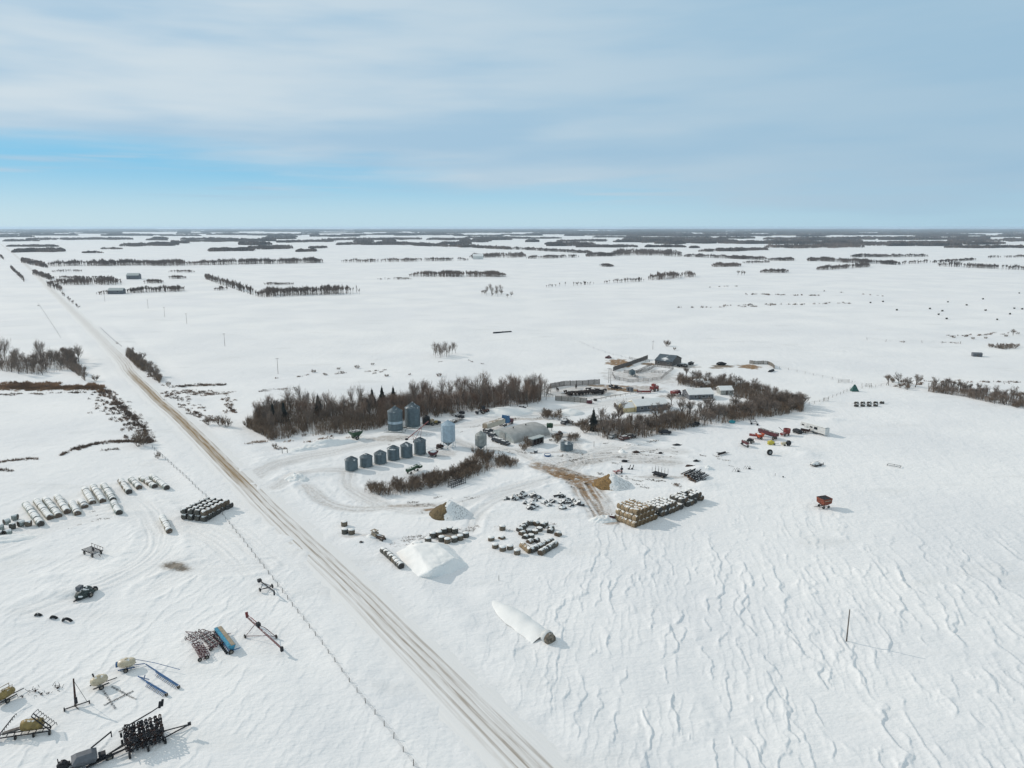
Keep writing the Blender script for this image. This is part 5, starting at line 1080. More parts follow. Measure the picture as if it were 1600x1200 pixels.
for x in (-.9, 1.4):
    for s in (-1, 1): wheel(t, (x, s * .95, .75), .75, .5)
def car(name, label, a, b, mat, L_=5., cat='car', bed=False):
    t = T(name, label, cat, a, b); w_ = .95; mb = MB(); mb.box((0, 0, .75), (L_, 2 * w_, .6)); mb.build('body', mat, t)
    x0, x1 = (-.2, 1.2) if bed else (-1.5, 1.0); mb = MB(); mb.poly([(x0 - .3, -w_, 1.05), (x1 + .4, -w_, 1.05), (x1 + .4, w_, 1.05), (x0 - .3, w_, 1.05), (x0, -w_ * .85, 1.65), (x1 - .2, -w_ * .85, 1.65), (x1 - .2, w_ * .85, 1.65), (x0, w_ * .85, 1.65)], [(0, 1, 5, 4), (1, 2, 6, 5), (2, 3, 7, 6), (3, 0, 4, 7), (4, 5, 6, 7)]); c_ = mb.build('cabin', mat, t)
    mb = MB(); mb.box(((x0 + x1) / 2, 0, 1.35), (x1 - x0 + .3, 2 * w_ * .93, .34)); mb.build('window', m_glass, c_)
    for x in (-L_ * .3, L_ * .32):
        for s in (-1, 1): wheel(t, (x, s * w_ * .92, .38), .38, .24)
    return t
m_carsnow = M('dark_snowy_car', (.03, .035, .045), .5, 0, .24, .3); m_carw = M('pale_snowy_car', (.30, .31, .31), .5, 0, .3, .2)
car('pickup_truck', 'dark pickup truck out on the lane behind the snow bank', (814, 640), (824, 637), m_carsnow, 5.4, 'pickup truck', True)
car('parked_car', 'snowy parked car on the lane left of the big spruce', (883, 662), (890, 659), m_carsnow, 4.6)
for i, (x, y, l) in enumerate([(958, 684, 'grey parked car nearest the lone trunk at the grove edge'), (976, 687, 'reddish snow topped car second along the grove edge'), (984, 684, 'dark car third along the grove edge'), (1039, 678, 'long dark car under the grove trees, right of the others')]):
    car('parked_car', l, (x, y), (x + 9, y - 3 + i), [m_carw, M('rusty_car', (.12, .05, .04), .7, 0, .25, .4), m_carsnow, m_dark][i], 4.8)
for i, (x, y, l) in enumerate([(770, 683, 'snow buried car first along the quonset front'), (776, 690, 'snow buried car second along the quonset front'), (782, 692, 'snow buried car third along the quonset front'), (789, 695, 'small snow buried car at the quonset front corner')]):
    car('buried_car', l, (x, y), (x + 9, y + 2), m_carsnow, 3.8)
car('buried_car', 'snow hooded car between the pale hopper bin and quonset', (763, 676), (772, 672), m_carsnow, 4.6)
for (x, y, l) in [(957, 607, 'dark machine slumped in snow beyond the cattle'), (966, 607, 'second dark beam like machine beyond the cattle')]:
    t = T('old_machine', l, 'machinery', (x, y), (x + 10, y + 2)); mb = MB(); mb.bar((-2, 0, .9), (2, 0, .6), .6); mb.box((-1.6, 0, 1.2), (1.2, 1.2, .8), .3); mb.build('body', m_darksnow, t); mb = MB(); mb.bar((2, 0, .6), (3.2, .3, .3), .15); mb.build('drawbar', m_dark, t); wheel(t, (0, .7, .45), .45, .3); wheel(t, (0, -.7, .45), .45, .3)
# things round the quonset end
t = T('fuel_tank', 'round green tank on legs at the far end of the quonset', 'tank', (859, 673)); mb = MB(); mb.lathe([(.01, -1.3), (.9, -1.25), (1.05, -.9), (1.05, .9), (.9, 1.25), (.01, 1.3)], 16, (0, 0, 2.2), 'X'); mb.build('shell', m_green, t, True)
for x in (-.8, .8):
    for s in (-.5, .5): mb = MB(); mb.bar((x, s, 0), (x, s * .8, 1.6), .14); mb.build('leg', m_dark, t)
t = T('stock_tank', 'small blue rimmed round tub on the snow beside the yard track', 'tub', (855.5, 712)); mb = MB(); mb.lathe([(1.15, -.1), (1.2, .5), (1.28, .52), (1.28, .44), (1.1, .4), (1.05, .38)], 24); mb.build('tub_wall', m_blue, t, True); mb = MB(); mb.lathe([(1.08, .4), (.5, .5), (.01, .52)], 20); mb.build('snow_fill', m_snow, t, True)
t = T('old_swather', 'junked rusty machine with black wheel right of the quonset shed', 'machinery', (873, 682), (885, 680)); mb = MB(); mb.box((0, 0, 1.0), (3.2, 1.2, .8)); mb.blob((.5, 0, 1.6), (.9, .7, .6), 4, 8, .3); mb.build('body', m_rust, t); wheel(t, (.5, -.8, .8), .8, .4); wheel(t, (-1.2, -.8, .4), .4, .3); mb = MB(); mb.bar((-1.5, 0, 1.), (-3.4, -.3, .4), .2); mb.build('drawbar', m_darksnow, t)
t = T('small_engine', 'squat grey motor box by the lone bush in the yard', 'machinery', (837, 707)); mb = MB(); mb.box((0, 0, .4), (1.4, .9, .6)); mb.build('casing', m_greyw, t); mb = MB(); mb.box((0, 0, .78), (1., .7, .16)); mb.build('snow_cap', m_snow, t)
# red machine with white top by the bright hopper bin
t = T('grain_vacuum', 'rusty red machine with snowy top left of the bright hopper bin', 'machinery', (677, 713), (688, 708)); mb = MB(); mb.poly([(-1.2, -1, .9), (1.2, -1, .9), (1.2, 1, .9), (-1.2, 1, .9), (-1.6, -1.3, 1.9), (1.6, -1.3, 1.9), (1.6, 1.3, 1.9), (-1.6, 1.3, 1.9)], [(0, 1, 5, 4), (1, 2, 6, 5), (2, 3, 7, 6), (3, 0, 4, 7), (3, 2, 1, 0)]); mb.build('hopper', m_maroon, t)
mb = MB(); mb.blob((0, 0, 1.75), (1.5, 1.2, .45), 4, 12, .1); mb.build('snow_load', m_snow, t, True); mb = MB(); mb.bar((-1.6, 0, .7), (-3, 0, .5), .15); mb.box((0, 0, .7), (2.6, 1.0, .3)); mb.build('frame', m_rust, t)
for s in (-1, 1): wheel(t, (0, s * 1.1, .5), .5, .3)
t = T('tractor_engine', 'rust brown engine unit under the left side of the bright hopper bin', 'machinery', (687, 701)); mb = MB(); mb.blob((0, 0, 1.0), (1.4, .9, .8), 5, 10, .25); mb.build('body', m_rust, t); mb = MB(); mb.tube((.3, 0, 1.5), (.3, 0, 2.2), .1, n=6); mb.build('exhaust', m_dark, t); wheel(t, (-.8, -.7, .5), .5, .3); wheel(t, (.8, -.7, .4), .4, .3)
t = T('header_trailer', 'dark green flat header trailer behind the brush hedge', 'trailer', (645, 738), (662, 730)); mb = MB(); mb.box((0, 0, 1.5), (6.0, 1.3, .9)); mb.build('deck', m_green, t); mb = MB(); mb.box((3.2, -.5, 1.2), (1.6, 1.2, .8)); mb.build('box', m_green, t); [wheel(t, (x, s * .7, .45), .45, .3) for x in (-1.8, 1.8) for s in (-1, 1)]
# bale feeder rack in front of the hedge
t = T('feeder_rack', 'black slatted feeder rack in front of the brush hedge', 'rack', (714, 758), (731, 752)); mb = MB()
for y in (-.8, .8):
    for z in (.3, 1.5): mb.bar((-3.2, y, z), (3.2, y, z), .14)
mb.build('rail', m_dark, t)
for k in range(8): mb = MB(); x = -3.1 + k * .88; mb.bar((x, -.8, 0), (x, -.8, 1.6), .12); mb.bar((x, .8, 0), (x, .8, 1.6), .12); mb.bar((x, -.8, .9), (x, .8, .9), .08); mb.build('slat', m_dark, t)
# wrecked tractor near upright bales
t = T('old_tractor', 'rusty snowed over tractor wreck right of the three upright bales', 'tractor', (588, 843), (600, 847)); mb = MB(); mb.box((1.6, 0, 1.1), (2.2, .9, 1.0)); mb.build('hood', M('wreck_brown', (.10, .065, .045), .8, 0, .22, .4, 2), t); mb = MB(); mb.box((-.4, 0, 1.5), (1.5, 1.3, .9)); mb.box((-.6, 0, 2.4), (1.7, 1.5, .15)); mb.build('cab', m_tan, t)
mb = MB(); mb.blob((-1.2, -.6, .6), (1.6, 1.0, .7), 5, 10, .2); mb.build('snow_drift', m_snow, t, True); wheel(t, (-.9, .8, .7), .75, .4); wheel(t, (2.4, -.6, .5), .55, .35); wheel(t, (2.4, .6, .5), .55, .35)
t = T('scrap_iron', 'small dark lump in the snow left of the slanting bale row', 'scrap metal', (565, 850)); mb = MB(); mb.blob((0, 0, .3), (.7, .5, .5), 4, 8, .3); mb.build('lump', m_darksnow, t); mb = MB(); mb.bar((.5, 0, .3), (1.5, .3, .3), .15); mb.build('bar', m_dark, t)
t = T('seed_cleaner', 'reddish snow crusted machine at the foot of the straw track', 'machinery', (957, 812), (966, 806)); mb = MB(); mb.box((0, 0, .9), (1.8, 1.4, 1.2), .3); mb.build('body', M('crusted_maroon', (.08, .02, .02), .7, 0, .25, .4), t); mb = MB(); mb.tube((.7, .3, .8), (1.9, .6, .5), .3, n=8); mb.build('spout', m_dark, t); wheel(t, (-.5, -.8, .4), .4, .25); wheel(t, (.8, -.8, .4), .4, .25)
# scaffold wagon, red cart, misc right of pile
t = T('rack_wagon', 'black flat wagon with tall thin stakes above the big bale stack', 'wagon', (1031, 744), (1042, 747)); mb = MB(); mb.box((0, 0, .9), (5.0, 2.0, .22)); mb.build('deck', m_dark, t)
for k in range(5):
    for s in (-1, 1): mb = MB(); mb.tube((-2.4 + k * 1.2, s, .9), (-2.4 + k * 1.2, s, 2.9), .05, n=5); mb.build('stake', m_rust, t)
mb = MB(); mb.box((.3, -.6, .55), (4.0, .5, .6)); mb.build('side_beam', m_dark, t); wheel(t, (-1.6, -1, .4), .4, .25); wheel(t, (1.6, -1, .4), .4, .25); wheel(t, (-1.6, 1, .4), .4, .25); wheel(t, (1.6, 1, .4), .4, .25)
t = T('flat_cart', 'low red cart with a black upright behind the golden silage pile', 'cart', (965, 739), (971, 738)); mb = MB(); mb.box((0, 0, .7), (3.0, 1.6, .2)); mb.build('deck', m_red, t); mb = MB(); mb.bar((1.6, 0, .6), (1.6, 0, 2.3), .2); mb.box((1.6, 0, 1.2), (.7, .6, .6)); mb.build('upright', m_dark, t); wheel(t, (-1, -.9, .35), .35, .2); wheel(t, (1, -.9, .35), .35, .2)
for x, y, l in [(983, 733, 'short black tool post leaning, left of two'), (988, 733, 'short black tool post leaning, right of two')]:
    t = T('tool_stand', l, 'tool', (x, y)); mb = MB(); mb.tube((0, 0, 0), (.5, .1, 1.5), .12, n=6); mb.build('post', m_dark, t); mb = MB(); mb.box((-.1, 0, .15), (.7, .5, .3)); mb.build('foot', m_dark, t)
for x, y, s, l in [(1032, 709, .7, 'tiny black wheeled cart alone in the upper yard snow'), (994, 707, 1.2, 'low tan scrap heap beside the yard track'), (1057, 696, 1.3, 'flat dark scrap strip below the grove edge'), (1088, 721, .9, 'dark sliver of scrap above the log stack'), (1077, 729, 1.2, 'rusty strip of scrap just behind the log stack'), (976, 721, 1.0, 'dark lump beside the straw strewn track')]:
    t = T('scrap_iron', l, 'scrap metal', (x, y)); mb = MB(); mb.blob((0, 0, .2), (1.2 * s, .6 * s, .45), 4, 9, .35); mb.build('plate', m_rust if 'rusty' in l or 'tan' in l else m_dark, t); mb = MB(); mb.bar((s, 0, .2), (s * 1.7, .2, .35), .12); mb.build('bar', m_dark, t)
t = T('disc_harrow', 'black disc harrow on the snow left of the red machines', 'disc harrow', (1127, 710), (1140, 709)); mb = MB(); mb.bar((-1.8, -.8, .6), (2.2, .9, .6), .16); mb.bar((-1.5, .9, .6), (1.8, -1, .6), .16); mb.bar((1.8, .0, .6), (3.2, 0, .4), .12); mb.build('frame', m_dark, t)
for k in range(10): mb = MB(); x = -1.7 + k * .4; mb.tube((x, -.8 + k * .17, .45), (x + .06, -.8 + k * .17, .45), .42, n=10); mb.build('disc', m_dark, t)
for x, y, l in [(1149, 737, 'little snowy gear lump lying left of a wire frame'), (1166, 733, 'arched wire frame standing in open snow')]:
    t = T('bent_wire_arch', l, 'scrap metal', (x, y)); mb = MB()
    for k in range(3): mb.bar((-1 + k * .8, 0, 0), (-.4 + k * .8, 0, 1.2), .06); mb.bar((-.4 + k * .8, 0, 1.2), (.2 + k * .8, .3, 0), .06)
    mb.build('hoop', m_darksnow, t); mb = MB(); mb.blob((1, 0, .2), (.5, .4, .3), 4, 7, .3); mb.build('lump', m_darksnow, t)
t = T('fence_stub', 'lone stake with a small black ball beside it in the field', 'stake', (1211, 744)); mb = MB(); mb.tube((0, 0, 0), (0, 0, 1.0), .06, n=6); mb.build('post', m_dark, t); mb = MB(); mb.blob((2.2, -1.2, .2), (.28, .28, .28), 4, 8, .05); mb.build('ball', m_dark, t)
# red machinery group
t = T('seed_drill', 'short maroon seed drill at the left front of the red machines', 'seed drill', (1164, 697), (1172, 701)); mb = MB(); mb.box((0, 0, 1.5), (3.6, .9, .9)); mb.build('seed_box', m_maroon, t); mb = MB(); mb.box((0, 0, 1.98), (3.4, .7, .06)); mb.build('lid', m_rust, t); mb = MB(); mb.bar((-1.8, -.7, .5), (1.8, -.7, .5), .25); mb.build('frame', m_dark, t); wheel(t, (-1.9, 0, .5), .5, .25, 'X'); wheel(t, (1.9, 0, .5), .5, .25, 'X')
t = T('old_tractor', 'small dark tractor between the maroon drill and red beam', 'tractor', (1173, 692), (1180, 690)); mb = MB(); mb.box((.3, 0, 1.0), (2.0, .7, .8)); mb.build('hood', m_rust, t); mb = MB(); mb.box((-.7, 0, 1.5), (.9, 1.0, .8)); mb.build('seat', m_dark, t); [wheel(t, (-.7, s * .8, .75), .75, .35) for s in (-1, 1)]; [wheel(t, (1.2, s * .5, .35), .35, .2) for s in (-1, 1)]
t = T('swather_header', 'long brown topped red box header across the red machine group', 'header', (1200, 684), (1213, 688)); L_ = dist((1187, 680), (1214, 689)); mb = MB(); mb.box((0, 0, 2.2), (L_, 1.6, 1.3)); mb.build('box', m_maroon, t); mb = MB(); mb.box((0, 0, 2.9), (L_ * .98, 1.4, .1)); mb.build('lid', m_wood, t); mb = MB(); mb.box((0, -.5, 1.3), (L_ * .9, .3, .3)); mb.build('frame', m_dark, t)
for x in (-L_ * .35, L_ * .35):
    for s in (-1, 1): wheel(t, (x, s * .7, .6), .6, .3)
t = T('combine_header', 'red beam shaped implement left of the orange hopper', 'header', (1179, 685), (1187, 686)); mb = MB(); mb.box((0, 0, 1.3), (4.0, 1.0, .8)); mb.build('box', m_red, t); mb = MB(); mb.bar((1.4, -.5, .9), (2.2, -.6, .3), .2); mb.build('skid', m_dark, t)
t = T('fertiliser_spreader', 'bright orange hopper spreader in the middle of the red machines', 'spreader', (1187, 686), (1196, 685)); mb = MB(); mb.poly([(-.7, -.6, .7), (.9, -.6, .7), (.9, .6, .7), (-.7, .6, .7), (-1.5, -1.2, 2.2), (1.4, -1.2, 2.2), (1.4, 1.2, 2.2), (-1.5, 1.2, 2.2)], [(0, 1, 5, 4), (1, 2, 6, 5), (2, 3, 7, 6), (3, 0, 4, 7), (3, 2, 1, 0)]); mb.build('hopper', m_orange, t); mb = MB(); mb.blob((-.4, 0, 2.1), (.9, 1.0, .25), 4, 10, .1); mb.build('snow_load', m_snow, t, True); wheel(t, (0, -1, .5), .5, .3); wheel(t, (0, 1, .5), .5, .3)
t = T('mixer_wagon', 'red tub wagon with slanting pipe at the right of the red machines', 'wagon', (1228, 680), (1238, 678)); mb = MB(); mb.lathe([(.9, .7), (1.3, 1.0), (1.4, 2.6), (1.25, 2.6), (1.15, 2.0), (.01, 1.9)], 14, (.4, 0, 0)); mb.build('tub', m_red, t); mb = MB(); mb.tube((-1.0, .2, 1.5), (-3.6, .8, 3.6), .09, n=6); mb.build('pipe', m_dark, t); mb = MB(); mb.box((-1.6, 0, .9), (2.6, 1.2, .6)); mb.build('base', m_red, t); [wheel(t, (x, s * .9, .45), .45, .3) for x in (-1.6, .4) for s in (-1, 1)]
t = T('yellow_hopper', 'yellow machine casing on the snow below the red group', 'machinery', (1204, 695), (1212, 695)); mb = MB(); mb.blob((0, 0, .9), (1.4, .8, .9), 5, 9, .25); mb.build('casing', m_yellow, t); mb = MB(); mb.bar((1.2, 0, .5), (3.0, 0, .6), .2); mb.build('drawbar', m_white, t); wheel(t, (1.2, -.6, .35), .35, .2)
t = T('cement_mixer', 'white and brown mixer with black drum right of the yellow casing', 'mixer', (1227, 697), (1234, 697)); mb = MB(); mb.lathe([(.6, -.6), (1.0, -.2), (1.0, .5), (.7, .9), (.6, .85), (.01, .6)], 14, (1.0, 0, 1.2), 'X'); mb.build('drum', m_dark, t); mb = MB(); mb.box((-.8, 0, 1.1), (1.6, 1.0, 1.0)); mb.build('body', m_cream, t); wheel(t, (-.5, -.7, .4), .4, .25); wheel(t, (.8, -.7, .4), .4, .25)
t = T('standing_tractor_wheel', 'upright black tyre standing alone in the snow', 'tyre', (1202.5, 711)); t.rotation_euler = (0, 0, .2); mb = MB(); mb.lathe([(.5, -.35), (.95, -.4), (1.08, -.15), (1.08, .15), (.95, .4), (.5, .35)], 24, (0, 0, 1.05), 'Y'); mb.build('tread', m_tyre, t, True); mb = MB(); mb.lathe([(.01, -.1), (.45, -.15), (.55, -.3), (.55, .3), (.45, .1), (.01, .1)], 16, (0, 0, 1.05), 'Y'); mb.build('rim', m_carw, t)
# camper trailer
t = T('camper_trailer', 'long white camper trailer parked at the right of the machinery', 'camper', (1272, 676), (1292, 682)); L_ = dist((1254, 670), (1292, 682)); mb = MB()
mb.poly([(-L_ / 2, -1.2, 1.7), (-L_ / 2 + 2.2, -1.2, 1.7), (-L_ / 2 + 2.2, -1.2, .6), (L_ / 2, -1.2, .6), (L_ / 2, -1.2, 3.2), (-L_ / 2 + .4, -1.2, 3.4), (-L_ / 2, 1.2, 1.7), (-L_ / 2 + 2.2, 1.2, 1.7), (-L_ / 2 + 2.2, 1.2, .6), (L_ / 2, 1.2, .6), (L_ / 2, 1.2, 3.2), (-L_ / 2 + .4, 1.2, 3.4)],
        [(0, 1, 2, 3, 4, 5), (11, 10, 9, 8, 7, 6), (4, 10, 11, 5), (3, 9, 10, 4), (5, 11, 6, 0), (1, 7, 8, 2), (0, 6, 7, 1), (2, 8, 9, 3)]); mb.build('body', m_white, t)
mb = MB(); mb.box((.1, 0, 3.42), (L_ * .93, 2.2, .12)); mb.build('roof', m_snowroof, t)
for x, w_, h_ in ((-L_ * .38, 1.1, .5), (-.6, 1.2, .6), (L_ * .13, 1.6, 1.0)): mb = MB(); mb.box((x, -1.22, 2.35), (w_, .06, h_)); mb.build('window', m_glass, t)
mb = MB(); mb.box((L_ * .1, -1.22, .75), (L_ * .75, .05, .2)); mb.build('skirt', m_dark, t); mb = MB(); mb.box((-L_ * .2, -1.22, 1.5), (.7, .05, 1.7)); mb.build('door', m_greyroof, t)
for x in (.6, 1.6):
    for s in (-1, 1): wheel(t, (x, s * 1.05, .38), .38, .24)
car('buried_car', 'dark hull of a snowed car at the camper front', (1246, 677), (1252, 679), m_dark, 3.6)
t = T('utility_trailer', 'brown box trailer with snow tucked under the camper front', 'trailer', (1258, 676), (1264, 677)); mb = MB(); mb.box((0, 0, 1.2), (3.2, 1.6, 1.1)); mb.build('box', m_rust, t); mb = MB(); mb.box((0, 0, 1.8), (3., 1.4, .12)); mb.build('snow_load', m_snow, t); wheel(t, (.4, -.9, .35), .35, .2); wheel(t, (-.4, -.9, .35), .35, .2)
t = T('flatbed_trailer', 'snow loaded grey frame trailer right of the lone tyre', 'trailer', (1276, 728), (1286, 726)); mb = MB(); mb.box((0, 0, .6), (4.4, 1.8, .25)); mb.bar((-2.2, -.9, .3), (-1.8, -.9, 1.2), .12); mb.bar((2.2, -.9, .3), (2.1, -.9, 1.2), .12); mb.bar((-2, .9, 1.1), (2.2, .9, 1.2), .1); mb.build('frame', m_darksnow, t); mb = MB(); mb.blob((-.6, .3, .9), (1.6, .9, .6), 5, 10, .2); mb.build('snow_load', m_snow, t, True); [wheel(t, (x, -.95, .35), .35, .2) for x in (-1, 1)]
t = T('frame_trailer', 'flat grey frame lying by itself in the right field', 'frame', (1397, 729), (1408, 731)); mb = MB(); mb.bar((-2, -.8, .4), (2, -.8, .4), .1); mb.bar((-2, .8, .5), (2, .8, .5), .1); [mb.bar((x, -.8, .4), (x, .8, .5), .1) for x in (-2, 0, 2)]; mb.build('beam', m_darksnow, t); mb = MB(); [mb.bar((x, -.8, 0), (x, -.8, .8), .08) for x in (-2, 2)]; mb.build('leg', m_darksnow, t)
t = T('folding_harrow', 'blue grey folding frames lying below the grove', 'frame', (1172, 659), (1184, 664)); mb = MB(); mb.bar((-3.5, 2.0, .4), (4, -2., .3), .16); mb.bar((-1, 3.2, .4), (6, -.6, .3), .12); [mb.bar((-3.2 + k * 3, 1.9 - k * 1.6, .4), (-.6 + k * 3, 3.0 - k * 1.5, .4), .12) for k in range(3)]; mb.build('beam', m_dark, t); mb = MB(); mb.box((3.8, -2, .4), (.6, .5, .7)); mb.box((6, -.6, .4), (.6, .5, .7)); mb.build('corner_block', m_dark, t)
t = T('blue_tarp', 'small turquoise tarp heap at the grove edge', 'tarp', (1144, 661)); mb = MB(); mb.blob((0, 0, .5), (1.3, 1.0, .8), 5, 10, .3); mb.build('sheet', M('turquoise_tarp', (.02, .25, .30), .6, 0, .05, .2), t); mb = MB(); mb.bar((-1.2, .2, .1), (1.2, .4, .1), .1); mb.build('pole', m_dark, t)
for x, y, l in [(1230, 640, 'grey flat trailer under the right tip of the grove'), (1085, 666, 'dark vehicle hull under the grove trees'), (1170, 650, 'blue black drum pile under the grove edge')]:
    t = T('farm_trailer', l, 'trailer', (x, y), (x + 9, y - 1)); mb = MB(); mb.box((0, 0, .9), (4.4, 1.8, .5)); mb.box((1.2, 0, 1.4), (1.4, 1.5, .6)); mb.build('body', m_dark, t); mb = MB(); mb.bar((-2.2, 0, .7), (-3.6, 0, .5), .12); mb.build('drawbar', m_dark, t); wheel(t, (-.8, -.95, .4), .4, .25); wheel(t, (.8, -.95, .4), .4, .25)
# green tarp tent
t = T('tarp_tent', 'green tarpaulin tent standing at the paddock fence corner', 'tent', (1335, 611)); mb = MB(); mb.poly([(-1.8, -1.4, 0), (1.8, -1.4, 0), (1.8, 1.4, 0), (-1.8, 1.4, 0), (-.5, 0, 3.3), (.3, 0, 3.3)], [(0, 1, 5, 4), (1, 2, 5), (2, 3, 4, 5), (3, 0, 4)]); mb.build('cover', m_greentarp, t); mb = MB(); mb.tube((-.5, 0, 2.9), (-.5, 0, 3.7), .06, n=5); mb.build('pole', m_dark, t)
# corral machines
t = T('combine', 'red combine standing past the straw heap by the corral', 'combine', (1022, 611), (1030, 609)); mb = MB(); mb.box((0, 0, 1.8), (4.4, 2.4, 1.6)); mb.build('body', m_red, t); mb = MB(); mb.box((-.6, 0, 3.2), (1.3, 1.8, 1.2)); mb.build('cab', m_red, t); mb = MB(); mb.bar((2, .6, 2.4), (4.6, 1.2, 2.0), .3); mb.build('unloading_pipe', m_dark, t); [wheel(t, (x, s * 1.2, r), r, .5) for x, r in ((-1.2, .85), (1.6, .55)) for s in (-1, 1)]
t = T('combine_header', 'long low red combine header lying left of the combine', 'header', (1006, 614), (1017, 614)); mb = MB(); mb.box((0, 0, .9), (6.6, 1.3, .9)); mb.build('trough', m_red, t); mb = MB(); mb.box((-3.2, 0, 1.1), (.3, 1.6, 1.6)); mb.box((3.2, 0, 1.1), (.3, 1.6, 1.6)); mb.build('divider', m_maroon, t); mb = MB(); mb.box((0, .1, 1.38), (6.2, 1., .08)); mb.build('snow_cap', m_snow, t)
t = T('calf_shelter', 'small grey metal crate beside the low red header', 'crate', (984, 611), (992, 613)); mb = MB(); mb.box((0, 0, 1.0), (3.0, 2.0, 1.8)); mb.build('box', m_greyw, t); mb = MB(); mb.box((0, -1.02, 1.0), (.9, .06, 1.3)); mb.build('opening', m_black, t)
t = T('grain_truck', 'old red truck half hidden left of the second house', 'truck', (1055, 618), (1064, 616)); mb = MB(); mb.box((-.8, 0, 1.8), (3.6, 2.2, 1.4)); mb.build('box', m_red, t); mb = MB(); mb.box((1.9, 0, 1.7), (1.4, 2.0, 1.5)); mb.build('cab', m_maroon, t); mb = MB(); mb.box((3.1, 0, 1.2), (1.2, 1.6, .8)); mb.build('hood', m_maroon, t); [wheel(t, (x, s * .95, .5), .5, .35) for x in (-1.5, 2.8) for s in (-1, 1)]
t = T('stock_gate', 'dark red gate box at the right end of the pale windbreak', 'gate', (921, 630.5), (926, 631)); mb = MB(); mb.box((0, 0, .8), (2.4, 1.2, 1.3)); mb.build('box', m_maroon, t); mb = MB(); mb.bar((1.2, 0, .3), (2.2, .2, .4), .2); mb.build('latch_bar', m_dark, t)
t = T('round_feeder', 'small dark round feeder right of the red gate box', 'feeder', (930, 626)); mb = MB(); mb.lathe([(.9, .1), (.9, .9), (.84, .9), (.84, .1)], 16); mb.build('ring', m_dark, t); mb = MB(); mb.lathe([(.8, .4), (.01, .6)], 12); mb.build('hay', m_wood, t)
for x, y, l in [(1062, 573, 'black machine with snow flecks just right of the barn'), (1070, 574, 'second black machine right of the barn'), (1079, 570, 'low black boom reaching right of the barn machines')]:
    t = T('old_machine', l, 'machinery', (x, y), (x + 10, y - 2)); mb = MB(); mb.blob((0, 0, 1.0), (2.2, 1.3, 1.0), 5, 10, .35); mb.build('body', m_darksnow, t); mb = MB(); mb.bar((1.8, 0, 1.2), (4.2, .4, 1.0), .3); mb.build('arm', m_dark, t); wheel(t, (-1, -1, .6), .6, .35); wheel(t, (1, -1, .6), .6, .35)
for x, y, l in [(1127, 570, 'black heap of tyres on the dark patch of the far paddock'), (951, 560, 'small maroon machine behind the straw patch'), (868, 667, 'pair of tiny dark drums on the lane')][:2]:
    t = T('tyre_heap', l, 'tyre heap' if 'tyres' in l else 'machinery', (x, y)); mb = MB(); mb.blob((0, 0, .6), (3.0 if 'tyres' in l else 1.8, 1.6, 1.1), 5, 11, .35); mb.build('pile', m_dark if 'tyres' in l else m_maroon, t); mb = MB(); mb.lathe([(.4, -.2), (.7, -.2), (.7, .2), (.4, .2)], 12, (-1.5, -1.2, .5), 'Y'); mb.build('tyre', m_tyre, t)
t = T('hay_feeder', 'snowed over long feeder on the right end of the paddock windbreak', 'feeder', (1205, 581), (1216, 577)); mb = MB(); mb.poly([(-3, -1, 0), (3, -1, 0), (3, 1, 0), (-3, 1, 0), (-3, 0, 1.5), (3, 0, 1.5)], [(0, 1, 5, 4), (2, 3, 4, 5), (1, 2, 5), (3, 0, 4)]); mb.build('body', m_darksnow, t); mb = MB(); mb.box((0, .1, 1.5), (5.4, .5, .14)); mb.build('snow_cap', m_snow, t)
t = T('lying_log', 'single dark log on the open snow of the middle field', 'log', (785, 520), (798, 519)); L_ = dist((770, 521), (799, 519)); mb = MB(); mb.tube((-L_ / 2, 0, .45), (L_ / 2, 0, .5), .7, .5, 8); mb.build('stem', m_dark, t); mb = MB(); mb.bar((0, 0, .5), (1.2, 1.4, 1.0), .4); mb.build('limb', m_dark, t)
# ---------------------------------------------------------------- cattle (one continuous body mesh each)
def cow_mesh():
    me = bpy.data.meshes.new('cow_skel')
    J = [((-.75, 0, 1.18), .30), ((-.2, 0, 1.12), .36), ((.45, 0, 1.14), .36), ((.85, 0, 1.28), .24), ((1.2, 0, 1.36), .15), ((1.55, 0, 1.18), .085),
         ((-.72, .22, .82), .15), ((-.86, .22, .5), .075), ((-.76, .22, .03), .065), ((-.72, -.22, .82), .15), ((-.86, -.22, .5), .075), ((-.76, -.22, .03), .065),
         ((.58, .2, .78), .12), ((.58, .2, .42), .07), ((.6, .2, .03), .06), ((.58, -.2, .78), .12), ((.58, -.2, .42), .07), ((.6, -.2, .03), .06),
         ((-1.05, 0, 1.2), .07), ((-1.12, 0, .6), .03), ((1.2, .18, 1.46), .045), ((1.2, -.18, 1.46), .045)]
    E = [(0, 1), (1, 2), (2, 3), (3, 4), (4, 5), (0, 6), (6, 7), (7, 8), (0, 9), (9, 10), (10, 11), (2, 12), (12, 13), (13, 14), (2, 15), (15, 16), (16, 17), (0, 18), (18, 19), (4, 20), (4, 21)]
    me.from_pydata([j[0] for j in J], E, []); o = bpy.data.objects.new('cow_skel', me); COL.objects.link(o); s = o.modifiers.new('s', 'SKIN'); s.use_smooth_shade = True
    for i, v in enumerate(me.skin_vertices[0].data): v.radius = (J[i][1], J[i][1] * (1.0 if i > 5 else .8)); v.use_root = (i == 1)
    o.modifiers.new('b', 'SUBSURF').levels = 1; bpy.context.view_layer.update(); dg = bpy.context.evaluated_depsgraph_get(); r = bpy.data.meshes.new_from_object(o.evaluated_get(dg)); bpy.data.objects.remove(o); r.materials.clear(); r.materials.append(m_cow); return r
CM = cow_mesh()
rg = random.Random(5); spots = [(871, 612, 'cow standing apart at the left of the pen'), (883.5, 615, 'cow on the left fringe of the herd'), (919, 611, 'cow standing alone behind the herd'), (900, 607, 'cow by the far windbreak boards')]
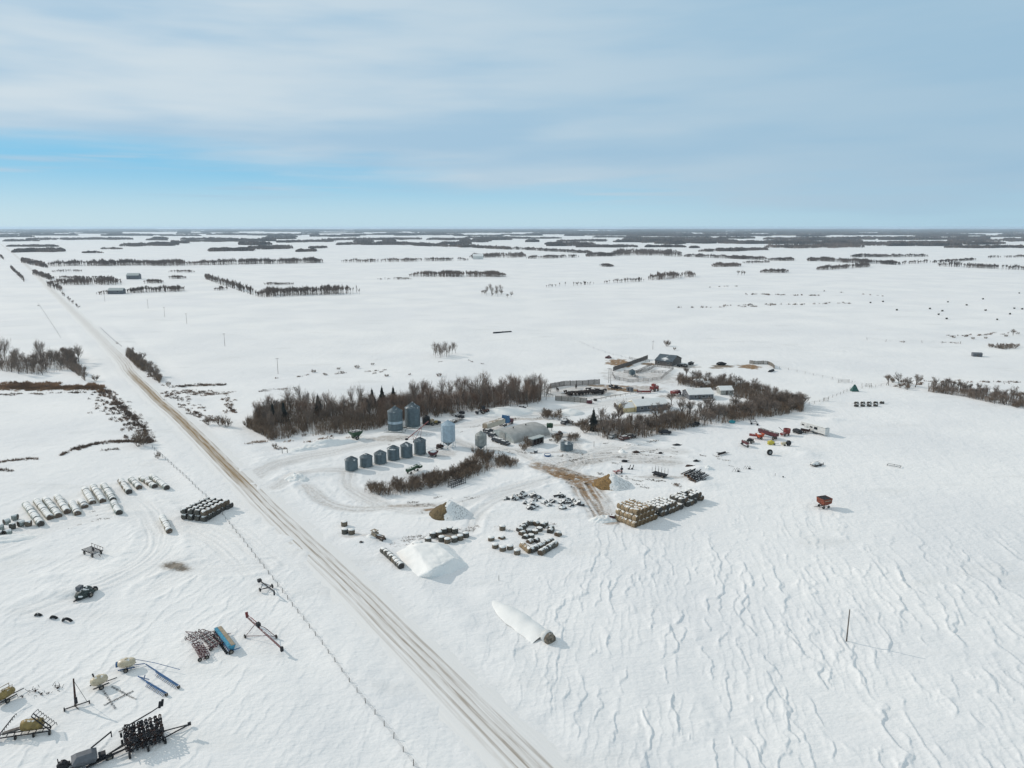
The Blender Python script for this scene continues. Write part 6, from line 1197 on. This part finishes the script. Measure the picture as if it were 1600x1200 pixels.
for k in range(52): s = rg.random(); spots.append((887 + 56 * s + rg.uniform(-1, 1), 618 - 3.5 * s + rg.uniform(-2.4, 2.4) * (.6 + .4 * s), None))
for x, y in [(956, 606), (962, 609), (933, 612), (946, 613)]: spots.append((x, y, 'cow at the edge of the straw heap' if x > 950 else None))
for x, y, l in spots:
    o = bpy.data.objects.new('cow', CM); COL.objects.link(o); o.location = P(x, y); o.rotation_euler = (0, 0, rg.uniform(0, 6.28)); s = rg.uniform(1.1, 1.35); o.scale = (s, s, s)
    tag(o, ('dark ' + l) if l else 'dark cow crowded in the herd between the two windbreaks', 'cow', 'cattle herd in the pen' if not l or 'straw' in l else None)
    if l and 'straw' in l: o['label'] = 'dark cow at the brown straw heap right of the herd'; o['group'] = 'cattle at the straw heap'
# ================================================================ TREES
g = 'tall bare trees of the shelterbelt'
lb = 'tall bare poplar in the dense shelterbelt behind the bins'
front = [(560, 672), (610, 662), (660, 655), (700, 650), (745, 644), (800, 638), (838, 634)]; back = [(560, 642), (620, 634), (680, 627), (740, 622), (800, 616), (845, 613)]
fill(front, back, 84, ['poplar', 'poplar', 'poplar', 'poplarg'], lambda p: rnd.uniform(.66, 1.08), lb, g, 'poplar_tree', 'tree', 2.6)
fill([(392, 672), (430, 684), (480, 678), (520, 672), (565, 670)], [(400, 655), (440, 640), (500, 636), (565, 640)], 58, ['poplar', 'poplarg', 'spread', 'bush'], lambda p: rnd.uniform(.62, .85), 'shorter bare tree in the left half of the shelterbelt by the spruces', 'low trees at the left of the shelterbelt', 'poplar_tree', 'tree', 2.2)
fill([(383, 668), (420, 690), (470, 682), (560, 678)], [(395, 660), (440, 672), (560, 668)], 22, ['bush', 'scrub'], 1.1, 'brown understorey bush along the front foot of the shelterbelt', 'bushes at the foot of the shelterbelt', 'bare_bush', 'bush', 1.5)
fill([(600, 664), (700, 652), (770, 640)], [(600, 640), (700, 632), (770, 628)], 22, ['bush'], 1.0, 'low undergrowth bush between the poplar trunks', 'undergrowth among the poplars', 'bare_bush', 'bush', 2)
fill([(838, 632), (862, 622)], [(838, 612), (862, 606)], 6, ['poplarg'], .6, 'thin grey tree between the shelterbelt and the cattle pen', 'thin trees left of the cattle pen', 'bare_tree', 'tree', 3)
for x, y, h, l in [(427, 659, 8.6, 'dark spruce, left of the close pair at the left end'), (444, 660, 9.6, 'dark spruce, right and taller of the close pair'), (498, 651, 10.5, 'dark spruce alone in the middle of the left trees'), (582, 636, 9.2, 'dark spruce, left of three spires in the poplars'), (597.5, 635, 10, 'dark spruce, middle of three spires in the poplars'), (615, 634, 9.6, 'dark spruce, right of three spires in the poplars'), (927, 672, 9.5, 'big dark spruce at the left end of the right grove')]: spruce(x, y, h, l)
# right grove
fill([(922, 676), (945, 686), (1000, 684), (1060, 670), (1120, 664), (1200, 652), (1254, 642)], [(915, 664), (960, 662), (1010, 658), (1060, 648), (1130, 640), (1200, 632), (1252, 632)], 68, ['spread', 'spread', 'spread', 'bush'], lambda p: rnd.uniform(.88, 1.28), 'round crowned bare tree in the near rows of the right grove', 'near rows of the right grove', 'bare_tree', 'tree', 2.6)
fill([(1058, 602), (1090, 606), (1130, 612), (1170, 626), (1200, 638), (1250, 640)], [(1058, 592), (1100, 592), (1150, 598), (1200, 610), (1248, 628)], 46, ['spread', 'spread', 'bush'], lambda p: rnd.uniform(.75, 1.0), 'round crowned bare tree in the far rows behind the houses', 'far rows of the right grove', 'bare_tree', 'tree', 3.0)
tree('spread', P(949, 686), 1.35, 'lone spreading tree with a bare trunk by the parked cars', None)
tree('spread', P(1049, 633), .95, 'pale twiggy tree between the two houses', None)
tree('spread', P(970, 655), .6, 'small twiggy tree before the cream garage', None)
fill([(850, 655), (877, 657)], [(850, 647), (877, 648)], 12, ['bush'], .85, 'dense dark bush in the rounded clump by the lane', 'rounded bush clump by the lane', 'bare_bush', 'bush', 1.2)
fill([(878, 660), (905, 667)], [(880, 656), (905, 663)], 8, ['scrub'], 1.3, 'low dark bush in the strip right of the rounded clump', 'low bush strip by the lane', 'bare_bush', 'bush', 1.2)
fill([(908, 676), (918, 678)], [(908, 664), (918, 666)], 4, ['bush'], 1.3, 'brown bush just left of the big spruce', 'bushes left of the big spruce', 'bare_bush', 'bush', 2)
fill([(888, 690), (905, 690)], [(888, 684), (905, 684)], 5, ['bush'], .85, 'fan shaped yellow brown bush behind the squat bin', 'bushes behind the squat bin', 'bare_bush', 'bush', 1.5)
fill([(862, 692), (885, 692)], [(858, 685), (880, 685)], 7, ['scrub', 'bush'], .8, 'scrubby bush between the quonset shed and squat bin', 'scrub between shed and squat bin', 'bare_bush', 'bush', 1.2)
fill([(815, 705), (832, 703)], [(812, 690), (825, 690)], 6, ['bush'], .75, 'bush growing against the quonset side', 'bushes against the quonset', 'bare_bush', 'bush', 1.5)
# brush hedge
fill([(568, 770), (600, 776), (640, 770), (690, 760), (738, 748)], [(572, 764), (620, 757), (660, 750), (700, 742), (740, 728)], 50, ['bush'], lambda p: rnd.uniform(.85, 1.15), 'upright brown brush in the hedge below the small bins', 'brush hedge below the bins', 'bare_bush', 'bush', 1.0)
fill([(738, 745), (765, 733), (805, 730)], [(738, 712), (760, 703), (780, 714), (806, 724)], 34, ['bush'], lambda p: rnd.uniform(.65, .95), 'grey twiggy bush in the clump around the pale hopper bin', 'bush clump at the pale hopper bin', 'bare_bush', 'bush', 1.1)
# left side
fill([(0, 582), (60, 588), (110, 580), (130, 572)], [(0, 562), (60, 560), (100, 558), (118, 556)], 38, ['poplarg', 'spread'], lambda p: rnd.uniform(.85, 1.15), 'leafless tree in the copse at the left photo edge', 'copse at the left photo edge', 'bare_tree', 'tree', 3.5)
fill([(100, 557), (118, 575), (135, 598)], [(96, 548), (112, 562), (134, 590)], 22, ['bush', 'spread'], .9, 'dark hedge tree along the ditch beside the left copse', 'hedge beside the left copse', 'bare_tree', 'tree', 1.6)
fill([(196, 556), (215, 575), (250, 598)], [(200, 548), (225, 566), (252, 592)], 26, ['bush', 'spread'], lambda p: 1.1 - .004 * (P(220, 570) - p).length, 'bushy tree in the roadside hedge right of the road', 'roadside hedge right of the road', 'bare_tree', 'tree', 1.8)
for x, y, s, l in [(183, 537, .8, 'small dark bush at the head of the roadside hedge'), (263, 604, .9, 'single dark bush between the hedge and the sedge'), (222, 694, 1.9, 'large round olive brown bush at the marsh corner'), (216, 697, 1.3, 'smaller bush leaning on the large marsh bush'), (247, 716, .7, 'wispy bush on the ditch fence'), (325, 664, 1.2, 'reddish bush where sedge meets the road'), (345, 666, 1.2, 'grey wispy bush right of the reddish one'), (355, 668, 1.1, 'grey wispy bush nearest the shelterbelt'), (429, 700, .5, 'tiny tuft bush beside the lane mouth'), (149, 595, 1.2, 'dark bush at the end of the reed strip'), (60, 478, 1.0, 'speck of a bush on the far left ditch'),
                  (558, 575, 1.2, 'dark dome bush, left of two on the snow behind the shelterbelt'), (582, 570, 1.0, 'dark dome bush, right and smaller of two'), (604, 588, 1.2, 'broad bush just behind the poplar tops'), (686, 588, 1.3, 'dark oval bush behind the right poplars'), (529, 577, .9, 'loose wisp bush left of the dome bushes'), (490, 582, 1.2, 'straggly bush at the left of the field bushes'), (508, 586, 1.0, 'leaning straggly bush by the field posts'), (640, 586, .6, 'tiny tuft between the broad and oval bush'),
                  (1042, 541, 1.5, 'lone leafless bush on the snow above the barn'), (1054, 547, .7, 'low scrub right of the lone leafless bush'), (1490, 528, 1.5, 'twiggy bush left in the far right pasture'), (1520, 530, 1.5, 'twiggy bush in the middle of the far right pasture'), (1540, 529, 1.1, 'thin bush in the far right pasture'), (1572, 526, 1.6, 'dark bush at the right photo edge'), (1590, 522, 1.4, 'second dark bush at the right photo edge')]:
    tree('scrub' if y > 560 and x > 480 and x < 700 or y < 540 else 'bush', P(x, y), s * (1.35 if y > 560 and x > 480 and x < 700 else 1), l, None, 'bare_bush', 'bush')
for x, y, s, l in [(1583, 524, .9, 'slim bare tree above the right edge bushes'), (1042, 540, .5, 'thin sapling over the lone bush above the barn'), (1430, 605, 1.15, 'tall round bare tree in the right pasture corner')]: tree('spread', P(x, y), s, l, None)
tree('poplarg', P(475, 640), 1.0, 'leaning pale dead tree over the shelterbelt', None).rotation_euler = (0, -.45, 0)
fill([(675, 560), (698, 560), (720, 553)], [(675, 553), (698, 553), (720, 550)], 12, ['poplarg'], lambda p: rnd.uniform(.58, .72), 'slender trunk in the small grove alone in the middle field', 'small grove in the middle field', 'bare_tree', 'tree', 2.5)
fill([(1385, 602), (1420, 609)], [(1390, 594), (1420, 600)], 12, ['bush', 'spread'], .85, 'bush in the thicket left of the tall round tree', 'thicket at the pasture corner', 'bare_tree', 'tree', 1.8)
fill([(1455, 613), (1500, 620), (1550, 631), (1604, 640)], [(1455, 603), (1500, 607), (1550, 615), (1604, 622)], 50, ['spread', 'bush', 'spread'], lambda p: rnd.uniform(.65, .9), 'bare tree in the hedge row running off the right photo edge', 'hedge row at the right edge', 'bare_tree', 'tree', 2.0)
fill([(1548, 545), (1600, 548)], [(1548, 540), (1600, 541)], 14, ['scrub'], 2.0, 'low dark scrub in the line above the blue shelter', 'scrub line above the blue shelter', 'bare_bush', 'bush', 2.)
fill([(752, 462), (800, 466)], [(752, 457), (800, 460)], 16, ['poplarg', 'spread'], .9, 'bare tree in the slanting clump in the centre distance', 'slanting clump in the centre distance', 'bare_tree', 'tree', 4)
for x in (1153, 1158, 1163): tree('spread', P(x, 430), 1.4, 'little tree in the trio standing in the far right field', 'trio of trees in the far right field')
thicket('undergrowth', 'dense brown undergrowth filling the left half of the shelterbelt', [(385, 668), (425, 688), (480, 682), (560, 676), (600, 668)], [(402, 650), (450, 632), (540, 634), (600, 632)], 9500, 3.2, 6.8, m_brush, 1)
thicket('undergrowth', 'dense twiggy undergrowth between the poplars of the shelterbelt', [(590, 668), (660, 652), (740, 640), (800, 634), (845, 628)], [(590, 634), (680, 625), (740, 620), (845, 612)], 9000, 5.0, 9.5, m_twigr, 2, .06, .35)
thicket('undergrowth', 'dark undergrowth filling the near half of the right grove', [(916, 676), (945, 686), (1000, 686), (1060, 672), (1120, 664), (1200, 653), (1256, 643)], [(925, 664), (960, 663), (1010, 660), (1060, 650), (1130, 640), (1200, 630), (1252, 630)], 9000, 2.6, 5.6, m_brush, 3)
thicket('undergrowth', 'dark undergrowth in the far half of the right grove', [(1060, 602), (1090, 607), (1130, 612), (1170, 626), (1200, 638), (1250, 640)], [(1058, 592), (1100, 593), (1150, 599), (1200, 611), (1248, 628)], 6000, 2.6, 5.6, m_brush, 4)
thicket('brush_mass', 'tangled stems filling the brush hedge below the bins', [(568, 770), (600, 777), (640, 771), (690, 761), (740, 748), (770, 734), (808, 730)], [(572, 762), (620, 756), (660, 749), (700, 741), (740, 722), (765, 708), (806, 722)], 1500, 1.6, 4.0, m_brush, 5, .05, .4)
thicket('undergrowth', 'fine stems filling the copse at the left photo edge', [(0, 580), (60, 586), (110, 578), (134, 596)], [(0, 562), (60, 560), (100, 552), (112, 556)], 3600, 3, 7, m_twig, 6, .07, .35)
thicket('undergrowth', 'fine stems filling the roadside hedge', [(196, 556), (215, 576), (250, 600)], [(200, 548), (225, 565), (253, 592)], 2600, 2.2, 4.5, m_brush, 7, .06, .4)
thicket('undergrowth', 'stems at the foot of the right edge hedge row', [(1450, 612), (1500, 619), (1550, 630), (1604, 639)], [(1450, 604), (1500, 608), (1550, 617), (1604, 624)], 3200, 2, 4.6, m_twig, 8, .06, .4)
# ================================================================ GRASS
tufts('dry_reeds', 'brown reed strip along the left marsh edge', [(0, 604, 80, 607, 9, 3400), (80, 607, 158, 606, 7, 2600), (0, 600, 90, 601, 6, 700), (140, 600, 165, 612, 3, 500)], m_reed, 1.1, 1)
tufts('sedge', 'dark sedge scattered round the snowy marsh beside the road', [(158, 612, 190, 640, 7, 520), (190, 640, 226, 672, 6, 560), (226, 672, 236, 692, 2.2, 460), (160, 607, 196, 640, 2.2, 420), (196, 640, 232, 674, 2.2, 460), (150, 618, 200, 672, 9, 260), (228, 690, 170, 691, 2.0, 620), (170, 690, 118, 702, 2.6, 380), (118, 700, 95, 712, .8, 140), (0, 722, 60, 716, 1.6, 160), (0, 735, 22, 736, 1., 60), (0, 617, 150, 613, 3.5, 300), (160, 620, 205, 690, 4, 120), (200, 700, 150, 705, 2, 40)], m_sedge, .7, 2)
tufts('sedge', 'dark sedge patches between the road and the shelterbelt', [(268, 604, 352, 601, 4, 520), (280, 612, 365, 616, 7, 620), (262, 612, 310, 645, 7, 520), (300, 644, 345, 662, 4, 420), (350, 622, 366, 645, 4, 320), (215, 570, 262, 605, 2, 120), (205, 560, 240, 592, 2, 120)], m_sedge, .6, 3)
tufts('sedge', 'thin grass stems showing before the shelterbelt foot', [(385, 692, 470, 690, 3, 60), (470, 690, 560, 680, 3, 60), (430, 700, 445, 702, 2, 20)], m_reed, .7, 4)
tufts('sedge', 'dark stubble streaks in the far snowy pasture', [(1100, 449, 1150, 447, 8, 70), (1165, 460, 1280, 462, 10, 330), (1120, 478, 1330, 474, 9, 330), (1060, 481, 1200, 479, 6, 130), (1290, 455, 1380, 463, 8, 60)], m_sedge, 1.6, 5)
tufts('sedge', 'stems poking up behind the shelterbelt and along the field line', [(430, 590, 560, 580, 8, 70), (560, 585, 700, 566, 8, 60), (405, 612, 470, 606, 6, 120), (700, 560, 800, 575, 5, 30)], m_sedge, .7, 6)
tufts('sedge', 'dark stalks and scraps round the far right pasture bushes', [(1480, 526, 1600, 520, 9, 200), (1400, 534, 1500, 536, 5, 50), (1440, 598, 1600, 596, 10, 160), (1390, 602, 1450, 600, 5, 80)], m_sedge, .9, 7)
tufts('debris', 'dark straw wisps and clods strewn over the farmyard lanes', [(600, 690, 760, 665, 6, 90), (850, 730, 950, 760, 10, 260), (860, 718, 1060, 708, 12, 300), (800, 655, 900, 645, 5, 120), (640, 792, 760, 775, 5, 120), (930, 745, 1060, 755, 8, 140), (760, 700, 840, 712, 5, 60), (1050, 700, 1180, 740, 16, 90), (880, 800, 930, 790, 5, 60), (180, 800, 60, 840, 8, 60), (955, 700, 1050, 690, 8, 70), (880, 616, 960, 606, 9, 160), (985, 590, 1040, 580, 9, 120), (965, 566, 1010, 572, 8, 90), (1045, 612, 1070, 625, 5, 50), (560, 845, 640, 850, 5, 90), (690, 830, 740, 830, 5, 90)], M('clods', (.10, .075, .05), .95, 0, 0, .5), .16, 9, 'debris')
tufts('dry_brush', 'grey weeds sticking out round the central bale clusters', [(612, 858, 650, 850, 2, 90), (620, 846, 690, 838, 3, 110), (775, 832, 870, 824, 4, 110), (700, 825, 760, 826, 2, 60), (550, 848, 610, 848, 2, 40), (1050, 756, 1080, 765, 1, 30)], m_sedge, .35, 8)
# ================================================================ WOODS IN THE DISTANCE
gw = 'woods and tree belts across the distant fields'
W = [(320, 437, 405, 466, 4, 9, .9, 'reddish hedge wedge slanting toward the blunt wood'), (398, 466, 567, 462, 7, 9, .9, 'blunt dark wood at the end of the slanting hedge'), (640, 434, 792, 434, 4, 8, .8, 'narrow dark wood in the centre distance'), (586, 438, 642, 437, 1.5, 3, .9, 'thin low thicket left of the narrow centre wood'),
     (408, 446, 460, 446, 2, 4, .8, 'low dark thicket behind the slanting hedge'), (75, 417, 300, 416, 4, 11, .7, 'long tree line, left half'), (300, 416, 505, 412, 3.5, 11, .7, 'long tree line, right half'), (530, 411, 732, 408, 2, 8, .35, 'thin gappy tree line in the centre'), (732, 406, 822, 404, 7, 9, .8, 'compact wood at the end of the gappy tree line'),
     (78, 448, 190, 448, 8, 8, .6, 'scattered trees of the far farmyard'), (78, 437, 175, 437, 2, 5, .8, 'low hedge behind the far farmyard'), (220, 444, 257, 443, 3, 5, .9, 'bush clump right of the far farm shed'), (260, 437, 292, 436, 2, 5, .9, 'small thicket beyond the far farmyard'), (195, 460, 292, 457, 5, 7, .9, 'thicket line right of the grey long shed'), (335, 455, 357, 453, 3, 5, .8, 'small round thicket in the left fields'), (148, 462, 176, 460, 2, 5, .8, 'dark scrub left of the grey long shed'),
     (72, 450, 98, 458, 8, 7, .6, 'reddish roadside thicket at the far farmyard'), (95, 460, 125, 485, 2, 4, .4, 'roadside shrub line below the far farmyard'), (16, 420, 38, 442, 4, 6, .9, 'dark hedge left of the far road'), (0, 402, 6, 408, 4, 6, .9, 'hedge fragment at the left photo edge'), (33, 412, 75, 422, 7, 8, .8, 'dark roadside wood, upper one right of the road'), (51, 430, 82, 440, 6, 6, .9, 'dark roadside wood, lower one right of the road'), (80, 426, 130, 425, 1.5, 4, .7, 'low strip beyond the lower roadside wood'),
     (262, 426, 306, 426, 1.3, 4, .7, 'low strip in the left fields beneath the tree line'), (18, 396, 102, 394, 4, 10, .8, 'open row of trees in the upper left'), (8, 386, 92, 386, 1.5, 8, .8, 'thin upper left belt'), (128, 396, 162, 396, 1.3, 6, .7, 'short upper left belt'), (157, 390, 192, 390, 1.3, 7, .7, 'short belt with a taller tree'), (187, 386, 278, 386, 5, 9, .8, 'flat topped far left wood'), (40, 376, 208, 375, 3, 10, .5, 'bluish far left wood behind the fields'), (228, 376, 262, 376, 1.5, 9, .7, 'tiny far belt left of centre'),
     (285, 379, 400, 378, 3, 9, .6, 'far wood left of centre, rear'), (325, 394, 400, 393, 4, 9, .8, 'long dark wood, left lobe'), (385, 391, 458, 390, 5, 9, .9, 'long dark wood, right lobe'), (462, 394, 495, 393, 2, 8, .9, 'short dark wood after the long dark one'), (482, 389, 512, 388, 2, 8, .4, 'thin speckled belt'), (400, 378, 432, 377, 3, 9, .7, 'far belt above the long dark wood'), (447, 380, 525, 378, 2.5, 9, .7, 'far belt in the left centre'), (525, 384, 583, 382, 2.5, 9, .9, 'dense short far wood'), (587, 381, 601, 381, 2, 9, .9, 'tiny dense far clump'), (502, 377, 660, 375, 3, 10, .7, 'wide far wood in the centre'), (612, 383, 700, 387, 4, 10, .9, 'dark slanting wood, left part'), (700, 386, 800, 391, 2.5, 10, .9, 'dark slanting wood, right part'),
     (667, 376, 735, 376, 3, 10, .7, 'far wood right of centre'), (747, 376, 800, 376, 3, 10, .7, 'next far wood right of centre'), (800, 390, 925, 397, 1.6, 9, .9, 'dark slanting belt leading to the great wood'), (915, 402, 965, 401, 3, 9, .7, 'feathered left end of the great wood'), (955, 402, 1065, 402, 9, 11, 1., 'great dark wood in the centre right'), (1065, 402, 1200, 407, 2, 8, .7, 'belt trailing right from the great wood'), (1090, 395, 1200, 392, 3.5, 8, .6, 'belt above the trailing one'), (822, 405, 905, 403, 2, 8, .4, 'thin row left of the great wood'),
     (900, 387, 997, 387, 2, 9, .9, 'long thin wood above the great wood'), (1007, 387, 1072, 387, 1.6, 9, .9, 'next thin wood above the great wood'), (1077, 388, 1094, 388, 1.4, 8, .9, 'tiny thin wood above the great wood'), (870, 379, 950, 378, 3, 9, .8, 'dark far wood right of the centre'), (1000, 380, 1075, 380, 3, 9, .8, 'second dark far wood right of the centre'), (1080, 381, 1120, 381, 2, 9, .8, 'third dark far wood right of the centre'), (1122, 381, 1190, 380, 3, 9, .7, 'fourth far wood right of the centre'),
     (935, 418, 960, 418, 3, 6, .9, 'small oval thicket alone in the white field'), (848, 450, 930, 445, 1.5, 5, .25, 'row of bush dots in the centre distance'), (942, 444, 1007, 440, 1.5, 6, .6, 'dark row rising to the domed trees'), (1012, 439, 1087, 434, 4, 9, .8, 'domed trees at the end of the rising row'), (1112, 418, 1158, 418, 4, 7, .8, 'neat thicket right of the great wood'), (1160, 412, 1205, 411, 1, 5, .7, 'thin strip near the neat thicket'), (1188, 428, 1232, 427, 3, 7, .9, 'dark thicket at the right field edge'),
     (1200, 408, 1243, 408, 2.2, 7, .7, 'small belt in the right distance'), (1260, 408, 1407, 415, 3, 8, .8, 'long right belt sloping down'), (1407, 414, 1455, 411, 2, 7, .2, 'thin trees after the sloping belt'), (1275, 423, 1360, 418, 2.5, 8, .7, 'rising short row below the sloping belt'), (1328, 402.5, 1450, 402, 1.5, 8, .9, 'isolated low dark strip in the right fields'), (1455, 412, 1525, 407, 1.6, 6, .8, 'thin dark strip at the right'), (1465, 417, 1605, 423, 3, 8, .35, 'loose row of trees at the right photo edge'), (1540, 404, 1605, 402, 1.2, 6, .3, 'faint row at the right photo edge'),
     (1195, 389, 1350, 388, 5, 10, .9, 'broad dark wood in the right distance'), (1290, 384, 1440, 383, 4, 10, .9, 'broad dark wood behind, right distance'), (1340, 385, 1485, 384, 5, 10, .9, 'joined dark wood, right distance'), (1475, 388, 1605, 388, 2.2, 9, .6, 'thin wood at the far right'), (1480, 378, 1605, 378, 3, 10, .9, 'dark mass at the far right'), (1340, 376, 1500, 376, 5, 10, .9, 'dark mass of woods under the right horizon')]
names = []
for x0, y0, x1, y1, rows, h, dens, lab in W:
    wood(x0, y0, x1, y1, rows, h, dens, lab, gw)
rg = random.Random(11)
for nm, ylo, yhi, cnt, lab in [('near band', 368, 385, 110, 'small dark woods strung across the far fields'), ('mid band', 362, 369, 230, 'blue grey woods in the band below the horizon'), ('horizon', 358.0, 362.5, 420, 'dark blue line of forest along the horizon')]:
    mb = MB()
    for _ in range(cnt):
        x = rg.uniform(-60, 1660); right = x > 900; y = rg.uniform(ylo, yhi)
        if not right and nm != 'horizon' and rg.random() < .45: continue
        w_ = rg.uniform(15, 90) * (1.4 if right else 1); r_ = rg.uniform(.5, 1.6) * (1 if nm != 'near band' else 1.2); wood(x, y, x + w_, y + rg.uniform(-.3, .3), min(r_, (y - 357.2) * .5), rg.uniform(9, 14), .9, mb=mb)
    o = mb.build('far_woodland', m_farw); tag(o, lab, 'woodland', None, 'stuff')
